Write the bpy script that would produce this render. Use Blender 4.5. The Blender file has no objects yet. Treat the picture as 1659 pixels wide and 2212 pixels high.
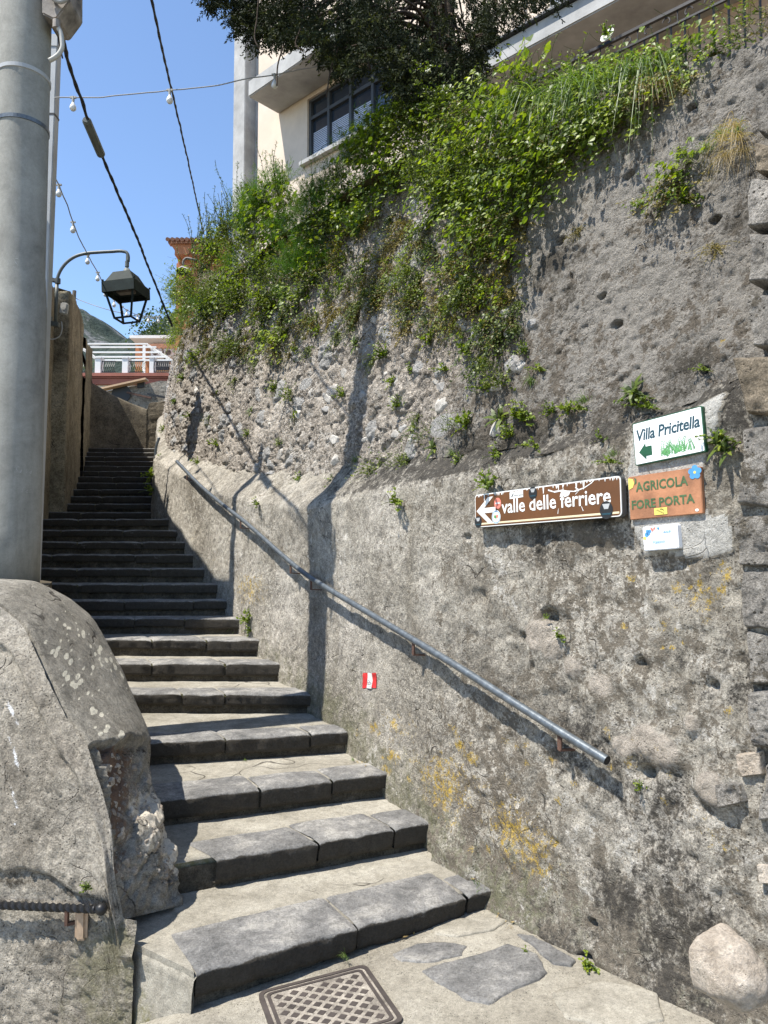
import bpy, bmesh, math, random
import numpy as np
from mathutils import Vector, Matrix
R = math.radians
sc = bpy.context.scene
col = sc.collection
rng = random.Random(7)

# ------------------------------------------------------------------ camera, sky, sun, exposure
F, CX, CY = 1591.0, 829.5, 1106.0            # pixel units of a 1659 x 2212 picture
PITCH, EYE = R(3.3), 1.68
cam = bpy.data.cameras.new('camera'); camo = bpy.data.objects.new('camera', cam); col.objects.link(camo)
cam.sensor_fit = 'VERTICAL'; cam.sensor_height = 36.0; cam.lens = F / 2212 * 36.0
cam.clip_start = 0.05; cam.clip_end = 6000
camo.location = (0, 0, EYE); camo.rotation_euler = (R(90) + PITCH, 0, 0)
sc.camera = camo
EL = R(62); SH = (-0.91, -0.415)
SUN = Vector((SH[0] * math.cos(EL), SH[1] * math.cos(EL), math.sin(EL))).normalized()
world = bpy.data.worlds.new('World'); sc.world = world; world.use_nodes = True
wn = world.node_tree.nodes; wl = world.node_tree.links
bg = wn['Background']; sky = wn.new('ShaderNodeTexSky'); sky.sky_type = 'NISHITA'; sky.sun_disc = False
sky.sun_elevation = EL; sky.sun_rotation = math.atan2(SH[0], SH[1]); sky.altitude = 600
sky.air_density = 1.0; sky.dust_density = 0.15; sky.ozone_density = 3.0
wl.new(sky.outputs[0], bg.inputs[0]); bg.inputs[1].default_value = 0.135
sl = bpy.data.lights.new('sun', 'SUN'); sl.energy = 4.6; sl.angle = R(0.53); sl.color = (1.0, 0.95, 0.87)
so = bpy.data.objects.new('sun', sl); col.objects.link(so); so.rotation_euler = SUN.to_track_quat('Z', 'Y').to_euler()
so.location = (-5, -2, 12)
sc.view_settings.view_transform = 'Standard'; sc.view_settings.look = 'None'; sc.view_settings.gamma = 1
sc.view_settings.exposure = 0.95; sc.view_settings.use_curve_mapping = False

# ------------------------------------------------------------------ pixel -> place
cp, sp_ = math.cos(PITCH), math.sin(PITCH)
def ray(u, v):
    a = (u - CX) / F; b = -(v - CY) / F
    return np.array([a, cp - b * sp_, sp_ + b * cp])
def at_z(u, v, z):
    d = ray(u, v); return d * ((z - EYE) / d[2]) + np.array([0, 0, EYE])
def at_y(u, v, y):
    d = ray(u, v); return d * (y / d[1]) + np.array([0, 0, EYE])
def at_plane(u, v, p0, n):
    p0 = np.array(p0, float); n = np.array(n, float); d = ray(u, v)
    t = np.dot(p0 - [0, 0, EYE], n) / np.dot(d, n); return d * t + np.array([0, 0, EYE])

# ------------------------------------------------------------------ noise
def _h(ix, iy, iz, seed=0):
    n = (ix.astype(np.int64) * 374761393 + iy.astype(np.int64) * 668265263 + iz.astype(np.int64) * 2147483647 + seed * 974711) & 0xFFFFFFFF
    n = ((n ^ (n >> 13)) * 1274126177) & 0xFFFFFFFF
    n = ((n ^ (n >> 15)) * 2246822519) & 0xFFFFFFFF
    return ((n ^ (n >> 16)) & 0xFFFFFF) / float(0xFFFFFF)
def vnoise(p, seed=0):
    i = np.floor(p); f = p - i; f = f * f * (3 - 2 * f); x, y, z = i[:, 0], i[:, 1], i[:, 2]
    r = 0
    for dx in (0, 1):
        for dy in (0, 1):
            for dz in (0, 1):
                w = (f[:, 0] if dx else 1 - f[:, 0]) * (f[:, 1] if dy else 1 - f[:, 1]) * (f[:, 2] if dz else 1 - f[:, 2])
                r = r + w * _h(x + dx, y + dy, z + dz, seed)
    return r * 2 - 1
def fbm(p, scale, octv=4, seed=0, gain=0.5):
    p = np.asarray(p, float) * scale; a, r, t = 1.0, 0, 0
    for k in range(octv):
        r = r + a * vnoise(p * (2.03 ** k) + 17.3 * k, seed + k); t += a; a *= gain
    return r / t
def cells(x, y, size, seed=0, aspect=1.0):
    """F1, F2 and a random value of the nearest cell for 2-D points."""
    px, py = x / (size * aspect), y / size
    ix, iy = np.floor(px), np.floor(py)
    f1 = np.full(x.shape, 9.0); f2 = np.full(x.shape, 9.0); cid = np.zeros(x.shape); z0 = np.zeros(x.shape)
    for dx in (-1, 0, 1):
        for dy in (-1, 0, 1):
            cx, cy = ix + dx, iy + dy
            qx = cx + _h(cx, cy, z0, seed); qy = cy + _h(cx, cy, z0 + 1, seed)
            d = np.hypot(px - qx, py - qy); c = _h(cx, cy, z0 + 2, seed)
            near = d < f1
            f2 = np.where(near, f1, np.minimum(f2, d)); cid = np.where(near, c, cid); f1 = np.where(near, d, f1)
    return f1, f2, cid
def inpoly(x, y, poly):
    r = np.zeros(np.shape(x), bool); n = len(poly)
    for i in range(n):
        x1, y1 = poly[i]; x2, y2 = poly[(i + 1) % n]
        if y1 == y2: continue
        c = ((y1 > y) != (y2 > y)) & (x < (x2 - x1) * (y - y1) / (y2 - y1) + x1)
        r ^= c
    return r

# ------------------------------------------------------------------ objects
def link(name, me, mat=None, parent=None):
    o = bpy.data.objects.new(name, me); col.objects.link(o)
    if mat is not None and me is not None: me.materials.append(mat)
    if parent is not None: o.parent = parent
    return o
def tag(o, label=None, cat=None, group=None, kind=None):
    if label: o['label'] = label
    if cat: o['category'] = cat
    if group: o['group'] = group
    if kind: o['kind'] = kind
    return o
def thing(name, label, cat, loc=(0, 0, 0), group=None):
    o = bpy.data.objects.new(name, None); col.objects.link(o); o.location = loc; o.empty_display_size = 0.1
    return tag(o, label, cat, group)
def mesh_np(name, V, Fq, attrs=None, smooth=True):
    """V (n,3); Fq (m,4) or (m,3) index array."""
    V = np.asarray(V, np.float32); Fq = np.asarray(Fq, np.int32); k = Fq.shape[1]
    me = bpy.data.meshes.new(name)
    me.vertices.add(len(V)); me.vertices.foreach_set('co', V.ravel())
    me.loops.add(Fq.size); me.loops.foreach_set('vertex_index', Fq.ravel())
    me.polygons.add(len(Fq)); me.polygons.foreach_set('loop_start', np.arange(0, Fq.size, k, dtype=np.int32))
    try: me.polygons.foreach_set('loop_total', np.full(len(Fq), k, np.int32))
    except Exception: pass
    me.polygons.foreach_set('use_smooth', np.full(len(Fq), smooth))
    for n, a in (attrs or {}).items():
        at = me.attributes.new(n, 'FLOAT', 'POINT'); at.data.foreach_set('value', np.asarray(a, np.float32).ravel())
    me.update(calc_edges=True); me.validate(); return me
def grid_faces(nr, nc, flip=False):
    i = np.arange(nr * nc).reshape(nr, nc)
    f = np.stack([i[:-1, :-1], i[:-1, 1:], i[1:, 1:], i[1:, :-1]], -1).reshape(-1, 4)
    return f[:, ::-1] if flip else f
class MB:
    """collects shapes into one mesh"""
    def __init__(s): s.v = []; s.f = []; s.n = 0
    def add(s, verts, faces):
        s.v += [tuple(p) for p in verts]; s.f += [tuple(i + s.n for i in f) for f in faces]; s.n = len(s.v); return s
    def box(s, c, size, rot=None):
        x, y, z = size[0] / 2, size[1] / 2, size[2] / 2
        vs = [Vector((a, b, d)) for d in (-z, z) for b in (-y, y) for a in (-x, x)]
        if rot is not None: vs = [rot @ q for q in vs]
        vs = [q + Vector(c) for q in vs]
        return s.add(vs, [(0, 2, 3, 1), (4, 5, 7, 6), (0, 1, 5, 4), (2, 6, 7, 3), (0, 4, 6, 2), (1, 3, 7, 5)])
    def bar(s, a, b, w, h=None, up=(0, 0, 1)):
        a, b = Vector(a), Vector(b); h = h or w; d = (b - a); L = d.length; d.normalize(); up = Vector(up)
        if abs(d.dot(up)) > 0.98: up = Vector((0, 1, 0))
        x = d.cross(up).normalized(); y = x.cross(d)
        m = Matrix((x, d, y)).transposed()
        return s.box((a + b) / 2, (w, L, h), m)
    def tube(s, pts, r, seg=8, cap=True):
        pts = [Vector(p) for p in pts]; n = len(pts); rs = r if isinstance(r, (list, tuple)) else [r] * n
        vs = []; prev = None
        for i, p in enumerate(pts):
            t = (pts[min(i + 1, n - 1)] - pts[max(i - 1, 0)]).normalized()
            if prev is None:
                prev = t.orthogonal().normalized()
            x = (prev - t * prev.dot(t)).normalized(); prev = x; y = t.cross(x)
            for k in range(seg):
                a = 2 * math.pi * k / seg; vs.append(p + (x * math.cos(a) + y * math.sin(a)) * rs[i])
        fs = [(i * seg + k, i * seg + (k + 1) % seg, (i + 1) * seg + (k + 1) % seg, (i + 1) * seg + k) for i in range(n - 1) for k in range(seg)]
        if cap: fs += [tuple(range(seg))[::-1], tuple(range((n - 1) * seg, n * seg))]
        return s.add(vs, fs)
    def lathe(s, prof, seg=24, c=(0, 0, 0), axis=None):
        m = Matrix.Identity(3) if axis is None else Vector((0, 0, 1)).rotation_difference(Vector(axis)).to_matrix()
        vs = [m @ Vector((r * math.cos(2 * math.pi * k / seg), r * math.sin(2 * math.pi * k / seg), z)) + Vector(c) for r, z in prof for k in range(seg)]
        n = len(prof)
        fs = [(i * seg + k, i * seg + (k + 1) % seg, (i + 1) * seg + (k + 1) % seg, (i + 1) * seg + k) for i in range(n - 1) for k in range(seg)]
        fs += [tuple(range(seg))[::-1], tuple(range((n - 1) * seg, n * seg))]
        return s.add(vs, fs)
    def prism(s, poly, d0, d1, fr):
        """2-D polygon extruded between offsets d0 and d1; fr(x, y, d) gives the place"""
        n = len(poly); vs = [fr(x, y, d) for d in (d0, d1) for x, y in poly]
        fs = [tuple(range(n))[::-1], tuple(range(n, 2 * n))] + [(i, (i + 1) % n, n + (i + 1) % n, n + i) for i in range(n)]
        return s.add(vs, fs)
    def build(s, name, mat, parent=None, smooth=False, bevel=0.0):
        me = bpy.data.meshes.new(name); me.from_pydata([tuple(v) for v in s.v], [], s.f); me.validate()
        bm = bmesh.new(); bm.from_mesh(me); bmesh.ops.recalc_face_normals(bm, faces=bm.faces)
        if bevel: bmesh.ops.bevel(bm, geom=[e for e in bm.edges if len(e.link_faces) == 2 and e.calc_face_angle(0) > 0.5], offset=bevel, segments=2, affect='EDGES', clamp_overlap=True)
        bm.to_mesh(me); bm.free()
        if smooth: me.polygons.foreach_set('use_smooth', [True] * len(me.polygons))
        return link(name, me, mat, parent)
def copy_tree(o, parent=None):
    c = o.copy(); col.objects.link(c); c.parent = parent
    for ch in list(o.children): copy_tree(ch, c)
    return c

# ------------------------------------------------------------------ materials
def hexc(h):
    return tuple((((int(h[i:i + 2], 16) / 255 + 0.055) / 1.055) ** 2.4 if int(h[i:i + 2], 16) > 10 else int(h[i:i + 2], 16) / 255 / 12.92) for i in (0, 2, 4)) + (1,)
class NT:
    def __init__(s, name):
        s.m = bpy.data.materials.new(name); s.m.use_nodes = True; s.t = s.m.node_tree; s.b = s.t.nodes['Principled BSDF']
        s.out = s.t.nodes['Material Output']; s.co = s.t.nodes.new('ShaderNodeTexCoord').outputs['Object']
    def n(s, typ, **kw):
        x = s.t.nodes.new(typ)
        for k, v in kw.items(): setattr(x, k, v)
        return x
    def put(s, sock, v):
        if hasattr(v, 'is_output') or isinstance(v, bpy.types.NodeSocket): s.t.links.new(v, sock)
        else: sock.default_value = v
    def noise(s, scale, detail=6, rough=0.6, dist=0.0, co=None, stretch=None):
        x = s.n('ShaderNodeTexNoise'); c = co or s.co
        if stretch:
            mp = s.n('ShaderNodeMapping'); mp.inputs['Scale'].default_value = stretch; s.t.links.new(c, mp.inputs[0]); c = mp.outputs[0]
        s.t.links.new(c, x.inputs['Vector'])
        x.inputs['Scale'].default_value = scale; x.inputs['Detail'].default_value = detail; x.inputs['Roughness'].default_value = rough; x.inputs['Distortion'].default_value = dist
        return x.outputs['Fac']
    def vor(s, scale, feature='F1', rand=1.0, warp=0.0):
        x = s.n('ShaderNodeTexVoronoi', feature=feature); c = s.co
        if warp:
            nz = s.n('ShaderNodeTexNoise'); nz.inputs['Scale'].default_value = scale * 1.5; s.t.links.new(c, nz.inputs['Vector'])
            mx = s.n('ShaderNodeMix', data_type='RGBA', blend_type='LINEAR_LIGHT'); mx.inputs[0].default_value = warp
            s.t.links.new(c, mx.inputs[6]); s.t.links.new(nz.outputs['Color'], mx.inputs[7]); c = mx.outputs[2]
        s.t.links.new(c, x.inputs['Vector']); x.inputs['Scale'].default_value = scale; x.inputs['Randomness'].default_value = rand
        return x.outputs['Distance']
    def ramp(s, fac, stops):
        x = s.n('ShaderNodeValToRGB'); s.t.links.new(fac, x.inputs[0]); e = x.color_ramp.elements
        while len(e) < len(stops): e.new(0.5)
        for k, (p, c) in enumerate(stops):
            e[k].position = p; e[k].color = c if len(c) == 4 else tuple(c) + (1,)
        return x.outputs[0]
    def step(s, fac, a, b):
        x = s.n('ShaderNodeMapRange', interpolation_type='SMOOTHSTEP'); s.t.links.new(fac, x.inputs[0]); x.inputs[1].default_value = a; x.inputs[2].default_value = b
        return x.outputs[0]
    def mix(s, fac, a, b, mode='MIX'):
        x = s.n('ShaderNodeMix', data_type='RGBA', blend_type=mode); s.put(x.inputs[0], fac); s.put(x.inputs[6], a); s.put(x.inputs[7], b); return x.outputs[2]
    def math(s, op, a, b=0.0):
        x = s.n('ShaderNodeMath', operation=op); s.put(x.inputs[0], a); s.put(x.inputs[1], b); return x.outputs[0]
    def attr(s, name):
        x = s.n('ShaderNodeAttribute'); x.attribute_name = name; return x.outputs['Fac']
    def bump(s, h, strength=0.5, dist=0.01, prev=None):
        x = s.n('ShaderNodeBump'); s.t.links.new(h, x.inputs['Height']); x.inputs['Strength'].default_value = strength; x.inputs['Distance'].default_value = dist
        if prev is not None: s.t.links.new(prev, x.inputs['Normal'])
        return x.outputs[0]
    def fin(s, colr, rough=0.9, bump=None, metal=0.0, spec=None):
        s.put(s.b.inputs['Base Color'], colr); s.put(s.b.inputs['Roughness'], rough); s.b.inputs['Metallic'].default_value = metal
        if bump is not None: s.t.links.new(bump, s.b.inputs['Normal'])
        if spec is not None: s.b.inputs['Specular IOR Level'].default_value = spec
        return s.m
def c4(r, g=None, b=None): return (r, r if g is None else g, r if b is None else b, 1)

def masonry(name, dark, mid, light, big=1.6, spec=28, pit=70, pitlvl=0.2, bump=0.6, attrs=(), crack=0.0, bdist=0.03, streak=0.0, grit=1.0, lumpy=1.2, gravel=0.0, gstr=1.0):
    t = NT(name)
    a = t.noise(big, 10, 0.72, 0.35); b = t.noise(spec, 9, 0.78); c = t.noise(spec * 4.2, 6, 0.75); e0 = t.noise(spec * 0.33, 8, 0.75)
    base = t.ramp(a, [(0.32, dark), (0.5, mid), (0.68, light)])
    g = grit
    sp = t.ramp(b, [(0.30, c4(1 - .72 * g)), (0.44, c4(1 - .14 * g)), (0.58, c4(1 + .14 * g)), (0.74, c4(1 + .55 * g))])
    base = t.mix(0.9, base, sp, 'MULTIPLY')
    base = t.mix(0.8, base, t.ramp(c, [(0.34, c4(1 - .62 * g)), (0.5, c4(1.0)), (0.68, c4(1 + .5 * g))]), 'MULTIPLY')
    base = t.mix(0.7, base, t.ramp(e0, [(0.33, c4(1 - .5 * g)), (0.5, c4(1.0)), (0.7, c4(1 + .25 * g))]), 'MULTIPLY')
    if streak:
        stk = t.noise(5, 6, 0.6, 0.0, stretch=(1, 1, 0.12)); base = t.mix(t.math('MULTIPLY', t.step(stk, 0.52, 0.75), streak), base, t.mix(1, base, c4(0.40, 0.37, 0.31), 'MULTIPLY'))
    v = t.vor(pit); pm = t.step(v, pitlvl * 1.3, pitlvl * 0.6); pn = t.step(t.noise(pit * 0.2, 4), 0.44, 0.6); pm = t.math('MULTIPLY', pm, pn)
    base = t.mix(t.math('MULTIPLY', pm, 0.85), base, c4(0.025, 0.021, 0.017))  # pits coloured near black, their small shadows painted in
    hgt = t.math('ADD', t.math('MULTIPLY', b, 1.0), t.math('MULTIPLY', c, 0.4)); hgt = t.math('SUBTRACT', hgt, t.math('MULTIPLY', pm, 0.5)); hgt = t.math('ADD', hgt, t.math('MULTIPLY', e0, lumpy))
    if gravel:
        gm = t.math('MULTIPLY', t.step(t.noise(2.3, 6, 0.7), 0.36, 0.62), gstr)
        for gs, ga in ((gravel, 1.0), (gravel * 2.3, 0.55)):
            x = t.n('ShaderNodeTexVoronoi', feature='F1'); nz = t.n('ShaderNodeTexNoise'); nz.inputs['Scale'].default_value = gs * 0.8; nz.inputs['Detail'].default_value = 4
            mx = t.n('ShaderNodeMix', data_type='RGBA', blend_type='LINEAR_LIGHT'); mx.inputs[0].default_value = 0.5 / gs; t.t.links.new(t.co, nz.inputs['Vector']); t.t.links.new(t.co, mx.inputs[6]); t.t.links.new(nz.outputs['Color'], mx.inputs[7])
            t.t.links.new(mx.outputs[2], x.inputs['Vector']); x.inputs['Scale'].default_value = gs
            sep = t.n('ShaderNodeSeparateColor'); t.t.links.new(x.outputs['Color'], sep.inputs[0]); rv = sep.outputs[0]
            base = t.mix(t.math('MULTIPLY', gm, 0.8 * ga), base, t.ramp(rv, [(0.0, c4(0.50)), (0.35, c4(0.95)), (0.75, c4(1.1)), (1.0, c4(1.55))]), 'MULTIPLY')
            crev = t.step(x.outputs['Distance'], 0.42, 0.72); base = t.mix(t.math('MULTIPLY', t.math('MULTIPLY', crev, gm), 0.42 * ga), base, c4(0.05, 0.043, 0.036))  # shade in the gravel crevices painted as a dark tone
            hgt = t.math('ADD', hgt, t.math('MULTIPLY', t.math('MULTIPLY', t.math('SUBTRACT', rv, t.math('MULTIPLY', x.outputs['Distance'], 1.2)), 0.5 * ga), gm))
    if crack:
        e = t.vor(crack, 'DISTANCE_TO_EDGE', warp=0.55); cm = t.math('MULTIPLY', t.step(e, 0.012, 0.002), t.step(t.noise(crack * 1.1, 5), 0.53, 0.6))
        base = t.mix(t.math('MULTIPLY', cm, 0.8), base, c4(0.025, 0.02, 0.016)); hgt = t.math('SUBTRACT', hgt, t.math('MULTIPLY', cm, 0.7))
    for (nm, colr, lo, hi, fs) in attrs:
        am = t.attr(nm)
        if fs:
            nz = t.math('ADD', t.math('MULTIPLY', t.math('SUBTRACT', t.noise(fs, 8, 0.78), 0.5), 1.7), t.math('MULTIPLY', t.math('SUBTRACT', t.noise(fs * 5, 5, 0.75), 0.5), 0.9))
            fac = t.math('MULTIPLY', t.step(t.math('ADD', am, nz), lo, hi), t.step(am, 0.06, 0.3))
        else: fac = t.step(am, lo, hi)
        base = t.mix(fac, base, t.mix(0.75, colr, t.mix(0.6, sp, t.ramp(c, [(0.34, c4(0.45)), (0.66, c4(1.4))]), 'MULTIPLY'), 'MULTIPLY'))
    return t.fin(base, 0.93, t.bump(hgt, bump, bdist), spec=0.2)
LICH = ('lichen', c4(0.50, 0.345, 0.07), 0.62, 0.85, 30)
M = {}
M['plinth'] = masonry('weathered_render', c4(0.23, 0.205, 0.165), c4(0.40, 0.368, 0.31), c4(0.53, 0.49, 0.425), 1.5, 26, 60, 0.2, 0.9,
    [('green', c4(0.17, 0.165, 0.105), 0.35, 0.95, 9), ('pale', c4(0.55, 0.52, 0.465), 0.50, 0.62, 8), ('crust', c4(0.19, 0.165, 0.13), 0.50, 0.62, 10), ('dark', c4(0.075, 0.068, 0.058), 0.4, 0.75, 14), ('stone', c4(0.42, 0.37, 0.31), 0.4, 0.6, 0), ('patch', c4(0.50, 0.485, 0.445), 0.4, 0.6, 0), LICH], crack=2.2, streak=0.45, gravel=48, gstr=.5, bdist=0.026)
M['rubble'] = masonry('rubble_masonry', c4(0.25, 0.215, 0.175), c4(0.45, 0.40, 0.34), c4(0.57, 0.515, 0.445), 2.2, 24, 52, 0.24, 1.0,
    [('grey', c4(0.315, 0.292, 0.258), 0.35, 0.65, 0), ('pale', c4(0.58, 0.54, 0.48), 0.50, 0.62, 9), ('crust', c4(0.17, 0.145, 0.115), 0.50, 0.62, 9), ('dark', c4(0.085, 0.075, 0.06), 0.4, 0.75, 12), ('stone', c4(0.42, 0.41, 0.39), 0.45, 0.6, 0), ('patch', c4(0.30, 0.29, 0.27), 0.4, 0.6, 0), LICH], bdist=0.036, gravel=36, gstr=.95, lumpy=.35)
M['quoin'] = masonry('grey_quoin_stone', c4(0.20, 0.185, 0.16), c4(0.335, 0.312, 0.278), c4(0.47, 0.44, 0.395), 3.5, 26, 50, 0.22, 1.0, [('crust', c4(0.16, 0.14, 0.11), 0.5, 0.62, 8), LICH], bdist=0.035)
M['quoin_brown'] = masonry('brown_quoin_stone', c4(0.12, 0.10, 0.075), c4(0.20, 0.165, 0.12), c4(0.29, 0.24, 0.18), 2.5, 34, 60, 0.2, 0.6, [LICH])
M['boulder'] = masonry('pale_boulder', c4(0.33, 0.27, 0.205), c4(0.50, 0.43, 0.35), c4(0.60, 0.54, 0.46), 4, 26, 70, 0.15, 0.8, grit=.6)
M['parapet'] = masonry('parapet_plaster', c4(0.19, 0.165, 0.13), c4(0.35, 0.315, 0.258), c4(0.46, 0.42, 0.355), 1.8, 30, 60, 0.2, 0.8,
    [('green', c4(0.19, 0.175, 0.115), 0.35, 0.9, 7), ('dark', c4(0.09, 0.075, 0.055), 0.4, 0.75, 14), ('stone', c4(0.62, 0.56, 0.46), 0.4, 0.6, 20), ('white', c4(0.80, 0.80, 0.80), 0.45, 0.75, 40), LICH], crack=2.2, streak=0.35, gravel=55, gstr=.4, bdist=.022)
M['coping'] = masonry('parapet_coping', c4(0.17, 0.155, 0.125), c4(0.26, 0.24, 0.20), c4(0.33, 0.31, 0.265), 2.2, 40, 80, 0.16, 0.6,
    [('spots', c4(0.62, 0.58, 0.47), 0.52, 0.6, 0), ('brown', c4(0.17, 0.11, 0.075), 0.4, 0.75, 10), ('stone', c4(0.60, 0.54, 0.44), 0.45, 0.75, 10), ('dark', c4(0.06, 0.05, 0.04), 0.4, 0.7, 14), LICH], crack=1.6)
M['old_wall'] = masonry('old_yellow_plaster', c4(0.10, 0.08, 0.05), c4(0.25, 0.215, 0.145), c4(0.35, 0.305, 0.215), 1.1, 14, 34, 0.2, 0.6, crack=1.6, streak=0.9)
M['curve_wall'] = masonry('shade_toned_curved_wall', c4(0.07, 0.055, 0.04), c4(0.13, 0.11, 0.078), c4(0.19, 0.16, 0.115), 0.9, 12, 26, 0.2, 0.5, crack=1.1, streak=0.6)  # base colour lowered to stand in for the shade on this wall
M['concrete'] = masonry('pale_concrete', c4(0.20, 0.183, 0.145), c4(0.305, 0.282, 0.232), c4(0.40, 0.375, 0.315), 2.6, 45, 90, 0.15, 0.5, [('green', c4(0.16, 0.15, 0.07), 0.35, 0.9, 8)], grit=.6, bdist=.02, crack=1.3)
M['riser'] = masonry('dirt_and_shade_riser', c4(0.05, 0.043, 0.032), c4(0.09, 0.078, 0.058), c4(0.15, 0.13, 0.10), 4.0, 30, 60, 0.2, 0.6)  # dirt tone deepened so the risers read as shaded
M['slab'] = masonry('dark_lava_slab', c4(0.13, 0.128, 0.123), c4(0.215, 0.209, 0.198), c4(0.40, 0.382, 0.345), 5.5, 24, 60, 0.12, 0.8, [('front', c4(0.062, 0.055, 0.045), 0.35, 0.8, 6)], bdist=.02, grit=.7)  # 'front' darkens the slab faces: dirt plus shade painted into the colour
M['street'] = masonry('street_concrete', c4(0.22, 0.198, 0.158), c4(0.325, 0.298, 0.242), c4(0.42, 0.39, 0.325), 1.8, 60, 90, 0.2, 0.7, grit=.7, bdist=.015)
M['farstone'] = masonry('far_stone_wall', c4(0.17, 0.145, 0.115), c4(0.28, 0.25, 0.205), c4(0.36, 0.325, 0.27), 0.8, 5, 9, 0.2, 0.6, bdist=0.05)

def paint(name, c, rough=0.7, var=0.12, scale=3.0, metal=0.0, bump=0.1, bs=60, spec=None):
    t = NT(name); a = t.noise(scale, 6, 0.65); cl = t.mix(1.0, c, t.ramp(a, [(0.25, c4(1 - var * 1.6)), (0.6, c4(1.0)), (0.8, c4(1 + var))]), 'MULTIPLY')
    return t.fin(cl, rough, t.bump(t.noise(bs, 4, 0.6), bump, 0.006), metal, spec)
M['pole'] = masonry('grey_pole_paint', c4(0.20, 0.195, 0.175), c4(0.285, 0.28, 0.25), c4(0.345, 0.34, 0.305), 3.5, 60, 140, 0.1, 0.35, grit=.22, streak=.55, bdist=.004)
M['pale_post'] = paint('pale_grey_post', c4(0.40, 0.41, 0.41), 0.55, 0.12)
M['galv'] = paint('galvanised_pipe', c4(0.145, 0.165, 0.18), 0.42, 0.35, 30, 0.45, 0.15, 90)
M['rust'] = paint('rusty_iron', c4(0.115, 0.06, 0.04), 0.85, 0.4, 20, 0, 0.3, 100)
M['ironblack'] = paint('black_iron', c4(0.022, 0.022, 0.023), 0.45, 0.3, 20, 0.3)
M['lampgreen'] = paint('dark_green_lantern', c4(0.022, 0.032, 0.028), 0.7, 0.3, 12, spec=.2)
M['lampmetal'] = paint('grey_lamp_metal', c4(0.12, 0.135, 0.125), 0.5, 0.3, 9)
M['cable'] = paint('black_cable', c4(0.022, 0.021, 0.022), 0.7, 0.2)
M['wire'] = paint('grey_wire', c4(0.33, 0.33, 0.32), 0.7, 0.2)
M['bulb'] = paint('white_bulb', c4(0.75, 0.74, 0.70), 0.3, 0.05, 10, 0, 0.0)
M['whiteplastic'] = paint('off_white_plastic', c4(0.42, 0.41, 0.37), 0.6, 0.15, 12)
M['boxgrey'] = paint('stained_grey_box', c4(0.26, 0.225, 0.19), 0.6, 0.6, 9)
M['cream'] = paint('cream_stucco', c4(0.66, 0.555, 0.445), 0.9, 0.14, 0.9, 0, 0.2, 40)
M['pinkwall'] = paint('pink_stucco', c4(0.58, 0.43, 0.34), 0.9, 0.10, 0.9, 0, 0.2, 40)
M['greyconc'] = paint('grey_concrete_trim', c4(0.42, 0.415, 0.40), 0.9, 0.25, 2.0, 0, 0.3, 40)
M['whitewall'] = paint('white_wall', c4(0.78, 0.77, 0.74), 0.9, 0.06, 1.5)
M['orange'] = paint('orange_stucco', c4(0.48, 0.20, 0.09), 0.9, 0.15, 0.8)
M['peach'] = paint('peach_stucco', c4(0.62, 0.42, 0.26), 0.9, 0.12, 0.8)
M['redtrim'] = paint('red_cornice', c4(0.36, 0.13, 0.09), 0.85, 0.2, 1.5)
M['tile'] = paint('terracotta_tile', c4(0.40, 0.20, 0.12), 0.85, 0.35, 8)
M['frame'] = paint('dark_window_frame', c4(0.05, 0.055, 0.06), 0.5, 0.2)
M['blind'] = paint('white_blind', c4(0.45, 0.50, 0.6), 0.6, 0.1)
M['wood'] = paint('grey_old_wood', c4(0.17, 0.145, 0.115), 0.9, 0.4, 14, 0, 0.6, 60)
M['brownsign'] = paint('brown_sign', c4(0.135, 0.052, 0.012), 0.5, 0.18, 5, 0, 0.05, 40)
M['signwhite'] = paint('sign_white', c4(0.80, 0.80, 0.76), 0.45, 0.05, 6, 0, 0.03)
M['signback'] = paint('sign_back_grey', c4(0.07, 0.075, 0.075), 0.5, 0.2)
M['tileware'] = paint('terracotta_sign', c4(0.42, 0.19, 0.095), 0.75, 0.35, 9, 0, 0.25, 60)
M['inkgreen'] = paint('ink_green', c4(0.07, 0.14, 0.055), 0.6, 0.35, 40)
M['arrowgreen'] = paint('arrow_green', c4(0.012, 0.085, 0.035), 0.5, 0.3, 25)
M['inkblue'] = paint('ink_blue_black', c4(0.015, 0.055, 0.075), 0.5, 0.1)
M['skyblue'] = paint('glaze_blue', c4(0.09, 0.32, 0.62), 0.4, 0.2, 20)
M['yellow'] = paint('sticker_yellow', c4(0.75, 0.62, 0.13), 0.6, 0.1)
M['red'] = paint('marker_red', c4(0.60, 0.03, 0.03), 0.7, 0.2, 20)
M['coral'] = paint('sticker_coral', c4(0.75, 0.22, 0.16), 0.6, 0.1)
M['black'] = paint('ink_black', c4(0.015), 0.5, 0.1)
M['graytext'] = paint('faint_scratch', c4(0.42, 0.42, 0.40), 0.8, 0.1)
M['palegreen'] = paint('painted_fern', c4(0.12, 0.36, 0.12), 0.6, 0.4, 60)
M['castiron'] = paint('cast_iron', c4(0.085, 0.07, 0.062), 0.6, 0.35, 12, 0.3, 0.3, 90)
M['dustplate'] = masonry('dusty_iron_plate', c4(0.17, 0.15, 0.125), c4(0.28, 0.25, 0.21), c4(0.37, 0.335, 0.28), 8, 60, 120, 0.15, 0.4)
M['bark'] = masonry('cypress_bark', c4(0.05, 0.036, 0.026), c4(0.10, 0.075, 0.055), c4(0.16, 0.12, 0.09), 6, 30, 60, 0.2, 0.8)
M['soil'] = masonry('terrace_soil', c4(0.05, 0.04, 0.025), c4(0.10, 0.08, 0.05), c4(0.16, 0.13, 0.085), 1, 20, 40, 0.2, 0.6)
def glass_mat():
    t = NT('window_glass'); return t.fin(c4(0.02, 0.03, 0.045), 0.05, None, 0.0, 0.9)
M['glass'] = glass_mat()
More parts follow.
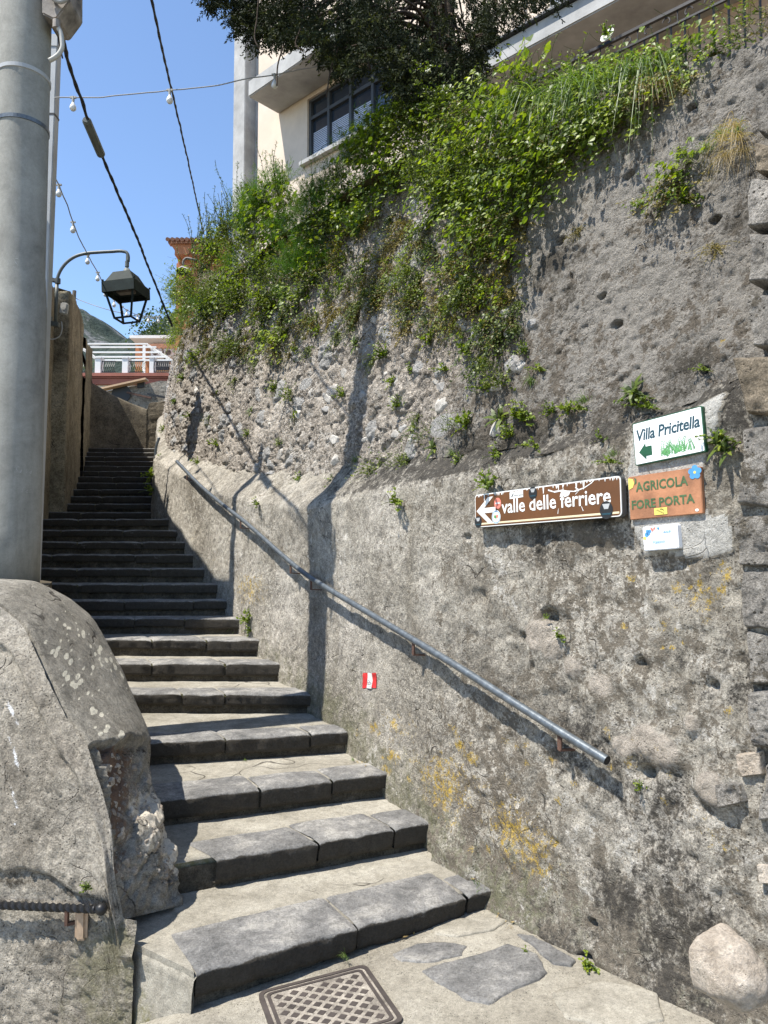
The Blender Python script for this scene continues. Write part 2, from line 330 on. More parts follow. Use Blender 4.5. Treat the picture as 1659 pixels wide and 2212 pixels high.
def leaf_mat(name, a, b, c, trans=0.45, rough=0.45):
    t = NT(name); tn = t.attr('tint'); oi = t.n('ShaderNodeObjectInfo').outputs['Random']
    f = t.math('ADD', t.math('MULTIPLY', tn, 0.75), t.math('MULTIPLY', oi, 0.25))
    cl = t.ramp(f, [(0.05, a), (0.5, b), (0.95, c)])
    t.fin(cl, rough, spec=0.35)
    tr = t.n('ShaderNodeBsdfTranslucent'); t.t.links.new(t.mix(1.0, cl, c4(1.5, 1.6, 0.5), 'MULTIPLY'), tr.inputs[0])
    mx = t.n('ShaderNodeMixShader'); mx.inputs[0].default_value = trans
    t.t.links.new(t.b.outputs[0], mx.inputs[1]); t.t.links.new(tr.outputs[0], mx.inputs[2]); t.t.links.new(mx.outputs[0], t.out.inputs[0])
    return t.m
M['leaf'] = leaf_mat('bindweed_leaf', c4(0.035, 0.06, 0.012), c4(0.125, 0.18, 0.018), c4(0.29, 0.33, 0.035), .38)
M['herb'] = leaf_mat('herb_leaf', c4(0.025, 0.042, 0.010), c4(0.085, 0.12, 0.018), c4(0.20, 0.23, 0.03), 0.33)
M['dryherb'] = leaf_mat('reddish_pellitory', c4(0.06, 0.055, 0.018), c4(0.16, 0.13, 0.025), c4(0.27, 0.20, 0.05), 0.35)
M['grass'] = leaf_mat('grass_blade', c4(0.045, 0.085, 0.02), c4(0.12, 0.185, 0.05), c4(0.27, 0.34, 0.13), 0.4, 0.4)
M['straw'] = leaf_mat('dry_grass', c4(0.20, 0.14, 0.06), c4(0.36, 0.27, 0.13), c4(0.48, 0.38, 0.2), 0.3)
M['fennel'] = leaf_mat('fennel_frond', c4(0.03, 0.075, 0.012), c4(0.06, 0.13, 0.02), c4(0.12, 0.20, 0.03), 0.4)
M['cypress'] = leaf_mat('cypress_spray', c4(0.008, 0.012, 0.005), c4(0.020, 0.028, 0.008), c4(0.085, 0.095, 0.018), 0.08, 0.85)
M['petal'] = leaf_mat('white_petal', c4(0.75), c4(0.8), c4(0.85), 0.3)
M['treeleaf'] = leaf_mat('far_tree_leaf', c4(0.02, 0.04, 0.01), c4(0.05, 0.085, 0.018), c4(0.10, 0.14, 0.03), 0.3)
def hill_mat():
    t = NT('hill_forest'); a = t.noise(0.012, 10, 0.7); b = t.noise(0.12, 6, 0.7); rk = t.step(t.noise(0.02, 8, 0.72, 0.5, stretch=(1, 1, 0.5)), 0.50, 0.60)
    fo = t.ramp(a, [(0.3, c4(0.022, 0.036, 0.034)), (0.5, c4(0.045, 0.062, 0.052)), (0.7, c4(0.085, 0.10, 0.075))])  # blue cast in these greens stands in for distant haze
    fo = t.mix(0.7, fo, t.ramp(b, [(0.3, c4(0.4)), (0.65, c4(1.3))]), 'MULTIPLY')
    return t.fin(t.mix(rk, fo, t.mix(0.6, c4(0.21, 0.21, 0.21), t.ramp(b, [(0.3, c4(0.4)), (0.65, c4(1.3))]), 'MULTIPLY')), 0.95, t.bump(b, 1.0, 6.0), spec=0.1)
M['hill'] = hill_mat()

# ------------------------------------------------------------------ plan of the right-hand retaining wall
A0 = np.array([0.506, 3.516])
S_END = 6.95
WD = [np.array([-0.545, 0.839]), np.array([-0.503, 0.864]), np.array([-0.29, 0.957])]
NN = [np.array([-0.839, -0.545]), np.array([-0.864, -0.503]), np.array([-0.957, -0.29])]
B2 = A0 + WD[1] * S_END
def wall_xy(s):
    s = np.asarray(s, float)[..., None]
    return np.where(s < 0, A0 + WD[0] * s, np.where(s < S_END, A0 + WD[1] * s, B2 + WD[2] * (s - S_END)))
def wall_n(s):
    s = np.asarray(s, float)[..., None]
    t = np.clip((s + 0.4) / 0.8, 0, 1); t2 = np.clip((s - S_END + 0.25) / 0.5, 0, 1)
    n = NN[0] * (1 - t) + NN[1] * t; n = n * (1 - t2) + NN[2] * t2
    return n / np.linalg.norm(n, axis=-1, keepdims=True)
_ss = np.linspace(-2.2, 14, 3241); _sb = wall_xy(_ss); _sn = wall_n(_ss)
def pix2wall(u, v, dfun=None):
    """pixel -> (s, z) on the wall face"""
    d = ray(u, v); off = 0.0; s = z = 0
    for k in range(4 if dfun else 1):
        q = _sb + _sn * off
        cr = d[0] * q[:, 1] - d[1] * q[:, 0]
        i = np.where(np.diff(np.sign(cr)) != 0)[0]
        if len(i) == 0: i = [min(len(cr) - 2, int(np.argmin(np.abs(cr))))]
        i = i[0]; f = min(1.0, max(0.0, cr[i] / (cr[i] - cr[i + 1] + 1e-12))); s = _ss[i] + f * (_ss[1] - _ss[0]); p = q[i] * (1 - f) + q[i + 1] * f
        z = EYE + d[2] * p[1] / d[1]
        if dfun: off = float(dfun(s, z))
    return s, z
LEDGE_PX = [(384, 1024), (470, 1062), (549, 1080), (650, 1092), (740, 1072), (820, 1052), (950, 1028), (1050, 1008), (1200, 975), (1350, 935), (1500, 880), (1590, 830), (1650, 800)]
_l = sorted(q for q in (pix2wall(u, v) for u, v in LEDGE_PX) if q)
def zledge(s): return np.interp(s, [a for a, b in _l] + [14], [b for a, b in _l] + [_l[-1][1] + 2.2])
def recess(s): return np.interp(s, [-1.5, -0.6, 0.2, 1.2, 2.0, 3.0, 6.9, 14], [0.03, 0.045, 0.11, 0.2, 0.27, 0.26, 0.16, 0.1])
BAT = math.tan(R(8))
def d_upper(s, z): return -recess(s) - BAT * np.maximum(0, z - zledge(s) - recess(s))
TOP_PX = [(1700, 55), (1640, 92), (1450, 165), (1300, 225), (1150, 290), (1000, 320), (900, 310), (800, 385), (700, 445), (600, 515), (450, 625), (352, 715)]
_t = sorted(q for q in (pix2wall(u, v, d_upper) for u, v in TOP_PX) if q)
def ztop(s): return np.interp(s, [a for a, b in _t] + [14], [b for a, b in _t] + [_t[-1][1] + 1.2])
def W3(s, z, d):
    b = wall_xy(s) + wall_n(s) * np.asarray(d, float)[..., None]
    return np.concatenate([b, np.asarray(z, float)[..., None] + 0 * b[..., :1]], -1)
RISE = 0.14
RE_PX = {1: (1065, 1915), 2: (930, 1775), 3: (837, 1660), 4: (755, 1572), 5: (673, 1507), 6: (607, 1440), 7: (562, 1382), 8: (522, 1335), 9: (494, 1302), 10: (475, 1263), 11: (446, 1232), 12: (423, 1205), 13: (404, 1182), 14: (386, 1157), 15: (368, 1133)}
RE_S = {k: pix2wall(u, v)[0] for k, (u, v) in RE_PX.items()}
def ground_z(x, y): return 0.078 * (x + 0.683) - 0.05 * (y - 2.7) - 0.5 * np.clip(-0.74 - x, 0, 0.9)
def zfoot(s):
    ks = sorted(RE_S); return np.interp(s, [-2.2, -0.3] + [RE_S[k] for k in ks] + [14], [0.0, -0.1] + [RISE * k - 0.3 for k in ks] + [3.6])
def blobs(s, z, px, dfun=None):
    """mask from picture-sized blobs (u, v, radius px)"""
    r = np.zeros(np.shape(s))
    for (u, v, rad, amp) in px:
        c = pix2wall(u, v, dfun); e = pix2wall(u + rad, v, dfun)
        if c is None or e is None: continue
        rs = abs(e[0] - c[0]) + 1e-3; y = wall_xy(c[0])[1]; rz = rad / F * y
        r = np.maximum(r, amp * np.exp(-(((s - c[0]) / rs) ** 2 + ((z - c[1]) / rz) ** 2)))
    return r
LICH_PX = [(860, 1570, 60, .62), (960, 1690, 75, .8), (900, 1640, 40, .6), (1110, 1800, 80, .8), (1150, 1840, 70, .8), (1200, 1760, 60, .5), (540, 1270, 45, .75), (575, 1215, 40, .5), (1420, 1290, 40, .5), (1520, 1290, 50, .75),
    (1460, 1330, 40, .55), (1545, 1290, 26, .7), (1390, 1240, 22, .5), (1290, 1690, 60, .5), (1540, 1800, 60, .6), (1400, 1640, 30, .6), (1480, 1210, 30, .6), (1350, 1440, 50, .45), (1460, 1500, 60, .42), (1040, 1560, 60, .4), (790, 1580, 60, .45), (1570, 1830, 40, .6), (420, 1160, 30, .55), (470, 1200, 40, .5)]
_lr = random.Random(17); LICH_SMALL = [(_lr.uniform(1330, 1580), _lr.uniform(1210, 1400), _lr.uniform(9, 24), _lr.uniform(.5, .8)) for _ in range(26)] + [(_lr.uniform(1020, 1580), _lr.uniform(1500, 1900), _lr.uniform(8, 26), _lr.uniform(.45, .75)) for _ in range(34)] + [(_lr.uniform(760, 1100), _lr.uniform(1540, 1850), _lr.uniform(10, 30), _lr.uniform(.5, .75)) for _ in range(22)]
STONE_PX = [(1168, 1372, 34, 1.0), (1195, 1400, 25, .9), (1400, 1600, 38, .9), (1440, 1620, 36, .9), (1350, 1610, 26, .8), (1500, 1560, 20, .8), (1545, 1700, 40, .8), (1240, 1440, 26, .7), (1300, 1480, 34, .6)]
HOLE_PX = [(1185, 1331, 17, 1.0), (1130, 1375, 7, .8), (1395, 1670, 17, 1.0), (1540, 1480, 14, .7), (1380, 1430, 14, .6), (1290, 2075, 20, 1.0), (1010, 1160, 8, .5), (1290, 1990, 12, .6)]
PATCH_A = [(1374, 912), (1450, 872), (1566, 846), (1548, 930), (1520, 1000), (1518, 1020), (1530, 1120), (1360, 1122), (1356, 1030)]
PATCH_B = [(1362, 1124), (1575, 1112), (1588, 1185), (1540, 1203), (1470, 1205), (1440, 1195), (1392, 1200), (1380, 1170)]
def px_poly(px): return [pix2wall(u, v) for u, v in px]
def d_lower_base(s, z):
    b = wall_xy(s); g = ground_z(b[..., 0], b[..., 1])
    foot = np.where(s < 0.1, np.maximum(g, 0) , zfoot(s) + 0.3)
    return 0.07 * np.exp(-np.maximum(0, z - foot) / 0.16) * np.where(s < 0.4, 1, 0.25)
_pa, _pb = px_poly(PATCH_A), px_poly(PATCH_B)
def d_lower(s, z, fine=True):
    s = np.asarray(s, float); z = np.asarray(z, float); sh = s.shape
    p = np.stack([s.ravel(), z.ravel(), 0 * s.ravel()], -1)
    d = d_lower_base(s.ravel(), z.ravel()) + 0.022 * fbm(p, 1.4, 3, 1)
    a = fbm(p, 9, 4, 2); f1, f2, cid = cells(s.ravel() + 0.04 * fbm(p, 5, 2, 8), z.ravel() + 0.04 * fbm(p, 5, 2, 9), 0.2, 3, 1.3)
    rough = np.interp(s.ravel(), [-1.5, -0.2, 0.8, 1.6, 3], [1.25, 1.1, 0.6, 0.5, 0.7])       # rubble shows through near the pier
    lump = np.clip((f2 - f1) * 2.2, 0, 1)
    d += rough * (0.011 * a + 0.011 * (lump - 0.6) * np.clip(fbm(p, 1.1, 2, 21) * 2.2 + 0.45, 0, 1) + 0.010 * fbm(p, 32, 3, 5))
    st = blobs(s.ravel(), z.ravel(), STONE_PX); ho = blobs(s.ravel(), z.ravel(), HOLE_PX)
    d += 0.022 * np.clip(st * 1.6, 0, 1) - 0.075 * np.clip(ho * 1.5 - 0.3, 0, 1)
    pa = inpoly(s.ravel(), z.ravel(), _pa) | inpoly(s.ravel(), z.ravel(), _pb)
    pj = pa & (fbm(p, 14, 3, 31) > -0.75)
    d = np.where(pj, 0.006 + 0.003 * a, d)
    return d.reshape(sh), a.reshape(sh), st.reshape(sh), ho.reshape(sh), pj.reshape(sh)

def wall_columns(): return np.concatenate([np.arange(-2.0, 3.0, 0.0125), np.arange(3.0, 7.3, 0.02), np.arange(7.3, 13.5, 0.1)])
wall = thing('retaining_wall', 'tall sunlit rubble retaining wall with a rendered lower plinth and ledge right of the stairs', 'wall')
def build_plinth():
    S = wall_columns(); rows = 190; nr = rows + 16
    Z = np.zeros((nr, len(S))); D = np.zeros_like(Z); SS = np.repeat(S[None], nr, 0)
    zl = zledge(S); zf = zfoot(S); w = np.linspace(0, 1, rows)
    Z[:rows] = zf + (zl - zf) * w[:, None]
    d, a, st, ho, pj = d_lower(SS[:rows], Z[:rows])
    rnd = np.clip((w[:, None] * (zl - zf) - (zl - zf) + 0.05) / 0.05, 0, 1)             # rounded lip
    D[:rows] = d - 0.018 * rnd ** 2
    rec = recess(S); pz = np.stack([SS[:16].ravel() * 1, Z[:16].ravel(), 0 * SS[:16].ravel()], -1)
    for k in range(16):
        t = (k + 1) / 16; pk = np.stack([S, zl + t * rec, 0 * S + 3], -1)
        Z[rows + k] = zl + t * (rec * 0.95 + 0.03) + 0.03 * fbm(pk, 7, 4, 14) * (t < 0.98)
        D[rows + k] = D[rows - 1] * (1 - t) - t * (rec + 0.02) + 0.03 * fbm(pk + [0, 0, 1], 9, 4, 15)
    P = W3(SS, Z, D); sf, zf_ = SS.ravel(), Z.ravel(); p = np.stack([sf, zf_, 0 * sf], -1)
    at = {}
    at['lichen'] = np.clip(blobs(sf, zf_, [(a, b, c * 1.5, d * .82) for a, b, c, d in LICH_PX] + LICH_SMALL), 0, 1) + 0.06
    low = np.exp(-np.maximum(0, zf_ - np.repeat(zfoot(S)[None], nr, 0).ravel() - 0.35) / 0.35)
    at['green'] = np.clip(low * 0.75 + 0.35 * fbm(p, 1.2, 3, 41), 0, 1) * np.where((sf < 3.2), 1, 0.5) * 0.85
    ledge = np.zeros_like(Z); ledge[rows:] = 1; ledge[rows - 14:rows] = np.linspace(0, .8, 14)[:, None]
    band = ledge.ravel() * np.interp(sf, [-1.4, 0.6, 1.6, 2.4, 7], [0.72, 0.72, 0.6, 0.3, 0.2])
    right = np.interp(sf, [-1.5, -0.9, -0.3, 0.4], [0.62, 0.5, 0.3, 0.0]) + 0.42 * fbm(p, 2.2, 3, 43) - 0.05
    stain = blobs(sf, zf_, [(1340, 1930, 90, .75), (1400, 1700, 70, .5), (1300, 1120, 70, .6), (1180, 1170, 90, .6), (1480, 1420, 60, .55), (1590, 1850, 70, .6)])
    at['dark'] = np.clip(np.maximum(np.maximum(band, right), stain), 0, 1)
    at['stone'] = np.zeros(len(sf)); at['stone'][:rows * len(S)] = np.clip(st.ravel() * 1.3, 0, 1)
    at['patch'] = np.zeros(len(sf)); at['patch'][:rows * len(S)] = pj.ravel() * (0.75 + 0.4 * fbm(p[:rows * len(S)], 6, 3, 47))
    at['crust'] = np.interp(sf, [-1.6, -0.9, 0.2, 0.9, 1.8, 3], [0.52, 0.55, 0.5, 0.3, 0.24, 0.3]) + 0.22 * fbm(p, 1.5, 2, 48); at['pale'] = np.interp(sf, [-1.6, -0.5, 0.6, 3], [0.38, 0.4, 0.3, 0.3]) + 0.15 * fbm(p, 1.8, 2, 49)
    for q_ in ('crust', 'pale'): at[q_] *= 1 - np.clip(at['patch'] * 1.4, 0, 1)
    at['dark'] *= 1 - np.clip(at['patch'] * 1.4, 0, 1); at['lichen'] *= 1 - np.clip(at['patch'] * 1.4, 0, 1)
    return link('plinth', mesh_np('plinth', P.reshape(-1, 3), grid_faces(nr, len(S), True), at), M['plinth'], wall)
build_plinth()
def build_upper():
    S = np.concatenate([np.arange(-2.0, 3.2, 0.0135), np.arange(3.2, 7.4, 0.018), np.arange(7.4, 13.5, 0.1)]); rows = 200; nr = rows + 6
    zb = zledge(S) + recess(S) * 0.9; zt = ztop(S) + 0.06 * fbm(np.stack([S, 0 * S, 0 * S], -1), 2.5, 4, 51)
    w = np.linspace(0, 1, rows)[:, None]; Z = np.zeros((nr, len(S))); Z[:rows] = zb + (zt - zb) * w; Z[rows:] = zt
    SS = np.repeat(S[None], nr, 0); D = d_upper(SS, Z); sf, zf_ = SS.ravel(), Z.ravel(); p = np.stack([sf, zf_, 0 * sf], -1)
    wx, wy = sf + 0.05 * fbm(p, 5, 3, 52), zf_ + 0.05 * fbm(p, 5, 3, 53)
    f1, f2, cid = cells(wx, wy, 0.15, 54, 1.25); g1, g2, cid2 = cells(sf + 0.012 * fbm(p, 20, 2, 67), zf_ + 0.012 * fbm(p, 20, 2, 68), 0.045, 55, 1.3)
    rub = np.interp(sf + 0.25 * (zf_ - 3), [-0.2, 0.55, 1.1], [0.0, 0.25, 1.0])                     # right part is coarse roughcast
    lump = np.clip((f2 - f1) * 2.4, 0, 1); show = (cid > 0.55)
    dd = rub * (0.034 * (lump - 0.5) * show + 0.016 * fbm(p, 10, 4, 56)) + 0.02 * fbm(p, 1.6, 3, 57) + (0.3 + 0.7 * rub) * 0.008 * fbm(p, 18, 3, 66) + 0.006 * fbm(p, 55, 2, 69) + (0.25 + 0.75 * rub) * 0.013 * np.clip((g2 - g1) * 3, 0, 1) * (0.3 + 1.1 * cid2) + 0.012 * fbm(p, 34, 3, 58)
    pit = np.clip(fbm(p, 5.5, 3, 59) - 0.36, 0, 1); dd -= 0.0 * pit
    ho = blobs(sf, zf_, [(1360, 380, 9, 1), (1545, 475, 10, .9), (1490, 235, 9, .9), (530, 1035, 14, 1), (1520, 800, 9, .8), (1300, 640, 8, .7), (1210, 520, 10, .8), (1330, 700, 9, .8)], d_upper)
    dd -= 0.09 * np.clip(ho * 1.5 - 0.3, 0, 1)
    big = blobs(sf, zf_, [(958, 920, 26, 1.0), (665, 830, 13, 1), (720, 845, 12, 1), (870, 545, 18, .8), (1150, 700, 14, .7)], d_upper)
    dd = dd * (1 - 0.8 * np.clip(big * 1.4, 0, 1)) + 0.02 * np.clip(big * 1.6, 0, 1)
    dd = dd.reshape(nr, -1)
    for k in range(6): dd[rows + k] = dd[rows - 1] - 0.055 * (k + 1)
    D = D + dd; P = W3(SS, Z, D)
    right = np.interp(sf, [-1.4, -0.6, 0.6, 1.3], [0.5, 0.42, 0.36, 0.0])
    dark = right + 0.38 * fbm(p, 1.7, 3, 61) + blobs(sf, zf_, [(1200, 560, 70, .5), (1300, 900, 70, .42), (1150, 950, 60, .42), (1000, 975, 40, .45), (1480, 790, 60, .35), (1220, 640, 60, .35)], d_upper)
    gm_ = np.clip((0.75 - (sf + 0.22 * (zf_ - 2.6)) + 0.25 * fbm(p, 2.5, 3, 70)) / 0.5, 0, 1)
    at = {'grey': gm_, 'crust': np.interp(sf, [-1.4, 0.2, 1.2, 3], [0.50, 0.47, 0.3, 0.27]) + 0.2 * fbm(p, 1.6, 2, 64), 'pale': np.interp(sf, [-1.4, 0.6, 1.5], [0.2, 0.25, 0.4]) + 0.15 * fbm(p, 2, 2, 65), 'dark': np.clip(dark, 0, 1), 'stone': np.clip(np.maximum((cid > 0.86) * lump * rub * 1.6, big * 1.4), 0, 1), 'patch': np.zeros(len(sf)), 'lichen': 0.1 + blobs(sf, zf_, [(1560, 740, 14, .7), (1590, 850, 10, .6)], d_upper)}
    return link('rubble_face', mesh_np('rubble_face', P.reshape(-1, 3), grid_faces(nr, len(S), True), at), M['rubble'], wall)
build_upper()

# angular stones bedded in the rubble, the plinth and the broken parapet end
M['limestone'] = masonry('pale_limestone', c4(0.27, 0.25, 0.22), c4(0.44, 0.415, 0.375), c4(0.56, 0.535, 0.49), 9, 40, 90, 0.15, 0.6, grit=.6, bdist=.015)
M['endstone'] = masonry('rubble_end_stone', c4(0.22, 0.175, 0.13), c4(0.36, 0.31, 0.25), c4(0.50, 0.45, 0.38), 6, 40, 90, 0.15, 0.7, grit=.8, bdist=.015)
M['greystone'] = masonry('grey_limestone', c4(0.17, 0.165, 0.155), c4(0.28, 0.27, 0.255), c4(0.40, 0.39, 0.37), 9, 40, 90, 0.15, 0.6, grit=.6, bdist=.015)
hr = np.random.RandomState(31)
def hull(size, n=22, sub=True):
    bm = bmesh.new(); P = hr.randn(n, 3); P /= np.linalg.norm(P, axis=1, keepdims=True); P *= (0.8 + 0.25 * hr.rand(n, 1)) * np.array(size)
    for q in P: bm.verts.new(q)
    r = bmesh.ops.convex_hull(bm, input=bm.verts); bmesh.ops.delete(bm, geom=[v for v in bm.verts if not v.link_faces], context='VERTS')
    bmesh.ops.bevel(bm, geom=list(bm.edges), offset=min(size) * .10, segments=1, affect='EDGES', clamp_overlap=True)
    return bm
def hull_np(size):
    bm = hull(size); bm.verts.ensure_lookup_table(); V = [v.co.copy() for v in bm.verts]; idx = {v: i for i, v in enumerate(bm.verts)}; Fh = [tuple(idx[v] for v in f.verts) for f in bm.faces]; bm.free(); return V, Fh
nst_ = 0; tr_ = 0
while nst_ < 95 and tr_ < 2000:
    tr_ += 1; u, v = hr.uniform(360, 1130), hr.uniform(640, 1060); q = pix2wall(u, v, d_upper)
    s_, z_ = q
    if z_ < zledge(s_) + recess(s_) + .06 or z_ > ztop(s_) - .1: continue
    if u > 850 and hr.rand() < .5: continue
    w_ = np.exp(hr.uniform(np.log(.03), np.log(.095))); V, Fh = hull_np((w_, w_ * hr.uniform(.5, .9), .03 + w_ * .2)); a = hr.uniform(-.5, .5); ca, sa = math.cos(a), math.sin(a)
    P = [W3(np.array(s_ + ca * p.x - sa * p.y), np.array(z_ + sa * p.x + ca * p.y), np.array(float(d_upper(s_, z_)) - .008 + p.z * .9)) for p in V]
    f = MB(); f.add(P, Fh); f.build('embedded_stone', M['limestone' if hr.rand() < .6 else 'greystone'], wall); nst_ += 1
# terrace soil behind the wall top, the slope under everything, the street
def sheet(name, xs, ys, zf, mat, kind='structure', parent=None):
    X, Y = np.meshgrid(xs, ys); Z = zf(X, Y)
    return tag(link(name, mesh_np(name, np.stack([X, Y, Z], -1).reshape(-1, 3), grid_faces(len(ys), len(xs))), mat, parent), kind=kind)
Sx = np.arange(-2.0, 13.5, 0.1); off = np.array([-0.45, -1.5, -4, -9, -20])
SS, OO = np.meshgrid(Sx, off); zz = ztop(SS) - 0.12 + 0.05 * fbm(np.stack([SS.ravel(), OO.ravel(), 0 * SS.ravel()], -1), 1.3, 3, 71).reshape(SS.shape)
tag(link('terrace_ground', mesh_np('terrace_ground', W3(SS, zz, OO).reshape(-1, 3), grid_faces(len(off), len(Sx), True)), M['soil']), kind='structure')
xs = np.arange(-6, 6.01, 0.06); ys = np.arange(-6, 5.5, 0.06)
def street_z(X, Y):
    p = np.stack([X.ravel(), Y.ravel(), 0 * X.ravel()], -1)
    return ground_z(X, Y) + (0.006 * fbm(p, 2.5, 3, 73) + 0.003 * fbm(p, 12, 3, 74)).reshape(X.shape)
street = sheet('street', xs, ys, street_z, M['street'])
def slope_z(X, Y): return np.interp(Y, [-400, -60, -6, 3, 16, 60, 200, 700], [-30, -8, -0.6, -0.5, 1.6, 9, 16, 20]) - 0.25
sheet('hillside_ground', np.concatenate([np.linspace(-700, -20, 30), np.linspace(-15, 15, 20), np.linspace(20, 700, 30)]), np.concatenate([np.linspace(-400, -10, 20), np.linspace(-6, 20, 27), np.linspace(25, 700, 40)]), slope_z, M['soil'])

# ------------------------------------------------------------------ the stairs
LE = {1: at_z(418.5, 2094.5, 0.14)[:2], 2: at_z(464.7, 1853, 0.28)[:2], 3: at_z(360, 1726, 0.42)[:2], 4: at_z(331, 1602, 0.56)[:2]}
REp = {k: wall_xy(s) for k, s in RE_S.items()}
for k, (u, v) in {5: (285, 1495), 6: (260, 1432), 7: (235, 1376), 8: (210, 1341)}.items():
    q = REp[k]; d = ray(u, v); y = q[1] + 0.02; LE[k] = np.array([d[0] / d[1] * y, y])
for k in range(9, 16):
    u = {9: 180, 10: 130, 11: 85, 12: 83, 13: 83, 14: 84, 15: 91}[k]; q = REp[k]; y = q[1] - 0.04; LE[k] = np.array([(u - CX) / F * y, y])
UPV = {16: 1106, 17: 1096, 18: 1085, 19: 1071, 20: 1054, 21: 1042, 22: 1030, 23: 1020, 24: 1009, 25: 999, 26: 989, 27: 980}
NST = 27
for k, v in UPV.items():
    y = 9.75 + (k - 16) * 0.43; x0 = (332 - CX) / F * y; LEx = (np.interp(k, [16, 20, 27], [100, 160, 168]) - CX) / F * y
    REp[k] = np.array([x0, y]); LE[k] = np.array([LEx, y - 0.03])
def zstep(k): return RISE * k
stairs = thing('stone_staircase', 'long flight of worn dark stone steps climbing between the two walls', 'stairs')
def bil(q, a, b): return (q[0] * (1 - a) + q[1] * a) * (1 - b) + (q[3] * (1 - a) + q[2] * a) * b
def slab_mesh(q, z1, z0, seed, over=0.03, res=0.02, amp=0.005, rnd=0.016, na=None):
    """stone slab: q = front-left, front-right, back-right, back-left; rounded worn front edge, then a face down to z0"""
    q = [np.array(x, float) for x in q]
    w = np.linalg.norm(q[1] - q[0]); dpt = np.linalg.norm(q[3] - q[0]); na = na or max(4, int(w / res)); nb = max(4, int(dpt / res))
    fdir = (q[0] - q[3]); fdir /= np.linalg.norm(fdir)
    a = np.linspace(0, 1, na + 1); rows = []
    pf = np.array([np.append(bil(q, t, 0), z1) for t in a]) + seed * 3.1
    wob = 0.020 * fbm(pf, 4, 3, seed) + 0.010 * fbm(pf, 18, 3, seed + 1)
    ed = np.minimum(a, 1 - a) * w; edge = np.exp(-(ed / 0.014) ** 2)
    for b in np.linspace(1, 0, nb + 1):
        P = np.array([np.append(bil(q, t, b), z1) for t in a]); pp = P + seed
        P[:, 2] += amp * fbm(pp, 7, 3, seed + 2) + 0.0022 * fbm(pp, 28, 2, seed + 3) - 0.007 * edge
        P[:, :2] += np.outer(wob * (1 - b), fdir)
        if b < 0.3: P[:, 2] -= 0.006 * (1 - b / 0.3) ** 2
        rows.append(P)
    top = rows[-1]
    for t, dz in ((0.5, 0.12), (0.86, 0.42), (1.0, 0.85)):
        P = top.copy(); P[:, :2] += np.outer(rnd * t * np.ones(len(a)) + 0.004 * fbm(top + t, 20, 2, seed + 4), fdir); P[:, 2] -= rnd * dz + 0.004 * fbm(top + 5, 14, 2, seed + 5) * t; rows.append(P)
    last = rows[-1]; nf = 4
    for k in range(1, nf + 1):
        P = last.copy(); t = k / nf; P[:, 2] = last[:, 2] * (1 - t) + z0 * t
        P[:, :2] += np.outer(-0.012 * t + 0.007 * fbm(P * [1, 1, 2], 14, 3, seed + 6), fdir) - np.outer(edge * 0.004, fdir); rows.append(P)
    P = rows[-1].copy(); P[:, :2] -= fdir * 0.05; rows.append(P)
    rows = np.array(rows); nr = len(rows)
    back = rows[0].copy(); back[:, 2] = z0
    # skirts on the two sides
    fa = np.zeros((nr, na + 1)); fa[nb + 2:] = 0.5; fa[nb + 3:] = 0.9; fa[nb + 5:] = 1.0  # mask for the dark faces with painted shade
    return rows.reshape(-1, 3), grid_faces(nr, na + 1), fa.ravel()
JO = random.Random(3)
SPL = {1: [0.0, 0.455, 0.83, 1.0], 2: [0.16, 0.50, 0.78, 1.0], 3: [0.0, 0.46, 0.72, 1.0], 4: [0.0, 0.43, 0.77, 1.0]}
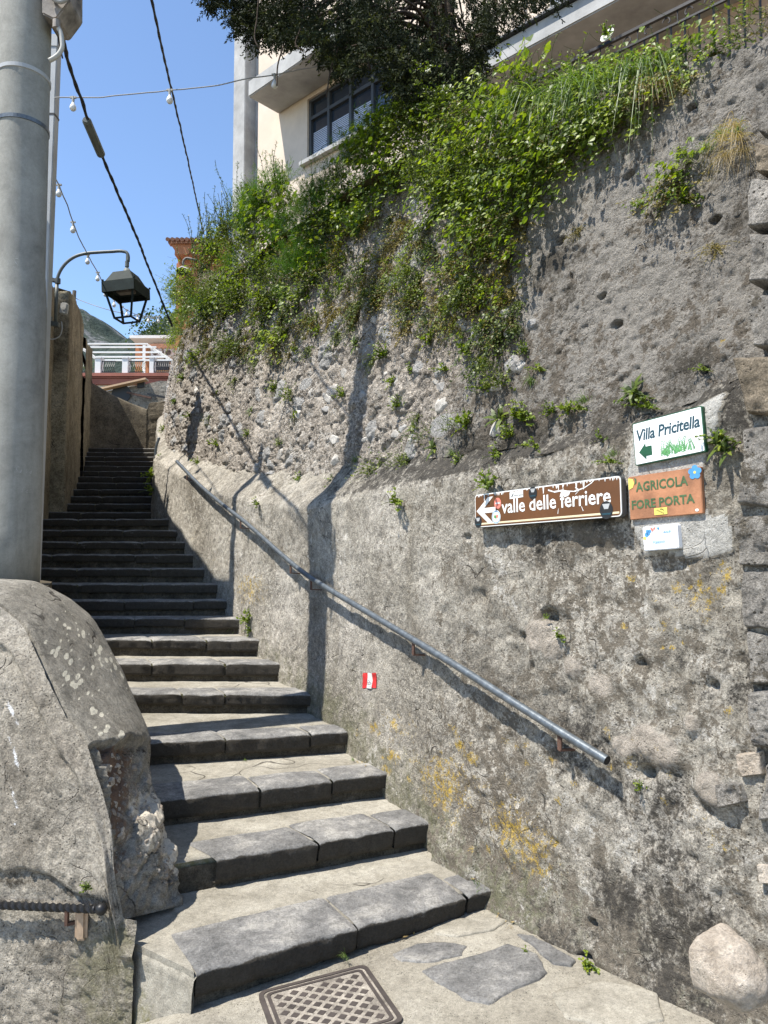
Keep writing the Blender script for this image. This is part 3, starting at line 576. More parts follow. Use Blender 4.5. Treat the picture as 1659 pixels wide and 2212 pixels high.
for k in range(1, NST + 1):
    z1 = zstep(k); zl = zstep(k - 1)
    fl, fr = LE[k].copy(), REp[k].copy(); e = fr - fl; e /= np.linalg.norm(e)
    fr = fr + e * 0.10
    if k >= 2: fl = fl - e * (0.35 if k >= 5 else 0.24)
    if k < NST: bl, br = LE[k + 1].copy(), REp[k + 1] + e * 0.1
    else: bl, br = fl + np.array([-0.6, 2.2]), fr + np.array([-0.6, 2.2])
    if k >= 1 and k < NST: bl = bl - e * 0.3
    nrm = np.array([e[1], -e[0]])
    bl2, br2 = bl - nrm * 0.12, br - nrm * 0.12
    b = MB(); inn = 0.035
    fl_i, fr_i = fl - nrm * inn, fr - nrm * inn
    # concrete body: a fine sheet on top, riser face below the stones
    nb_, na_ = 10, 30; rows = []
    for tb in np.linspace(1, 0, nb_):
        P = np.array([np.append(bil([fl_i, fr_i, br2, bl2], ta, tb), z1 - 0.004) for ta in np.linspace(0, 1, na_)])
        P[:, 2] += 0.005 * fbm(P, 4, 3, 80) + 0.002 * fbm(P, 18, 2, 81) - (0.004 if tb < 0.7 else 0)
        rows.append(P)
    for dz in (0.02, 0.5, 1.0):
        P = rows[-1 if dz < 0.1 else nb_].copy(); P[:, 2] = z1 - 0.01 - dz * (z1 - zl + (0.22 if k == 1 else 0.02)); P[:, :2] += np.outer(0.004 * fbm(P, 12, 3, 83), nrm); rows.append(P)
    rows = np.array(rows)
    st = link('step', mesh_np('step', rows.reshape(-1, 3), grid_faces(len(rows), na_), {'green': np.concatenate([np.full(na_, 0.75), np.full((nb_ - 1) * na_, 0.12), np.full(3 * na_, 0.75)])}), M['concrete'], stairs)
    body = MB()
    if k == 1:
        lo = -0.35; pts = [fl_i, bl - nrm * 0.0, np.array([-1.02, 3.4])]
        P = []
        Lq = np.linspace(0, 1, 26); Hq = np.linspace(0, 1, 22); pa, pb = fl + nrm * 0.012, np.array([-1.09, 3.10])
        side_n = np.array([-(pb - pa)[1], (pb - pa)[0]]); side_n /= np.linalg.norm(side_n)
        for h in Hq:
            for l in Lq:
                q = pa * (1 - l) + pb * l; z = z1 - 0.012 + (lo - z1) * h; pp = np.array([[q[0], q[1], z]])
                out = 0.012 * fbm(pp, 6, 3, 86)[0] + 0.006 * fbm(pp, 25, 2, 87)[0] + 0.05 * h - 0.03 * max(0, 1 - h / 0.06) ** 2
                P.append([q[0] + side_n[0] * out, q[1] + side_n[1] * out, z])
        tp = MB(); tp.prism([tuple(fl + nrm * .004), tuple(bl + np.array([.05, .06])), (-1.16, 3.32), (-1.10, 3.105)], z1 - .3, z1 - 0.006, lambda x, y, d: (x, y, d)); tp.build('corner_fill', M['concrete'], st)
        P = np.array(P); link('side_face', mesh_np('side_face', P, grid_faces(22, 26), {'green': np.repeat(np.clip(0.2 + Hq, 0, 0.9), 26) * np.tile(np.clip(0.2 + Lq, 0, 1), 22)}), M['concrete'], st)
    sp = SPL.get(k)
    if sp is None:
        n = 3 if k < 16 else 2; sp = [0] + sorted(min(0.9, max(0.1, (i + 1) / n + JO.uniform(-0.1, 0.1))) for i in range(n - 1)) + [1.0]
    for i in range(len(sp) - 1):
        t0, t1 = sp[i] + 0.004, sp[i + 1] - 0.004
        d0 = JO.uniform(0.24, 0.32) if k < 4 else JO.uniform(0.2, 0.28)
        dep = np.linalg.norm(bl - fl); d0 = min(0.55, d0 / max(0.2, dep)) if k > 1 else [0.5, 0.5, 0.35][i % 3]
        fq = [fl * (1 - t0) + fr * t0, fl * (1 - t1) + fr * t1]; bq = [bl * (1 - t0) + br * t0, bl * (1 - t1) + br * t1]
        q = [fq[0], fq[1], fq[1] * (1 - d0) + bq[1] * d0, fq[0] * (1 - d0) + bq[0] * d0]
        th = JO.uniform(0.075, 0.10) if k > 3 else JO.uniform(0.085, 0.115)
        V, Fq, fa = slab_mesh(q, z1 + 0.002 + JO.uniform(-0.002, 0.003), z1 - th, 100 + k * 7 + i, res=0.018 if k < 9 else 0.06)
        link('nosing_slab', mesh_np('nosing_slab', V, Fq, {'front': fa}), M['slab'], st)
    # riser below the nosing: dirt and painted shade in one dark colour
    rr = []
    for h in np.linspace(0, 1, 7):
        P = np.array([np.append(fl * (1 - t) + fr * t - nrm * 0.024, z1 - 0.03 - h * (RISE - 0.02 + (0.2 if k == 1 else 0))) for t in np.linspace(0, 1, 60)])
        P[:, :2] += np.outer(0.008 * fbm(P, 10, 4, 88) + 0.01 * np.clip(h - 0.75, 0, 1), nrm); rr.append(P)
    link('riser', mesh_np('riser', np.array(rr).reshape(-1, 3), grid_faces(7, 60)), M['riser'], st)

# ------------------------------------------------------------------ left parapet (broken end, swooping coping, street face)
def resample(P, n):
    P = np.array(P, float); d = np.r_[0, np.cumsum(np.linalg.norm(np.diff(P, axis=0), axis=1))]; t = np.linspace(0, d[-1], n)
    # smooth (Catmull-Rom like) by cubic hermite with finite differences
    m = np.gradient(P, d, axis=0); i = np.clip(np.searchsorted(d, t) - 1, 0, len(d) - 2); h = (d[i + 1] - d[i])[:, None]; u = ((t - d[i])[:, None]) / h
    return (2 * u ** 3 - 3 * u ** 2 + 1) * P[i] + (u ** 3 - 2 * u ** 2 + u) * h * m[i] + (-2 * u ** 3 + 3 * u ** 2) * P[i + 1] + (u ** 3 - u ** 2) * h * m[i + 1]
def linres(P, t):
    P = np.array(P, float); k = np.linspace(0, 1, len(P)); return np.stack([np.interp(t, k, P[:, j]) for j in range(3)], -1)
OUT_PX = [(-260, 1268, 3.62), (-100, 1278, 3.6), (0, 1300, 3.56), (62, 1350, 3.48), (104, 1440, 3.38), (150, 1540, 3.28), (196, 1608, 3.2), (222, 1700, 3.12), (240, 1790, 3.06), (246, 1880, 3.03), (262, 1990, 3.0)]
IN_PX = [(-260, 1236, 4.15), (-100, 1243, 4.15), (80, 1254, 4.16), (150, 1288, 4.34), (203, 1330, 4.36), (262, 1432, 4.2), (332, 1602, 3.84), (362, 1695, 3.66), (396, 1792, 3.5), (404, 1880, 3.42), (412, 1950, 3.36)]
OUTP = np.array([at_y(*q) for q in OUT_PX]); INP = np.array([at_y(*q) for q in IN_PX])
NT_, NWD = 210, 56
tt = np.linspace(0, 1, NT_)
OL, IL = linres(OUTP, tt), linres(INP, tt)
for _ in range(6):
    for L_ in (OL, IL): L_[1:-1] = (L_[:-2] + 2 * L_[1:-1] + L_[2:]) / 4
par = thing('parapet', 'low curved plaster parapet with a broken rubble end at the foot of the stairs', 'parapet')
w = np.linspace(0, 1, NWD)[None, :, None]
G = OL[:, None] * (1 - w) + IL[:, None] * w
du = np.gradient(G, axis=0); dv = np.gradient(G, axis=1); nr_ = np.cross(dv, du); nr_ /= np.linalg.norm(nr_, axis=-1, keepdims=True)
nr_ *= np.sign(nr_[..., 2:3] + 0.6 * 0 + (nr_[..., 2:3] == 0))
p = G.reshape(-1, 3); tg = np.repeat(tt, NWD); wg = np.tile(np.linspace(0, 1, NWD), NT_)
brk = np.clip((tg - 0.600 - 0.012 * fbm(p, 7, 3, 91)) / 0.006, 0, 1)                    # coping slab broken off here
f1, f2, cid = cells(p[:, 0] + p[:, 1] * 0.4 + 0.03 * fbm(p, 8, 2, 95), p[:, 2] + 0.03 * fbm(p, 8, 2, 96), 0.13, 97); g1, g2, h2 = cells(p[:, 0] + p[:, 1] * 0.4 + 0.01 * fbm(p, 20, 2, 95), p[:, 2], 0.05, 98)
dn = 0.010 * fbm(p, 3, 3, 92) + 0.004 * fbm(p, 16, 3, 93) + brk * (-0.05 + 0.025 * fbm(p, 6, 4, 94) + 0.07 * (cid - 0.5) * np.clip((f2 - f1) * 6, 0, 1) + 0.028 * (h2 - 0.5) * np.clip((g2 - g1) * 5, 0, 1) + 0.012 * fbm(p, 30, 3, 98))
dn -= 0.006 * np.clip((0.03 - wg) / 0.03, 0, 1) ** 2 * (1 - brk) + 0.05 * np.clip((wg - 0.95) / 0.05, 0, 1) ** 2 * (0.3 + brk)
mid = (1 - brk) * np.sin(np.pi * wg) * 0.03
Pc = p + nr_.reshape(-1, 3) * (dn + mid)[:, None]
sp1, sp2, spc = cells(wg * 0.45, tg * 3.2, 0.05, 99)
lowp = np.clip((tg - 0.86) / 0.1, 0, 1)
spots = (np.clip(0.62 - sp1, 0, 1) * (spc > 0.3)) * 1.7 * np.clip(0.6 + 1.6 * fbm(p, 4, 3, 100) + 0.5 * np.exp(-((wg - 0.3) / 0.25) ** 2), 0, 1.2) * (1 - brk) * (tg > 0.33)
at = {'spots': spots, 'brown': brk * np.clip(0.75 - 1.1 * np.clip((wg - 0.35) * 1.3 + (tg - 0.70) * 2.2, 0, 1) + 0.25 * fbm(p, 5, 3, 101), 0, 1),
      'stone': brk * np.clip((wg - 0.30) * 1.5 + 0.5 * fbm(p, 5, 3, 102) + 0.25, 0, 1) * (1 - lowp) * np.clip((tg - 0.66) / 0.06, 0, 1), 'dark': 0.0 * tg + np.clip((0.05 - abs(tg - 0.612)) / 0.05, 0, 1) * brk * 0.5, 'lichen': lowp * 0.42 * np.clip(1 - abs(wg - 0.35) * 2.5, 0, 1)}
_g = Pc.reshape(NT_, NWD, 3); _b = (1 - brk).reshape(NT_, NWD)[:, :1]; _iw = (INP[0] - OUTP[0]); _iw = np.array([0.5, 0.85, 0.0])
_c1 = _g[:, 0] + np.array([-.004, -.012, -.05]) * _b; _c2 = _c1 + _iw * 0.07
Pe = np.concatenate([_c2[:, None], _c1[:, None], _g], 1).reshape(-1, 3); atE = {k: np.concatenate([np.zeros((NT_, 2)), v.reshape(NT_, NWD)], 1).ravel() for k, v in at.items()}
link('coping', mesh_np('coping', Pe, grid_faces(NT_, NWD + 2, True), atE), M['coping'], par)
rb = MB(); nb2 = 0
for _ in range(900):
    i = hr.randint(int(NT_ * .62), int(NT_ * .93)); j = hr.randint(8, NWD - 1)
    if brk[i * NWD + j] < .9: continue
    w_ = np.exp(hr.uniform(np.log(.006), np.log(.04))); c = Pc[i * NWD + j]; n_ = nr_.reshape(-1, 3)[i * NWD + j]; V, Fh = hull_np((w_, w_ * hr.uniform(.5, 1), w_ * hr.uniform(.5, .9))); m = Matrix.Rotation(hr.uniform(0, 6), 3, Vector(hr.randn(3)).normalized())
    rb.add([m @ p + Vector(c - n_ * w_ * .48) for p in V], Fh); nb2 += 1
    if nb2 > 230: break
tag(rb.build('rubble', M['endstone'], par), kind='stuff')
# street face: from the outer edge down and to the left
NR = 190; NCOL = 220
edge = Pc.reshape(NT_, NWD, 3)[:, 0]
rows = []
for i, v in enumerate(np.linspace(0, 1, NR)):
    rows.append(None)
zt_ = OL[0, 2]
Xl = np.linspace(-3.6, -0.98, NCOL)
ox, oz, oy = OL[:, 0], OL[:, 2], OL[:, 1]
topz = np.interp(Xl, ox, oz); Vz = np.linspace(0, 1, NR)[:, None]
Zf = topz * (1 - Vz) + (-0.5) * Vz; Xf = np.repeat(Xl[None], NR, 0)
yz = lambda z: np.interp(z, [-0.5, 0.15, 0.4, 0.75, 1.1, 1.45, 1.7], [2.93, 2.98, 3.0, 3.06, 3.16, 3.3, 3.38])
Yf = yz(Zf) + 0.25 * (-1.0 - Xf)
pf = np.stack([Xf, Yf, Zf], -1).reshape(-1, 3)
ctop = np.clip(1 - (topz - Zf) / 0.16, 0, 1).ravel()
plast = np.clip(0.5 + 3 * fbm(pf * [1, 0, 1], 1.6, 3, 111), 0, 1)
dd = 0.014 * fbm(pf, 2.2, 3, 112) + 0.010 * plast * fbm(pf, 11, 4, 113) + 0.009 * fbm(pf, 30, 3, 114) + 0.008 * fbm(pf, 60, 2, 119) - 0.02 * np.clip(ctop - 0.55, 0, 1) + 0.028 * np.exp(-((ctop - 0.28) / 0.15) ** 2)
lowz = np.clip((0.33 + 0.16 * fbm(pf, 2.2, 4, 115) - Zf.ravel()) / 0.012, 0, 1)
dd -= 0.02 * lowz
pf2 = pf.copy(); pf2[:, 1] -= dd
wx_, wz_ = Xf.ravel(), Zf.ravel()
def px_at(u, v, y): return at_y(u, v, y)[[0, 2]]
def streak(px, width):
    m = np.zeros(len(pf))
    for (u0, v0, u1, v1) in px:
        a, b = px_at(u0, v0, 3.3), px_at(u1, v1, 3.2); ab = b - a; t = np.clip(((wx_ - a[0]) * ab[0] + (wz_ - a[1]) * ab[1]) / (ab @ ab), 0, 1)
        m = np.maximum(m, np.exp(-(np.hypot(wx_ - a[0] - t * ab[0], wz_ - a[1] - t * ab[1]) / width) ** 2))
    return m
at = {'green': np.clip((wx_ + 1.45) / 0.3, 0, 1) * np.clip((0.34 - wz_) / 0.2, 0, 1) * 0.62 + 0.05, 'dark': np.clip(0.35 * fbm(pf, 2.0, 3, 116) + 0.5 * lowz * np.clip((wz_ - 0.2) / 0.12, 0, 1), 0, 1), 'stone': 0 * wx_,
      'white': streak([(3, 1500, 25, 1580), (25, 1580, 38, 1660), (38, 1660, 42, 1740), (2, 1716, 22, 1756), (22, 1756, 40, 1775)], 0.013) * (0.55 + 0.8 * fbm(pf, 22, 3, 117)), 'lichen': 0.08 + 0 * wx_}
link('street_face', mesh_np('street_face', pf2, grid_faces(NR, NCOL, True), at), M['parapet'], par)
# inner face towards the stairs and the fill on top
rows = []
inn = np.vstack([IL[::-1], np.array([[-2.75, 5.4, 1.55], [-3.4, 6.3, 1.62], [-4.2, 8.0, 1.7]])[:0]])
for h in np.linspace(0, 1, 30):
    P = Pc.reshape(NT_, NWD, 3)[:, -1].copy(); z0 = P[:, 2].copy(); P[:, 2] = z0 * (1 - h) + np.minimum(0.05, z0) * h; P[:, 0] -= 0.012 * fbm(P, 9, 3, 118) ; rows.append(P)
link('stair_face', mesh_np('stair_face', np.array(rows).reshape(-1, 3), grid_faces(30, NT_), {'green': np.full(30 * NT_, .3)}), M['parapet'], par)
fill = MB().prism([(-8, 3.7), (-2.25, 4.1), (-1.93, 4.25), (-2.2, 4.9), (-3.2, 6.3), (-3.6, 7.0), (-8, 7.0)], -0.4, 1.50, lambda x, y, d: (x, y, d))
tag(fill.build('bank_ground', M['soil']), kind='structure')

# ------------------------------------------------------------------ tall old wall on the left and the curved wall closing the view
def wall_strip(name, base, tops, mat, parent, thick=0.35, rows=90, per=0.03, amp=0.02, topn=0.05, lean=0.0, seed=0, outward=1):
    """base: plan polyline; tops: (t, z) along it; face side on the right of the direction of travel"""
    b = np.array(base, float); d = np.r_[0, np.cumsum(np.linalg.norm(np.diff(b, axis=0), axis=1))]; n = max(8, int(d[-1] / per)); t = np.linspace(0, d[-1], n)
    X, Y = np.interp(t, d, b[:, 0]), np.interp(t, d, b[:, 1]); tx, ty = np.gradient(X), np.gradient(Y); L = np.hypot(tx, ty); nx, ny = ty / L * outward, -tx / L * outward
    zt = np.interp(t / d[-1], [a for a, c in tops], [c for a, c in tops]); q = np.stack([X, Y, 0 * X], -1)
    zt = zt + topn * fbm(q, 2.2, 4, seed + 1); zb = np.interp(Y, [3, 9.7, 15], [-0.3, 1.7, 3.6]); w = np.linspace(0, 1, rows)[:, None]
    Z = zb + (zt - zb) * w; o = np.zeros_like(Z)
    P = np.stack([np.repeat(X[None], rows, 0), np.repeat(Y[None], rows, 0), Z], -1); pp = P.reshape(-1, 3)
    dd = amp * (fbm(pp, 1.6, 4, seed + 2) + 0.5 * fbm(pp, 8, 3, seed + 3) + 0.3 * fbm(pp, 24, 2, seed + 4)).reshape(rows, -1) + lean * (Z - zb)
    P[..., 0] += nx * dd; P[..., 1] += ny * dd
    back = P[-1].copy(); back2 = back.copy(); back2[:, 0] -= nx * thick; back2[:, 1] -= ny * thick; back2[:, 2] += 0.02
    low = back2.copy(); low[:, 2] = zb
    Pm = (back + back2) / 2; Pm[:, 2] += 0.03
    A = np.concatenate([P, [Pm, back2, low]], 0)
    V = A.reshape(-1, 3); f = grid_faces(rows + 3, n)
    return link(name, mesh_np(name, V, f), mat, parent)
oldw = thing('old_plaster_wall', 'tall decaying yellow plaster wall in shade behind the grey pole', 'wall')
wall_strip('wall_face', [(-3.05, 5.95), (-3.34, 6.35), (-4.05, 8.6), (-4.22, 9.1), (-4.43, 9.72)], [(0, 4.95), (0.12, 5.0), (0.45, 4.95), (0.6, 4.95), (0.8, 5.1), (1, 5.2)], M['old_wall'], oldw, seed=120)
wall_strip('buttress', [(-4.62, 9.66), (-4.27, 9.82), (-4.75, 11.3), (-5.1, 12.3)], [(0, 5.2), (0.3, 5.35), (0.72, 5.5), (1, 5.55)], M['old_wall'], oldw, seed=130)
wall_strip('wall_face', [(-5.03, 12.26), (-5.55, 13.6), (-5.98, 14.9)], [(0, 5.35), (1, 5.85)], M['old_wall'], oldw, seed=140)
cw = thing('curved_wall', 'shade toned curved wall with a sloping top closing the head of the stairs', 'wall')
CB = [(168, 14.55), (200, 14.75), (240, 14.9), (280, 15.0), (312, 15.02), (318, 15.02), (352, 15.02), (420, 15.0)]
CT = [814, 835, 858, 876, 888, 870, 866, 864]
cb = [((u - CX) / F * y, y) for u, y in CB]; ct = []
_d = np.r_[0, np.cumsum(np.hypot(np.diff([q[0] for q in cb]), np.diff([q[1] for q in cb])))]
for (u, y), v, dd_ in zip(CB, CT, _d): ct.append((dd_ / _d[-1], at_y(u, v, y)[2]))
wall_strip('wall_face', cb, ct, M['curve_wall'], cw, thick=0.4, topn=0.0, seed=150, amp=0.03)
wall_strip('coping_band', [(x * 0.9985, y - 0.03) for x, y in cb[:5]], [(t / ct[4][0], z - 0.0) for t, z in ct[:5]], M['curve_wall'], cw, thick=0.1, rows=8, topn=0.0, seed=155, amp=0.008)
cw.children[1].name = 'coping_band'
# keep only the top strip of the band
me = cw.children[1].data
for i, v in enumerate(me.vertices): pass

# ------------------------------------------------------------------ stone pier at the right edge, boulder
pier = thing('stone_pier', 'column of rough grey corner stones at the right edge of the wall', 'pier')
def rock(name, corners, d0, d1, mat, parent, seed, amp=0.02, rnd=0.16, n=60, lich=0.15):
    """a rough-hewn block on the wall: corners are pixels, d0/d1 its back and front"""
    q = [pix2wall(u, v, lambda s, z: d1) for u, v in corners]
    w = np.linspace(0, 1, n); A, B = np.meshgrid(w, w); V = []
    S = (q[0][0] * (1 - A) + q[1][0] * A) * (1 - B) + (q[3][0] * (1 - A) + q[2][0] * A) * B
    Z = (q[0][1] * (1 - A) + q[1][1] * A) * (1 - B) + (q[3][1] * (1 - A) + q[2][1] * A) * B
    p = np.stack([S.ravel(), Z.ravel(), 0 * S.ravel() + seed], -1)
    ex, ey = np.minimum(A, 1 - A) / rnd, np.minimum(B, 1 - B) / rnd
    e = np.clip(1 - np.hypot(np.clip(1 - ex, 0, 1), np.clip(1 - ey, 0, 1)), 0, 1); prof = np.sqrt(1 - (1 - e) ** 2)
    S = S + (0.026 * fbm(p, 6, 4, seed + 5)).reshape(S.shape); Z = Z + (0.018 * fbm(p + 9, 7, 3, seed + 6)).reshape(S.shape)
    D = d0 + (d1 - d0) * prof + (amp * fbm(p, 6, 4, seed) + amp * 0.5 * fbm(p, 26, 4, seed + 1)).reshape(S.shape) * prof
    return link(name, mesh_np(name, W3(S, Z, D).reshape(-1, 3), grid_faces(n, n), {'lichen': np.clip(lich + 0.55 * fbm(p, 6, 3, seed + 8), 0, 1).ravel(), 'crust': np.clip(.4 + .3 * fbm(p, 4, 2, seed + 9), 0, 1).ravel()}), mat, parent)
QB = [((1629, 128), (1720, 70), (1720, 300), (1627, 292), 0), ((1622, 300), (1720, 312), (1720, 378), (1620, 372), 1), ((1609, 382), (1720, 372), (1720, 498), (1606, 490), 0), ((1606, 496), (1720, 500), (1720, 622), (1606, 612), 0),
      ((1612, 630), (1720, 640), (1720, 756), (1618, 752), 0), ((1577, 766), (1730, 758), (1730, 905), (1604, 890), 1), ((1588, 922), (1730, 912), (1730, 1098), (1590, 1100), 0), ((1582, 1112), (1730, 1106), (1730, 1226), (1592, 1222), 0), ((1590, 1230), (1730, 1232), (1730, 1362), (1600, 1356), 0),
      ((1603, 1368), (1730, 1368), (1730, 1480), (1612, 1476), 0), ((1612, 1486), (1730, 1488), (1730, 1625), (1618, 1620), 0), ((1590, 1630), (1642, 1622), (1650, 1676), (1600, 1682), 2), ((1636, 1650), (1740, 1640), (1740, 1780), (1640, 1776), 0), ((1624, 1874), (1740, 1866), (1740, 1912), (1632, 1916), 2), ((1545, 1695), (1600, 1690), (1612, 1740), (1550, 1748), 0)]
for i, (a, b, c, d, mt) in enumerate(QB):
    o = rock('stone_block', (a, b, c, d), -0.08, 0.034, [M['quoin'], M['quoin_brown'], M['boulder']][mt], pier, 200 + i * 11, amp=0.022, rnd=0.08, lich=0.12)
    if mt == 1: o['label'] = 'smoother brown sandstone block'
    if mt == 2: o['label'] = 'small whitish stone wedged in the masonry'
bp = at_z(1590, 2178, 0.17)
bm = bmesh.new(); bmesh.ops.create_icosphere(bm, subdivisions=5, radius=1.0)
V = np.array([v.co[:] for v in bm.verts]); 
ang = np.arctan2(V[:, 2], V[:, 0]); sup = np.power(np.sum(np.abs(V * [1, 1, 1]) ** 2.8, 1), -1 / 2.8)[:, None]
pn = np.array([[1, 0, .1], [-1, 0, -.15], [.75, -.3, .7], [-.6, -.35, .85], [.5, -.8, .1], [-.55, -.8, -.1], [0, -.75, .7], [.1, -.7, -.75], [.8, -.2, -.7], [-.7, -.2, -.8], [0, 1, 0], [0, 0, 1], [0, .2, -1.0]]); pn /= np.linalg.norm(pn, axis=1, keepdims=True)
pdist = np.array([.92, 1.0, .86, .80, .93, .95, .84, .9, .92, .88, .9, .93, .9]); dots = np.maximum(V @ pn.T, 1e-3); rad = (np.sum((dots / pdist) ** 14, 1)) ** (-1 / 14)
V = V * rad[:, None] * [0.094, 0.095, 0.097]
V = V + (0.010 * fbm(V, 9, 3, 301) + 0.005 * fbm(V, 26, 3, 302))[:, None] * V / np.linalg.norm(V, axis=1, keepdims=True)
for v, c in zip(bm.verts, V): v.co = c
me = bpy.data.meshes.new('boulder'); bm.to_mesh(me); bm.free(); me.polygons.foreach_set('use_smooth', [True] * len(me.polygons))
bo = link('boulder', me, M['boulder']); cpt = at_y(1588, 2104, 2.2); bo.location = cpt; bo.rotation_euler = (0.1, -0.05, 0.5)
tag(bo, 'pale rounded boulder lying at the foot of the wall', 'boulder')

# ------------------------------------------------------------------ paving stones in the street, manhole cover, litter
def on_ground(u, v):
    return at_plane(u, v, (-0.683, 2.7, 0.0), (-0.078, 0.05, 1.0))
def paver(px, mat, seed, h=0.007):
    P = [on_ground(u, v)[:2] for u, v in px]; n = len(P); c = np.mean(P, 0); N2 = 90; per = linres([list(q) + [0] for q in P + [P[0]]], np.linspace(0, 1, N2 + 1))[:-1]
    per[:, :2] += 0.02 * np.stack([fbm(per + seed, 9, 3, 401), fbm(per + seed + 5, 9, 3, 402)], -1)
    rows = []
    for k, t in enumerate([1.03, 1.0, 0.975, 0.9, 0.75, 0.55, 0.35, 0.15, 0.01]):
        q = per.copy(); q[:, :2] = c + (per[:, :2] - c) * t
        q[:, 2] = ground_z(q[:, 0], q[:, 1]) + [-0.02, 0.002, h, h + 0.001, h + 0.001, h + .001, h + .001, h + .001, h + .001][k] + (0.0025 * fbm(q + seed, 9, 3, 403) if k > 1 else 0); rows.append(q)
    V = np.array(rows); V = np.concatenate([V, V[:, :1]], 1)
    return link('paving_slab', mesh_np('paving_slab', V.reshape(-1, 3), grid_faces(len(rows), N2 + 1)), mat, street)
paver([(907, 2100), (1000, 2072), (1097, 2041), (1161, 2063), (1184, 2099), (1165, 2119), (1097, 2145), (1054, 2166), (1003, 2158), (959, 2129)], M['slab'], 1)
paver([(850, 2062), (900, 2040), (960, 2036), (1012, 2044), (1000, 2062), (940, 2078), (905, 2082), (870, 2078)], M['slab'], 2)
paver([(1118, 2020), (1150, 2022), (1190, 2045), (1245, 2078), (1235, 2086), (1195, 2082), (1150, 2045)], M['slab'], 3)
paver([(925, 2000), (985, 1985), (1060, 1982), (1100, 1990), (1060, 2012), (990, 2024), (940, 2020)], M['concrete'], 4)
paver([(1190, 2150), (1300, 2120), (1420, 2150), (1430, 2200), (1330, 2230), (1220, 2200)], M['concrete'], 5, 0.006)
man = thing('manhole_cover', 'square cast iron manhole cover with diamond studs set in the street concrete', 'manhole cover')
mA, mB, mC = [on_ground(u, v) for u, v in ((556, 2148), (790, 2087), (944, 2184))]
mB = mB; ex = mB - mA; ey = mC - mB; sz = 0.5 * (np.linalg.norm(ex) + np.linalg.norm(ey)); ex = ex / np.linalg.norm(ex); ey = ey - ex * (ey @ ex); ey /= np.linalg.norm(ey); LX = np.linalg.norm(mB - mA); LY = np.linalg.norm(mC - mB)
ez = np.cross(ex, -ey); ez = ez * np.sign(ez[2])
def mfr(x, y, d): return tuple(mA + ex * x + ey * y + ez * d)
def rrect(x0, y0, x1, y1, r, n=5):
    P = []
    for cx_, cy_, a0 in ((x1 - r, y1 - r, 0), (x0 + r, y1 - r, 90), (x0 + r, y0 + r, 180), (x1 - r, y0 + r, 270)):
        P += [(cx_ + r * math.cos(R(a0 + 90 * k / n)), cy_ + r * math.sin(R(a0 + 90 * k / n))) for k in range(n + 1)]
    return P
def ring(m, a, b, d0, d1, fr):
    n = len(a); v = [fr(x, y, d) for P, d in ((a, d0), (a, d1), (b, d1), (b, d0)) for x, y in P]
    f = [(k * n + i, k * n + (i + 1) % n, (k + 1) * n + (i + 1) % n, (k + 1) * n + i) for k in range(3) for i in range(n)]; m.add(v, f)
f = MB(); ring(f, rrect(0, 0, LX, LY, 0.035), rrect(0.017, 0.017, LX - .017, LY - .017, 0.025), -0.01, 0.010, mfr); f.build('rim', M['castiron'], man)
f = MB(); ring(f, rrect(0.027, .027, LX - .027, LY - .027, 0.022), rrect(.040, .040, LX - .040, LY - .040, 0.016), -0.01, 0.0095, mfr); f.build('lid_edge', M['castiron'], man)
f = MB(); f.prism(rrect(0.012, .012, LX - .012, LY - .012, 0.03), -0.01, 0.0065, mfr); f.build('plate', M['dustplate'], man)
f = MB(); pit = 0.0417; hs = 0.0122
for i in range(-30, 31):
    for j in range(-30, 31):
        x, y = LX / 2 + (i + j) * pit * 0.72, LY / 2 + (i - j) * pit * 0.72
        if 0.058 < x < LX - 0.058 and 0.058 < y < LY - 0.058:
            r = hs * 1.45; f.prism([(x + r, y), (x, y + r), (x - r, y), (x, y - r)], 0.004, 0.0085, mfr)
f.build('stud', M['castiron'], man)
lit = MB(); lp = on_ground(1186, 2031); lp[2] += 0.012
lit.add([lp + q for q in np.array([[0, 0, .012], [.016, -.008, 0.0], [.022, .01, .016], [.006, .02, .004], [.012, .006, .03]])], [(0, 1, 4), (1, 2, 4), (2, 3, 4), (3, 0, 4)])
tag(lit.build('paper_scrap', M['signwhite']), 'tiny crumpled white paper scrap by the wall foot', 'litter')

# ------------------------------------------------------------------ grey pole, pale post, street lamp, cables
PB = at_y(20, 1252, 4.4); PX, PY = PB[0], PB[1]
pole = thing('utility_pole', 'thick grey metal pole with a stepped lower sleeve at the left edge of the view', 'pole', (PX, PY, 1.4))
def zpole(v): return at_y(60, v, PY)[2] - 1.4
rl, ru = 60 / F * 4.4, 54.5 / F * 4.4
zf0, zf1 = zpole(655), zpole(600)
f = MB(); f.lathe([(rl, 0), (rl, 0.4), (rl, zf0 - 0.02), (rl - 0.004, zf0), (ru + 0.004, zf1 - 0.01), (ru, zf1 + 0.02), (ru * 0.99, zf1 + 1.2), (ru * 0.93, 8.6)], 48); f.build('shaft', M['pole'], pole, smooth=True)
for v in (172, 279):
    f = MB(); z = zpole(v); f.lathe([(ru * 0.98, z - 0.014), (ru + 0.004, z - 0.012), (ru + 0.004, z + 0.012), (ru * 0.98, z + 0.014)], 48); f.build('steel_band', M['galv'] if v > 200 else M['pale_post'], pole, smooth=False)
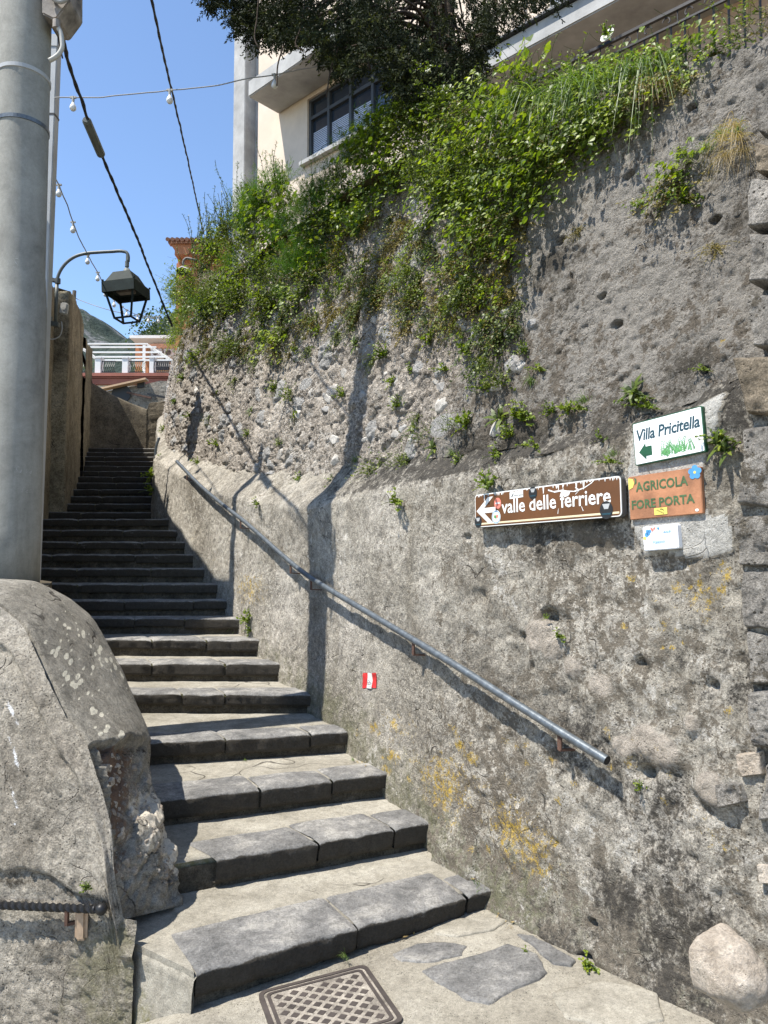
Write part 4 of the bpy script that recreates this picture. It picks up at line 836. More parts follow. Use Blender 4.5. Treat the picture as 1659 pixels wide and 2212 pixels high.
def text_mesh(body, size, shear=0.0, bold=0.0, sx=1.0, sp=1.0):
    c = bpy.data.curves.new('t', 'FONT'); c.body = body; c.size = size; c.shear = shear; c.offset = bold; c.space_character = sp; c.align_x = 'LEFT'; c.resolution_u = 2
    o = bpy.data.objects.new('t', c); col.objects.link(o); dg = bpy.context.evaluated_depsgraph_get(); me = bpy.data.meshes.new_from_object(o.evaluated_get(dg))
    v = [(p.co.x * sx, p.co.y) for p in me.vertices]; fs = [tuple(q.vertices) for q in me.polygons]
    bpy.data.objects.remove(o); bpy.data.curves.remove(c); bpy.data.meshes.remove(me); return v, fs
def pole_writing(body, u, v, size, shear, name='scratched_writing'):
    vs, fs = text_mesh(body, size, shear, -0.004 * size / 0.1); p0 = at_y(u, v, PY - rl); a0 = math.asin(max(-1, min(1, (p0[0] - PX) / rl)))
    z0 = p0[2] - 1.4; r = (rl if v > 655 else ru) + 0.0012
    f = MB(); f.add([(r * math.sin(a0 + x / r), -r * math.cos(a0 + x / r), z0 + y) for x, y in vs], fs); f.build(name, M['graytext'], pole)
pole_writing('Salva', 24, 1020, 0.055, 0.4); pole_writing('Fabi', 36, 1062, 0.05, 0.3); pole_writing('S', 22, 575, 0.09, 0.1); pole_writing('T', 22, 602, 0.06, 0.0)
bx = thing('junction_box', 'stained grey junction box strapped high on the grey pole with a curved conduit', 'electrical box')
bp_ = at_y(142, 28, 4.36)
f = MB(); c0 = at_y(114, -60, 4.30); 
poly = [(106, -90), (165, -90), (165, 26), (162, 32), (138, 64), (130, 66), (106, 54)]
pw = [at_y(u, v, 4.36)[[0, 2]] for u, v in poly]; f.prism([(x, z) for x, z in pw], 4.26, 4.46, lambda x, z, d: (x, d, z)); f.build('case', M['boxgrey'], bx, bevel=0.008)
f = MB(); cpx = [(122, 54), (130, 68), (134, 88), (134, 104), (126, 118), (114, 127), (106, 131)]; f.tube(resample([at_y(u, v, 4.27) for u, v in cpx], 24), 0.0135, 10); f.build('conduit', M['whiteplastic'], bx, smooth=True)
f = MB(); f.tube(resample([at_y(u, v, 4.23) for u, v in [(100, -20), (118, 0), (132, 4), (146, -4), (152, -20)]], 20), 0.012, 10); f.tube(resample([at_y(u, v, 4.24) for u, v in [(106, -20), (122, -4), (132, -1), (142, -8), (147, -20)]], 20), 0.010, 10); f.build('cable_loop', M['wire'], bx, smooth=True)
f = MB(); f.lathe([(0.022, -0.02), (0.022, 0.03)], 14, at_y(122, 55, 4.27)); f.build('gland', M['boxgrey'], bx)
post = thing('conduit_post', 'pale grey square post leaning behind the thick pole', 'post')
pa, pb = at_y(68, 1240, 6.1), at_y(116, 84, 6.1); pa[2] = 0.9
f = MB(); f.bar(pa, pb, 0.105, 0.09, up=(0, 1, 0)); f.build('shaft', M['pale_post'], post, bevel=0.006)
f = MB(); d_ = (pb - pa) / np.linalg.norm(pb - pa); f.bar(pb - d_ * 0.10, pb + d_ * 0.012, 0.118, 0.10, up=(0, 1, 0)); f.build('cap', M['pale_post'], post, bevel=0.005)
f = MB(); q = pa + (pb - pa) * 0.865; f.bar(q, q + d_ * 0.018, 0.109, 0.094, up=(0, 1, 0)); f.build('joint_band', M['ironblack'], post)

# street lamp on the old wall
def street_lamp(name, label, y, px, hw, parentless=True):
    pass
lamp = thing('street_lamp', 'dark open lantern hanging from a curved grey arm on the left wall', 'street lamp')
LY_ = 8.4
def L(u, v, dy=0.0): return at_y(u, v, LY_ + dy)
f = MB(); f.tube([L(120, 705), L(122, 640), L(123, 608)], 0.021, 12); f.build('riser_pipe', M['lampmetal'], lamp, smooth=True)
f = MB(); f.tube(resample([L(123, 612), L(125, 598), L(132, 582), L(145, 566), L(163, 554), L(185, 547.5), L(212, 545), L(240, 543.5), L(266, 543), L(273, 545), L(276.5, 551), L(277, 565)], 60), 0.0185, 12); f.build('curved_arm', M['lampmetal'], lamp, smooth=True)
f = MB(); f.bar(L(100, 601), L(126, 608), 0.05, 0.045); f.bar(L(98, 697), L(128, 702), 0.06, 0.05); f.bar(L(102, 688), L(112, 690), 0.05, 0.06); f.build('wall_bracket', M['lampmetal'], lamp, bevel=0.005)
f = MB(); f.lathe([(0.03, -0.03), (0.03, 0.03)], 14, L(125, 607)); f.build('collar', M['lampmetal'], lamp)
lc = L(273, 640); lx, ly_, lz = lc
rz = Matrix.Rotation(R(-9), 3, 'Z') @ Matrix.Rotation(R(-3), 3, 'Y')
def lv(x, y, z): return rz @ Vector((x, y, z)) + Vector((lx, ly_, lz))
def frust(m, w0, z0, w1, z1, cap=True):
    vs = [lv(a * w0, b * w0, z0) for a, b in ((-1, -1), (1, -1), (1, 1), (-1, 1))] + [lv(a * w1, b * w1, z1) for a, b in ((-1, -1), (1, -1), (1, 1), (-1, 1))]
    fs = [(0, 1, 5, 4), (1, 2, 6, 5), (2, 3, 7, 6), (3, 0, 4, 7)] + ([(3, 2, 1, 0), (4, 5, 6, 7)] if cap else []); m.add(vs, fs)
pxm = LY_ / F
f = MB(); f.lathe([(0.014, 60 * pxm), (0.014, 66 * pxm), (0.024, 66 * pxm), (0.024, 78 * pxm), (0.015, 78 * pxm), (0.015, 92 * pxm)], 12, (lx, ly_, lz)); f.build('fitting', M['lampmetal'], lamp)
f = MB(); f.lathe([(0.03, 62 * pxm), (0.045, 54 * pxm), (0.095, 47 * pxm), (0.10, 44 * pxm)], 20, (lx, ly_, lz)); f.build('neck_cone', M['lampmetal'], lamp, smooth=True)
f = MB(); frust(f, 0.105, 50 * pxm, 0.182, 22 * pxm); f.build('hood', M['lampgreen'], lamp, bevel=0.004)
f = MB()
for s_ in (-1, 1):
    f.add([lv(s_ * .185, -.185, 24 * pxm), lv(s_ * .185, .185, 24 * pxm), lv(s_ * .185, .185, 0), lv(s_ * .185, -.185, 0), lv(s_ * .197, -.197, 24 * pxm), lv(s_ * .197, .197, 24 * pxm), lv(s_ * .197, .197, 0), lv(s_ * .197, -.197, 0)], [(0, 1, 2, 3), (4, 7, 6, 5), (0, 4, 5, 1), (3, 2, 6, 7), (0, 3, 7, 4), (1, 5, 6, 2)])
    f.add([lv(-.197, s_ * .185, 24 * pxm), lv(.197, s_ * .185, 24 * pxm), lv(.197, s_ * .185, 0), lv(-.197, s_ * .185, 0), lv(-.197, s_ * .197, 24 * pxm), lv(.197, s_ * .197, 24 * pxm), lv(.197, s_ * .197, 0), lv(-.197, s_ * .197, 0)], [(0, 1, 2, 3), (4, 7, 6, 5), (0, 4, 5, 1), (3, 2, 6, 7), (0, 3, 7, 4), (1, 5, 6, 2)])
f.build('skirt', M['lampgreen'], lamp)
f = MB(); frust(f, 0.184, 17 * pxm, 0.184, 12 * pxm); f.build('reflector_plate', M['lampgreen'], lamp)
f = MB(); f.box(lv(0, 0, 10 * pxm), (0.20, 0.10, 0.04), rz); f.build('lamp_glass', M['boxgrey'], lamp, bevel=0.008)
for a, b in ((-1, -1), (1, -1), (1, 1), (-1, 1)):
    f = MB(); f.bar(lv(a * .172, b * .172, 6 * pxm), lv(a * .10, b * .10, -54 * pxm), 0.022); f.lathe([(0.012, 25 * pxm), (0.012, 28 * pxm)], 8, lv(a * .19, b * .19, 0)); f.build('leg', M['lampgreen'], lamp)
f = MB()
for k in range(4):
    q = ((-1, -1), (1, -1), (1, 1), (-1, 1)); a, b = q[k], q[(k + 1) % 4]; f.bar(lv(a[0] * .10, a[1] * .10, -53 * pxm), lv(b[0] * .10, b[1] * .10, -53 * pxm), 0.018)
f.build('bottom_ring', M['lampgreen'], lamp)
ob = thing('meter_box', 'small off white weatherproof box beside the lamp bracket with a hanging cable', 'electrical box')
c = L(139, 667, -0.05); f = MB(); f.box(c, (0.085, 0.06, 0.135), Matrix.Rotation(R(8), 3, 'Y')); f.build('case', M['whiteplastic'], ob, bevel=0.012)
f = MB(); f.lathe([(0.026, 0), (0.026, 0.004), (0.019, 0.005)], 16, L(137.5, 665, -0.082), (0, -1, 0)); f.build('round_cover', M['whiteplastic'], ob)
f = MB(); f.tube(resample([L(133, 695, -.05), L(134, 712, -.06), L(128, 727, -.07), L(112, 733, -.08), L(98, 729, -.08)], 24), 0.007, 8); f.build('cable', M['whiteplastic'], ob, smooth=True)

def cable(name, label, cat, px, r, mat, n=60, wob=0.0, tw=0.0):
    P = resample([at_y(*q) for q in px], n); 
    if wob: P[1:-1] += wob * np.stack([fbm(P, 6, 2, 501), fbm(P, 6, 2, 502), fbm(P, 6, 2, 503)], -1)[1:-1]
    f = MB(); f.tube(P, r, 7)
    if tw:
        for ph in (0, math.pi):
            f.tube([q + Vector((math.cos(i * .9 + ph), 0, math.sin(i * .9 + ph))) * tw for i, q in enumerate(map(Vector, P))], r * .8, 6)
    o = f.build(name, mat, None, smooth=True); return tag(o, label, cat), P
c1 = thing('power_cable', 'thick black overhead cable with a grey sleeve, dropping from the pole to the wall corner', 'cable')
P1 = [(128, 55, 4.55), (150, 140, 5.1), (190, 257, 5.7), (222, 340, 6.2), (290, 500, 7.6), (352, 655, 9.3), (372, 705, 9.42)]
o, P = cable('cable_run', None, None, P1, 0.0115, M['cable'], 90, 0.008, 0.007); o.parent = c1
f = MB(); a, b = at_y(186, 258, 5.69), at_y(220, 338, 6.19); f.tube([a, a + (b - a) * .04, a + (b - a) * .93, b], [0.024, 0.036, 0.036, 0.014], 14); f.build('joint_sleeve', M['lampmetal'], c1, smooth=False)
f = MB(); f.tube([at_y(122, 60, 4.5), at_y(128, 95, 4.72), at_y(135, 125, 4.95)], 0.006, 6); f.build('thin_wire', M['cable'], c1)
cable('power_cable', 'twisted black overhead cable running down behind the plants right of the first one', 'cable', [(318, -40, 4.6), (340, 60, 5.2), (372, 200, 6.6), (400, 320, 8.2), (425, 435, 10.4), (440, 505, 12.0)], 0.0085, M['cable'], 110, 0.006, 0.005)
def light_string(label, px, bulbs, y_of, r=0.005, size=1.0):
    t = thing('light_string', label, 'string lights')
    P = resample([at_y(*q) for q in px], 90); P[1:-1] += 0.008 * np.stack([fbm(P, 5, 2, 511), fbm(P, 5, 2, 512), fbm(P, 5, 2, 513)], -1)[1:-1]
    f = MB(); f.tube(P, r, 6); f.build('cord', M['wire'], t, smooth=True)
    for u, v in bulbs:
        q = Vector(at_y(u, v, y_of(u))); i = int(np.argmin(np.hypot(P[:, 0] - q.x, P[:, 1] - q.y))); q = Vector(P[i]); s = size
        sk = MB(); sk.lathe([(0.010 * s, -0.045 * s), (0.012 * s, -0.012 * s), (0.012 * s, 0.008 * s)], 10, q); sk.box(q, (0.05 * s, 0.018 * s, 0.014 * s)); so_ = sk.build('socket', M['whiteplastic'], t)
        bl_ = MB(); bl_.lathe([(0.009 * s, -0.042 * s), (0.013 * s, -0.055 * s), (0.024 * s, -0.075 * s), (0.0275 * s, -0.09 * s), (0.025 * s, -0.103 * s), (0.015 * s, -0.115 * s), (0.003 * s, -0.118 * s)], 14, q); bl_.build('bulb', M['bulb'], so_, smooth=True)
    return t
light_string('white bulb string crossing the sky from the post to the cypress', [(118, 211, 6.05), (160, 211, 6.03), (260, 205, 6.0), (370, 196, 6.0), (470, 184, 6.0), (540, 169, 6.0), (593, 161, 6.0), (650, 151, 6.0), (720, 138, 6.0), (790, 120, 6.0), (850, 85, 6.0)], [(152, 211), (371, 195), (593, 160), (811, 115)], lambda u: 6.0)
yb = lambda u: np.interp(u, [110, 160, 230, 275, 341], [6.4, 7.6, 10, 11.8, 13.6])
sp2_ = [(110, 352), (118, 380), (128, 402), (143, 440), (159, 482), (175, 522), (189, 550), (212, 590), (229, 624), (247, 647), (263, 662), (280, 673), (297, 680), (321, 683.5), (341, 684), (352, 682)]
light_string('sagging white bulb string running up the alley behind the lantern', [(u, v, yb(u)) for u, v in sp2_], [(128, 402), (159, 482), (189, 550), (212, 590), (229, 624), (247, 647), (263, 662), (274, 670), (297, 680), (321, 683.5), (341, 684)], yb, 0.006, 1.0)
f = thing('fence_post', 'weathered pale wooden post on the left wall top', 'post'); m_ = MB(); m_.tube([at_y(152, 737, 12.4), at_y(157, 680, 12.4), at_y(161, 628, 12.4)], [0.045, 0.038, 0.032], 9); m_.build('stake', M['wood'], f)
m_ = MB(); m_.tube(resample([at_y(*q) for q in [(160, 643, 12.4), (190, 655, 12.4), (230, 668, 12.4), (300, 684, 12.7), (345, 690, 13)]], 30), 0.006, 5); m_.build('wire', M['wire'], f)
f = MB(); f.tube([at_y(159, 738, 12.6), at_y(160, 700, 12.6), at_y(162, 665, 12.6)], [0.035, 0.04, 0.02], 7); tag(f.build('fence_post', M['ironblack']), 'blackened post leaning beside the pale wooden post', 'post')
f = MB(); f.tube([at_y(137.5, 672, 10.6), at_y(138, 645, 10.6)], [0.025, 0.022], 7); tag(f.build('fence_post', M['ironblack']), 'short black stake on the wall by the white box', 'post')
f = MB(); f.tube(resample([at_y(*q) for q in [(139, 650, 10.6), (144, 664, 11.2), (150, 671, 11.8), (156, 676, 12.4)]], 16), 0.007, 5); tag(f.build('barbed_wire', M['ironblack']), 'short barbed wire between the black stake and the pale post', 'wire')
f = MB(); f.tube([at_y(170, 745, 14.3), at_y(182, 780, 14.5), at_y(198, 832, 14.7)], 0.03, 7); tag(f.build('iron_rod', M['rust']), 'dark rusty rod leaning over the curved wall', 'rod')

# ------------------------------------------------------------------ handrails
rail = thing('handrail', 'long grey pipe handrail sloping down the right-hand wall on rusty brackets', 'handrail')
RP = [(382, 997), (440, 1056), (490, 1097), (530, 1128), (575, 1168), (620, 1208), (660, 1240), (692, 1261), (800, 1326), (900, 1386), (1000, 1447), (1100, 1511), (1200, 1574), (1312, 1643)]
rp = []
for u, v in RP:
    s_, z_ = pix2wall(u, v, lambda s, z: 0.06); rp.append(W3(np.array(s_), np.array(z_), np.array(0.06)))
rp = np.array(rp); RPs = resample(rp, 80); f = MB(); f.tube(RPs, 0.0185, 14, cap=False)
dirv = Vector(RPs[-1] - RPs[-2]).normalized(); f.build('pipe', M['galv'], rail, smooth=True)
f = MB(); e0 = Vector(RPs[-1]); f.tube([e0 + dirv * 0.0005, e0 - dirv * 0.03], 0.0145, 14); f.build('open_end', M['ironblack'], rail)
for u, v in ((404, 1022), (520, 1122), (628, 1216), (672, 1250), (893, 1384), (1209, 1580)):
    s_, z_ = pix2wall(u, v, lambda s, z: 0.06); top = Vector(W3(np.array(s_), np.array(z_ - 0.012), np.array(0.06))); lo = Vector(W3(np.array(s_), np.array(z_ - 0.075), np.array(0.06))); wl_ = Vector(W3(np.array(s_ - 0.02), np.array(z_ - 0.078), np.array(-0.01)))
    f = MB(); f.bar(top, lo, 0.022, 0.007, up=tuple(wall_n(np.array(s_))) + (0,)); f.bar(lo + (lo - wl_).normalized() * .004, wl_, 0.022, 0.007); f.build('bracket', M['rust'], rail)
r2 = thing('handrail', 'short bent grey handrail further up the stairs by the wall corner', 'handrail')
f = MB(); q = lambda u, v: at_y(u, v, 9.6); f.tube(resample([q(344, 945), q(337, 968), q(336, 985), q(339, 1004), q(345, 1004), q(342, 992)], 40), 0.018, 10); f.build('pipe', M['galv'], r2, smooth=True)
tr = thing('twisted_rail', 'twisted black iron bar with a ball end on the left plaster wall', 'handrail')
n = 170; P = np.array([at_y(-90 + (212 + 90) * t, 1951 + 13 * t, 3.145 - 0.15 * t) for t in np.linspace(0, 1, n)]); f = MB(); vs = []
for i, q in enumerate(P):
    a0 = i * 0.19
    for k in range(4):
        a = a0 + k * math.pi / 2; vs.append(q + np.array([0, math.cos(a), math.sin(a)]) * 0.0175)
f.add(vs, [(i * 4 + k, i * 4 + (k + 1) % 4, (i + 1) * 4 + (k + 1) % 4, (i + 1) * 4 + k) for i in range(n - 1) for k in range(4)] + [(3, 2, 1, 0), tuple(range((n - 1) * 4, n * 4))]); f.build('twisted_bar', M['ironblack'], tr)
f = MB(); e = Vector(P[-1]); f.lathe([(0.002, -0.024), (0.013, -0.020), (0.021, -0.011), (0.024, 0), (0.021, 0.011), (0.013, 0.02), (0.002, 0.024)], 18, e + Vector((0.012, 0, 0)), (1, 0, 0)); f.lathe([(0.012, -0.006), (0.016, 0), (0.012, .006)], 14, e + Vector((-0.016, 0, 0)), (1, 0, 0)); f.build('ball_end', M['ironblack'], tr, smooth=True)
q0 = Vector(at_y(145, 1962, 3.03)); f = MB(); f.bar(q0, q0 + Vector((0, 0, -0.065)), 0.012, 0.02); f.bar(q0 + Vector((0, 0, -0.062)), q0 + Vector((0.055, 0.03, -0.06)), 0.014, 0.012); f.build('bracket', M['rust'], tr)
f = MB(); q1 = at_y(176, 1995, 3.035); f.box(q1 + np.array([0.0, 0.0, 0.0]), (0.05, 0.03, 0.13)); f.build('mortar_pad', paint('tan_mortar', c4(0.46, 0.33, 0.22), 0.9, 0.3, 20), tr, bevel=0.012)

# ------------------------------------------------------------------ signs on the wall
class Sign:
    """a flat frame on the wall from the pixels of its left and right edges; x runs to the right, y up, d out of the wall"""
    def __init__(s, tl, bl, tr, br, d=0.02, dd=None):
        def w3(px, off):
            a, z = pix2wall(*px, (lambda s_, z_: off)); return W3(np.array(a), np.array(z), np.array(off))
        TL, BL, TR, BR = w3(tl, d), w3(bl, d), w3(tr, d), w3(br, d)
        s.o = (BL + TL) / 2; c = (BR + TR) / 2; s.X = c - s.o; s.W = np.linalg.norm(s.X); s.X = s.X / s.W
        s.N = np.cross(s.X, [0, 0, 1.0]); s.N /= np.linalg.norm(s.N); s.Y = np.cross(s.N, s.X)
        s.H = 0.5 * (abs((TL - BL) @ s.Y) + abs((TR - BR) @ s.Y)); s.o = s.o - s.Y * s.H / 2
    def fr(s, x, y, d): return tuple(s.o + s.X * x + s.Y * y + s.N * d)
    def flat(s, m, poly, d): m.add([s.fr(x, y, d) for x, y in poly], [tuple(range(len(poly)))]); return m
    def plate(s, m, poly, d0, d1): return m.prism(poly, d0, d1, s.fr)
    def text(s, m, body, x, y, h, width=None, d=0.001, shear=0, bold=0, rise=0.0, sp=1.0):
        vs, fs = text_mesh(body, h / 0.73, shear, bold, 1.0, sp); w = max(v[0] for v in vs); k = (width / w) if width else 1.0
        m.add([s.fr(x + vx * k, y + vy + rise * vx * k, d) for vx, vy in vs], fs); return m
def circle(x, y, rx, ry=None, n=20): return [(x + rx * math.cos(2 * math.pi * k / n), y + (ry or rx) * math.sin(2 * math.pi * k / n)) for k in range(n)]
# brown tourist sign
S = Sign((1027, 1070), (1025, 1139), (1342, 1024), (1343, 1118), 0.045); W_, H_ = S.W, S.H
bs = thing('tourist_sign', 'cracked brown direction sign with white lettering and arrow fixed on the wall', 'sign')
f = MB(); S.plate(f, rrect(0, 0, W_, H_, 0.018), -0.028, -0.004); f.build('back_tray', M['signback'], bs)
f = MB(); S.plate(f, rrect(0.002, 0.002, W_ - .002, H_ - .002, 0.017), -0.0035, 0.0); f.build('white_rim', M['signwhite'], bs)
f = MB(); S.plate(f, rrect(0.006, 0.006, W_ - .006, H_ - .007, 0.014), -0.002, 0.0006); f.build('panel', M['brownsign'], bs)
f = MB(); S.flat(f, [(0.004, 0.013), (W_ - .012, 0.013), (W_ - .012, 0.021), (0.004, 0.021)], 0.0012); f.build('stripe', paint('cream_stripe', c4(0.72, 0.62, 0.40)), bs)
f = MB(); S.text(f, 'valle delle ferriere', W_ * 0.222, H_ * 0.36, H_ * 0.40, W_ * 0.72, 0.0016, 0, 0.0012, 0.0); f.build('lettering', M['signwhite'], bs)
f = MB(); ay = H_ * 0.49; a0 = W_ * 0.016; f_ = H_
S.flat(f, [(a0, ay), (a0 + .085, ay + .062), (a0 + .12, ay + .062), (a0 + .055, ay + .012), (a0 + .135, ay + .012), (a0 + .135, ay - .012), (a0 + .055, ay - .012), (a0 + .12, ay - .062), (a0 + .085, ay - .062)], 0.0016); f.build('arrow', M['signwhite'], bs)
f = MB(); S.flat(f, circle(W_ * .19, H_ * .66, .024, .026), 0.0016); st_ = f.build('round_sticker', M['coral'], bs); st_['label'] = 'coral red round sticker'
f = MB(); S.text(f, 'MENU', W_ * .172, H_ * .645, .007, .033, .0022, 0, .0006); f.build('print', M['signwhite'], st_)
f = MB(); S.flat(f, circle(W_ * .176, H_ * .27, .030, .032), 0.0016); st_ = f.build('round_sticker', M['signwhite'], bs); st_['label'] = 'white round sticker with a red and green tree'
f = MB(); S.flat(f, circle(W_ * .176 + .007, H_ * .29, .008), 0.0022); f.build('tree_mark', M['coral'], st_)
f = MB(); S.flat(f, circle(W_ * .176 - .007, H_ * .28, .008), 0.0022); S.flat(f, [(W_ * .176 - .002, H_ * .18), (W_ * .176 + .002, H_ * .18), (W_ * .176 + .002, H_ * .28), (W_ * .176 - .002, H_ * .28)], .0022); f.build('tree_mark', M['palegreen'], st_)
f = MB(); ring(f, circle(W_ * .176, H_ * .27, .027, .029), circle(W_ * .176, H_ * .27, .024, .026), .0018, .0022, S.fr); f.build('print_ring', M['skyblue'], st_)
f = MB(); S.flat(f, [(W_ * .285, H_ * .74), (W_ * .385, H_ * .755), (W_ * .385, H_ * .945), (W_ * .285, H_ * .93)], .0016); st_ = f.build('strip_sticker', M['signwhite'], bs)
f = MB(); S.text(f, 'ettorusso', W_ * .317, H_ * .80, .011, .058, .0022, .2); S.flat(f, [(W_ * .29, H_ * .77), (W_ * .297, H_ * .80), (W_ * .312, H_ * .90), (W_ * .316, H_ * .88), (W_ * .306, H_ * .80)], .0022); f.build('print', M['signback'], st_)
for fx, fy, r_ in ((.455, .83, .027), (.915, .19, .034), (.028, .17, .027)):
    f = MB(); S.flat(f, circle(W_ * fx, H_ * fy, r_ * .95, r_ * 1.05), .0018); st_ = f.build('oval_sticker', M['black'], bs)
    f = MB(); S.flat(f, [(W_ * fx - r_ * .55, H_ * fy + r_ * .72), (W_ * fx + r_ * .55, H_ * fy + r_ * .72), (W_ * fx + r_ * .28, H_ * fy + r_ * .12), (W_ * fx - r_ * .28, H_ * fy + r_ * .12)], .0024); f.build('print', M['pale_post'], st_)
    f = MB(); S.flat(f, [(W_ * fx - r_ * .7, H_ * fy - r_ * .35), (W_ * fx + r_ * .7, H_ * fy - r_ * .35), (W_ * fx + r_ * .55, H_ * fy - r_ * .55), (W_ * fx - r_ * .55, H_ * fy - r_ * .55)], .0024); f.build('print', M['inkblue'], st_)
f = MB(); cr = random.Random(5)
def crackline(px, w):
    for (x0, y0), (x1, y1) in zip(px[:-1], px[1:]):
        dx, dy = x1 - x0, y1 - y0; l = math.hypot(dx, dy); nx, ny = -dy / l * w * cr.uniform(.5, 1.3), dx / l * w * cr.uniform(.5, 1.3)
        S.flat(f, [(x0 - nx, y0 - ny), (x1 - nx * .7, y1 - ny * .7), (x1 + nx * .7, y1 + ny * .7), (x0 + nx, y0 + ny)], .0014)
crackline([(W_ * .56, H_ * .86), (W_ * .60, H_ * .79), (W_ * .64, H_ * .80), (W_ * .68, H_ * .77), (W_ * .73, H_ * .74), (W_ * .79, H_ * .80), (W_ * .83, H_ * .89), (W_ * .855, H_ * .98)], .003)
crackline([(W_ * .655, H_ * .97), (W_ * .66, H_ * .80)], .002); crackline([(W_ * .735, H_ * .66), (W_ * .76, H_ * .76), (W_ * .735, H_ * .84)], .002); crackline([(W_ * .78, H_ * .22), (W_ * .77, H_ * .34)], .0015); crackline([(W_ * .62, H_ * .2), (W_ * .625, H_ * .34)], .0012)
S.flat(f, [(W_ * .635, H_ * .64), (W_ * .65, H_ * .83), (W_ * .67, H_ * .80), (W_ * .705, H_ * .76), (W_ * .695, H_ * .66), (W_ * .67, H_ * .62), (W_ * .655, H_ * .66)], .0013)
for k in range(46):
    x = cr.uniform(.03, .98) * W_; l = cr.uniform(.004, .012) * (3.0 if cr.random() < .12 else 1); w_ = cr.uniform(.001, .006); S.flat(f, [(x - w_, H_ - .006), (x - w_ * .4, H_ - .007 - l), (x + w_ * .4, H_ - .007 - l * .8), (x + w_, H_ - .006)], .0013)
tag(f.build('paint_chips', M['signwhite'], bs), kind='stuff')
# white villa sign
S = Sign((1368, 914), (1370, 1008), (1519, 876), (1521, 975), 0.022); W_, H_ = S.W, S.H
vs_ = thing('villa_sign', 'white hand painted villa sign with a green arrow and ferns, topmost of the three plaques', 'sign')
f = MB(); S.plate(f, rrect(0, 0, W_, H_, .006), -.018, -.001); f.build('edge', M['arrowgreen'], vs_)
f = MB(); S.plate(f, rrect(.004, .004, W_ - .004, H_ - .004, .004), -.003, .0006); f.build('panel', paint('villa_white', c4(0.86, 0.87, 0.86), 0.4, 0.03), vs_)
f = MB(); S.text(f, 'Villa Pricitella', W_ * .04, H_ * .56, H_ * .27, W_ * .92, .0014, .18, .0012, 0.0, .95); f.build('lettering', M['inkblue'], vs_)
f = MB(); S.flat(f, [(W_ * .075, H_ * .29), (W_ * .18, H_ * .48), (W_ * .18, H_ * .395), (W_ * .27, H_ * .395), (W_ * .27, H_ * .175), (W_ * .18, H_ * .175), (W_ * .18, H_ * .09)], .0014); f.build('arrow', M['arrowgreen'], vs_)
f = MB(); fr_ = random.Random(9)
for k in range(16):
    x0, y0 = W_ * fr_.uniform(.42, .9), H_ * fr_.uniform(.08, .16); a = fr_.uniform(-.9, .9); l = H_ * fr_.uniform(.24, .38)
    for j in range(9):
        t = j / 9; x, y = x0 + math.sin(a * (0.5 + t)) * l * t, y0 + math.cos(a) * l * t
        for sd in (-1, 1):
            q = a + sd * .9; ll = H_ * .075 * (1 - t * .6); S.flat(f, [(x, y), (x + math.sin(q - .25) * ll, y + math.cos(q - .25) * ll), (x + math.sin(q + .25) * ll, y + math.cos(q + .25) * ll)], .0012 + .00002 * k)
f.build('painted_ferns', M['palegreen'], vs_)
# terracotta farm sign
S = Sign((1358, 1030), (1360, 1124), (1514, 1008), (1517, 1108), 0.020); W_, H_ = S.W, S.H
ag = thing('farm_sign', 'terracotta tile sign with raised green capitals between the two white plaques', 'sign')
f = MB(); S.plate(f, rrect(0, 0, W_, H_, .004), -.018, 0); f.build('tile', M['tileware'], ag, bevel=.002)
f = MB(); S.text(f, 'AGRICOLA', W_ * .115, H_ * .64, H_ * .215, W_ * .72, .0012, 0, .0012); f.build('lettering', M['inkgreen'], ag); f = MB(); S.text(f, 'FORE PORTA', W_ * .03, H_ * .245, H_ * .20, W_ * .88, .0012, 0, .0012); f.build('lettering', M['inkgreen'], ag)
f = MB(); S.flat(f, [(0.001, H_ * .70), (.02, H_ * .74), (.028, H_ * .84), (.022, H_ * .94), (.001, H_ * .97)], .0012); f.build('painted_lemon', M['yellow'], ag)
f = MB(); S.flat(f, [(.027, H_ * .80), (.038, H_ * .84), (.038, H_ * .93), (.028, H_ * .97), (.032, H_ * .88)], .0013); f.build('painted_leaf', M['inkgreen'], ag)
f = MB()
for k in range(5):
    a = k * 1.257 + .3; S.flat(f, circle(W_ * .93 + .015 * math.cos(a), H_ * .89 + .015 * math.sin(a), .012, .011, 10), .0012 + .0001 * k)
fl_ = f.build('painted_flower', M['skyblue'], ag); f = MB(); S.flat(f, circle(W_ * .93, H_ * .89, .005), .002); f.build('flower_eye', M['yellow'], fl_)
f = MB(); S.flat(f, [(W_ * .36, H_ * .055), (W_ * .54, H_ * .055), (W_ * .54, H_ * .21), (W_ * .36, H_ * .21)], .0014); yk = f.build('yellow_sticker', M['yellow'], ag)
f = MB()
for k in range(4): S.flat(f, [(W_ * (.39 + .025 * k), H_ * (.17 - .025 * k)), (W_ * (.415 + .025 * k), H_ * (.17 - .025 * k)), (W_ * (.415 + .025 * k), H_ * (.16 - .025 * k)), (W_ * (.39 + .025 * k), H_ * (.16 - .025 * k))], .0018); S.flat(f, [(W_ * (.412 + .025 * k), H_ * (.17 - .025 * k)), (W_ * (.418 + .025 * k), H_ * (.17 - .025 * k)), (W_ * (.418 + .025 * k), H_ * (.14 - .025 * k)), (W_ * (.412 + .025 * k), H_ * (.14 - .025 * k))], .00185)
S.flat(f, [(W_ * .445, H_ * .19), (W_ * .475, H_ * .185), (W_ * .50, H_ * .145), (W_ * .49, H_ * .14), (W_ * .468, H_ * .172), (W_ * .45, H_ * .16)], .0019); f.build('stair_symbol', M['black'], yk)
f = MB(); S.flat(f, circle(W_ * .93, H_ * .08, .007, .005), .0012); f.build('white_mark', M['signwhite'], ag)
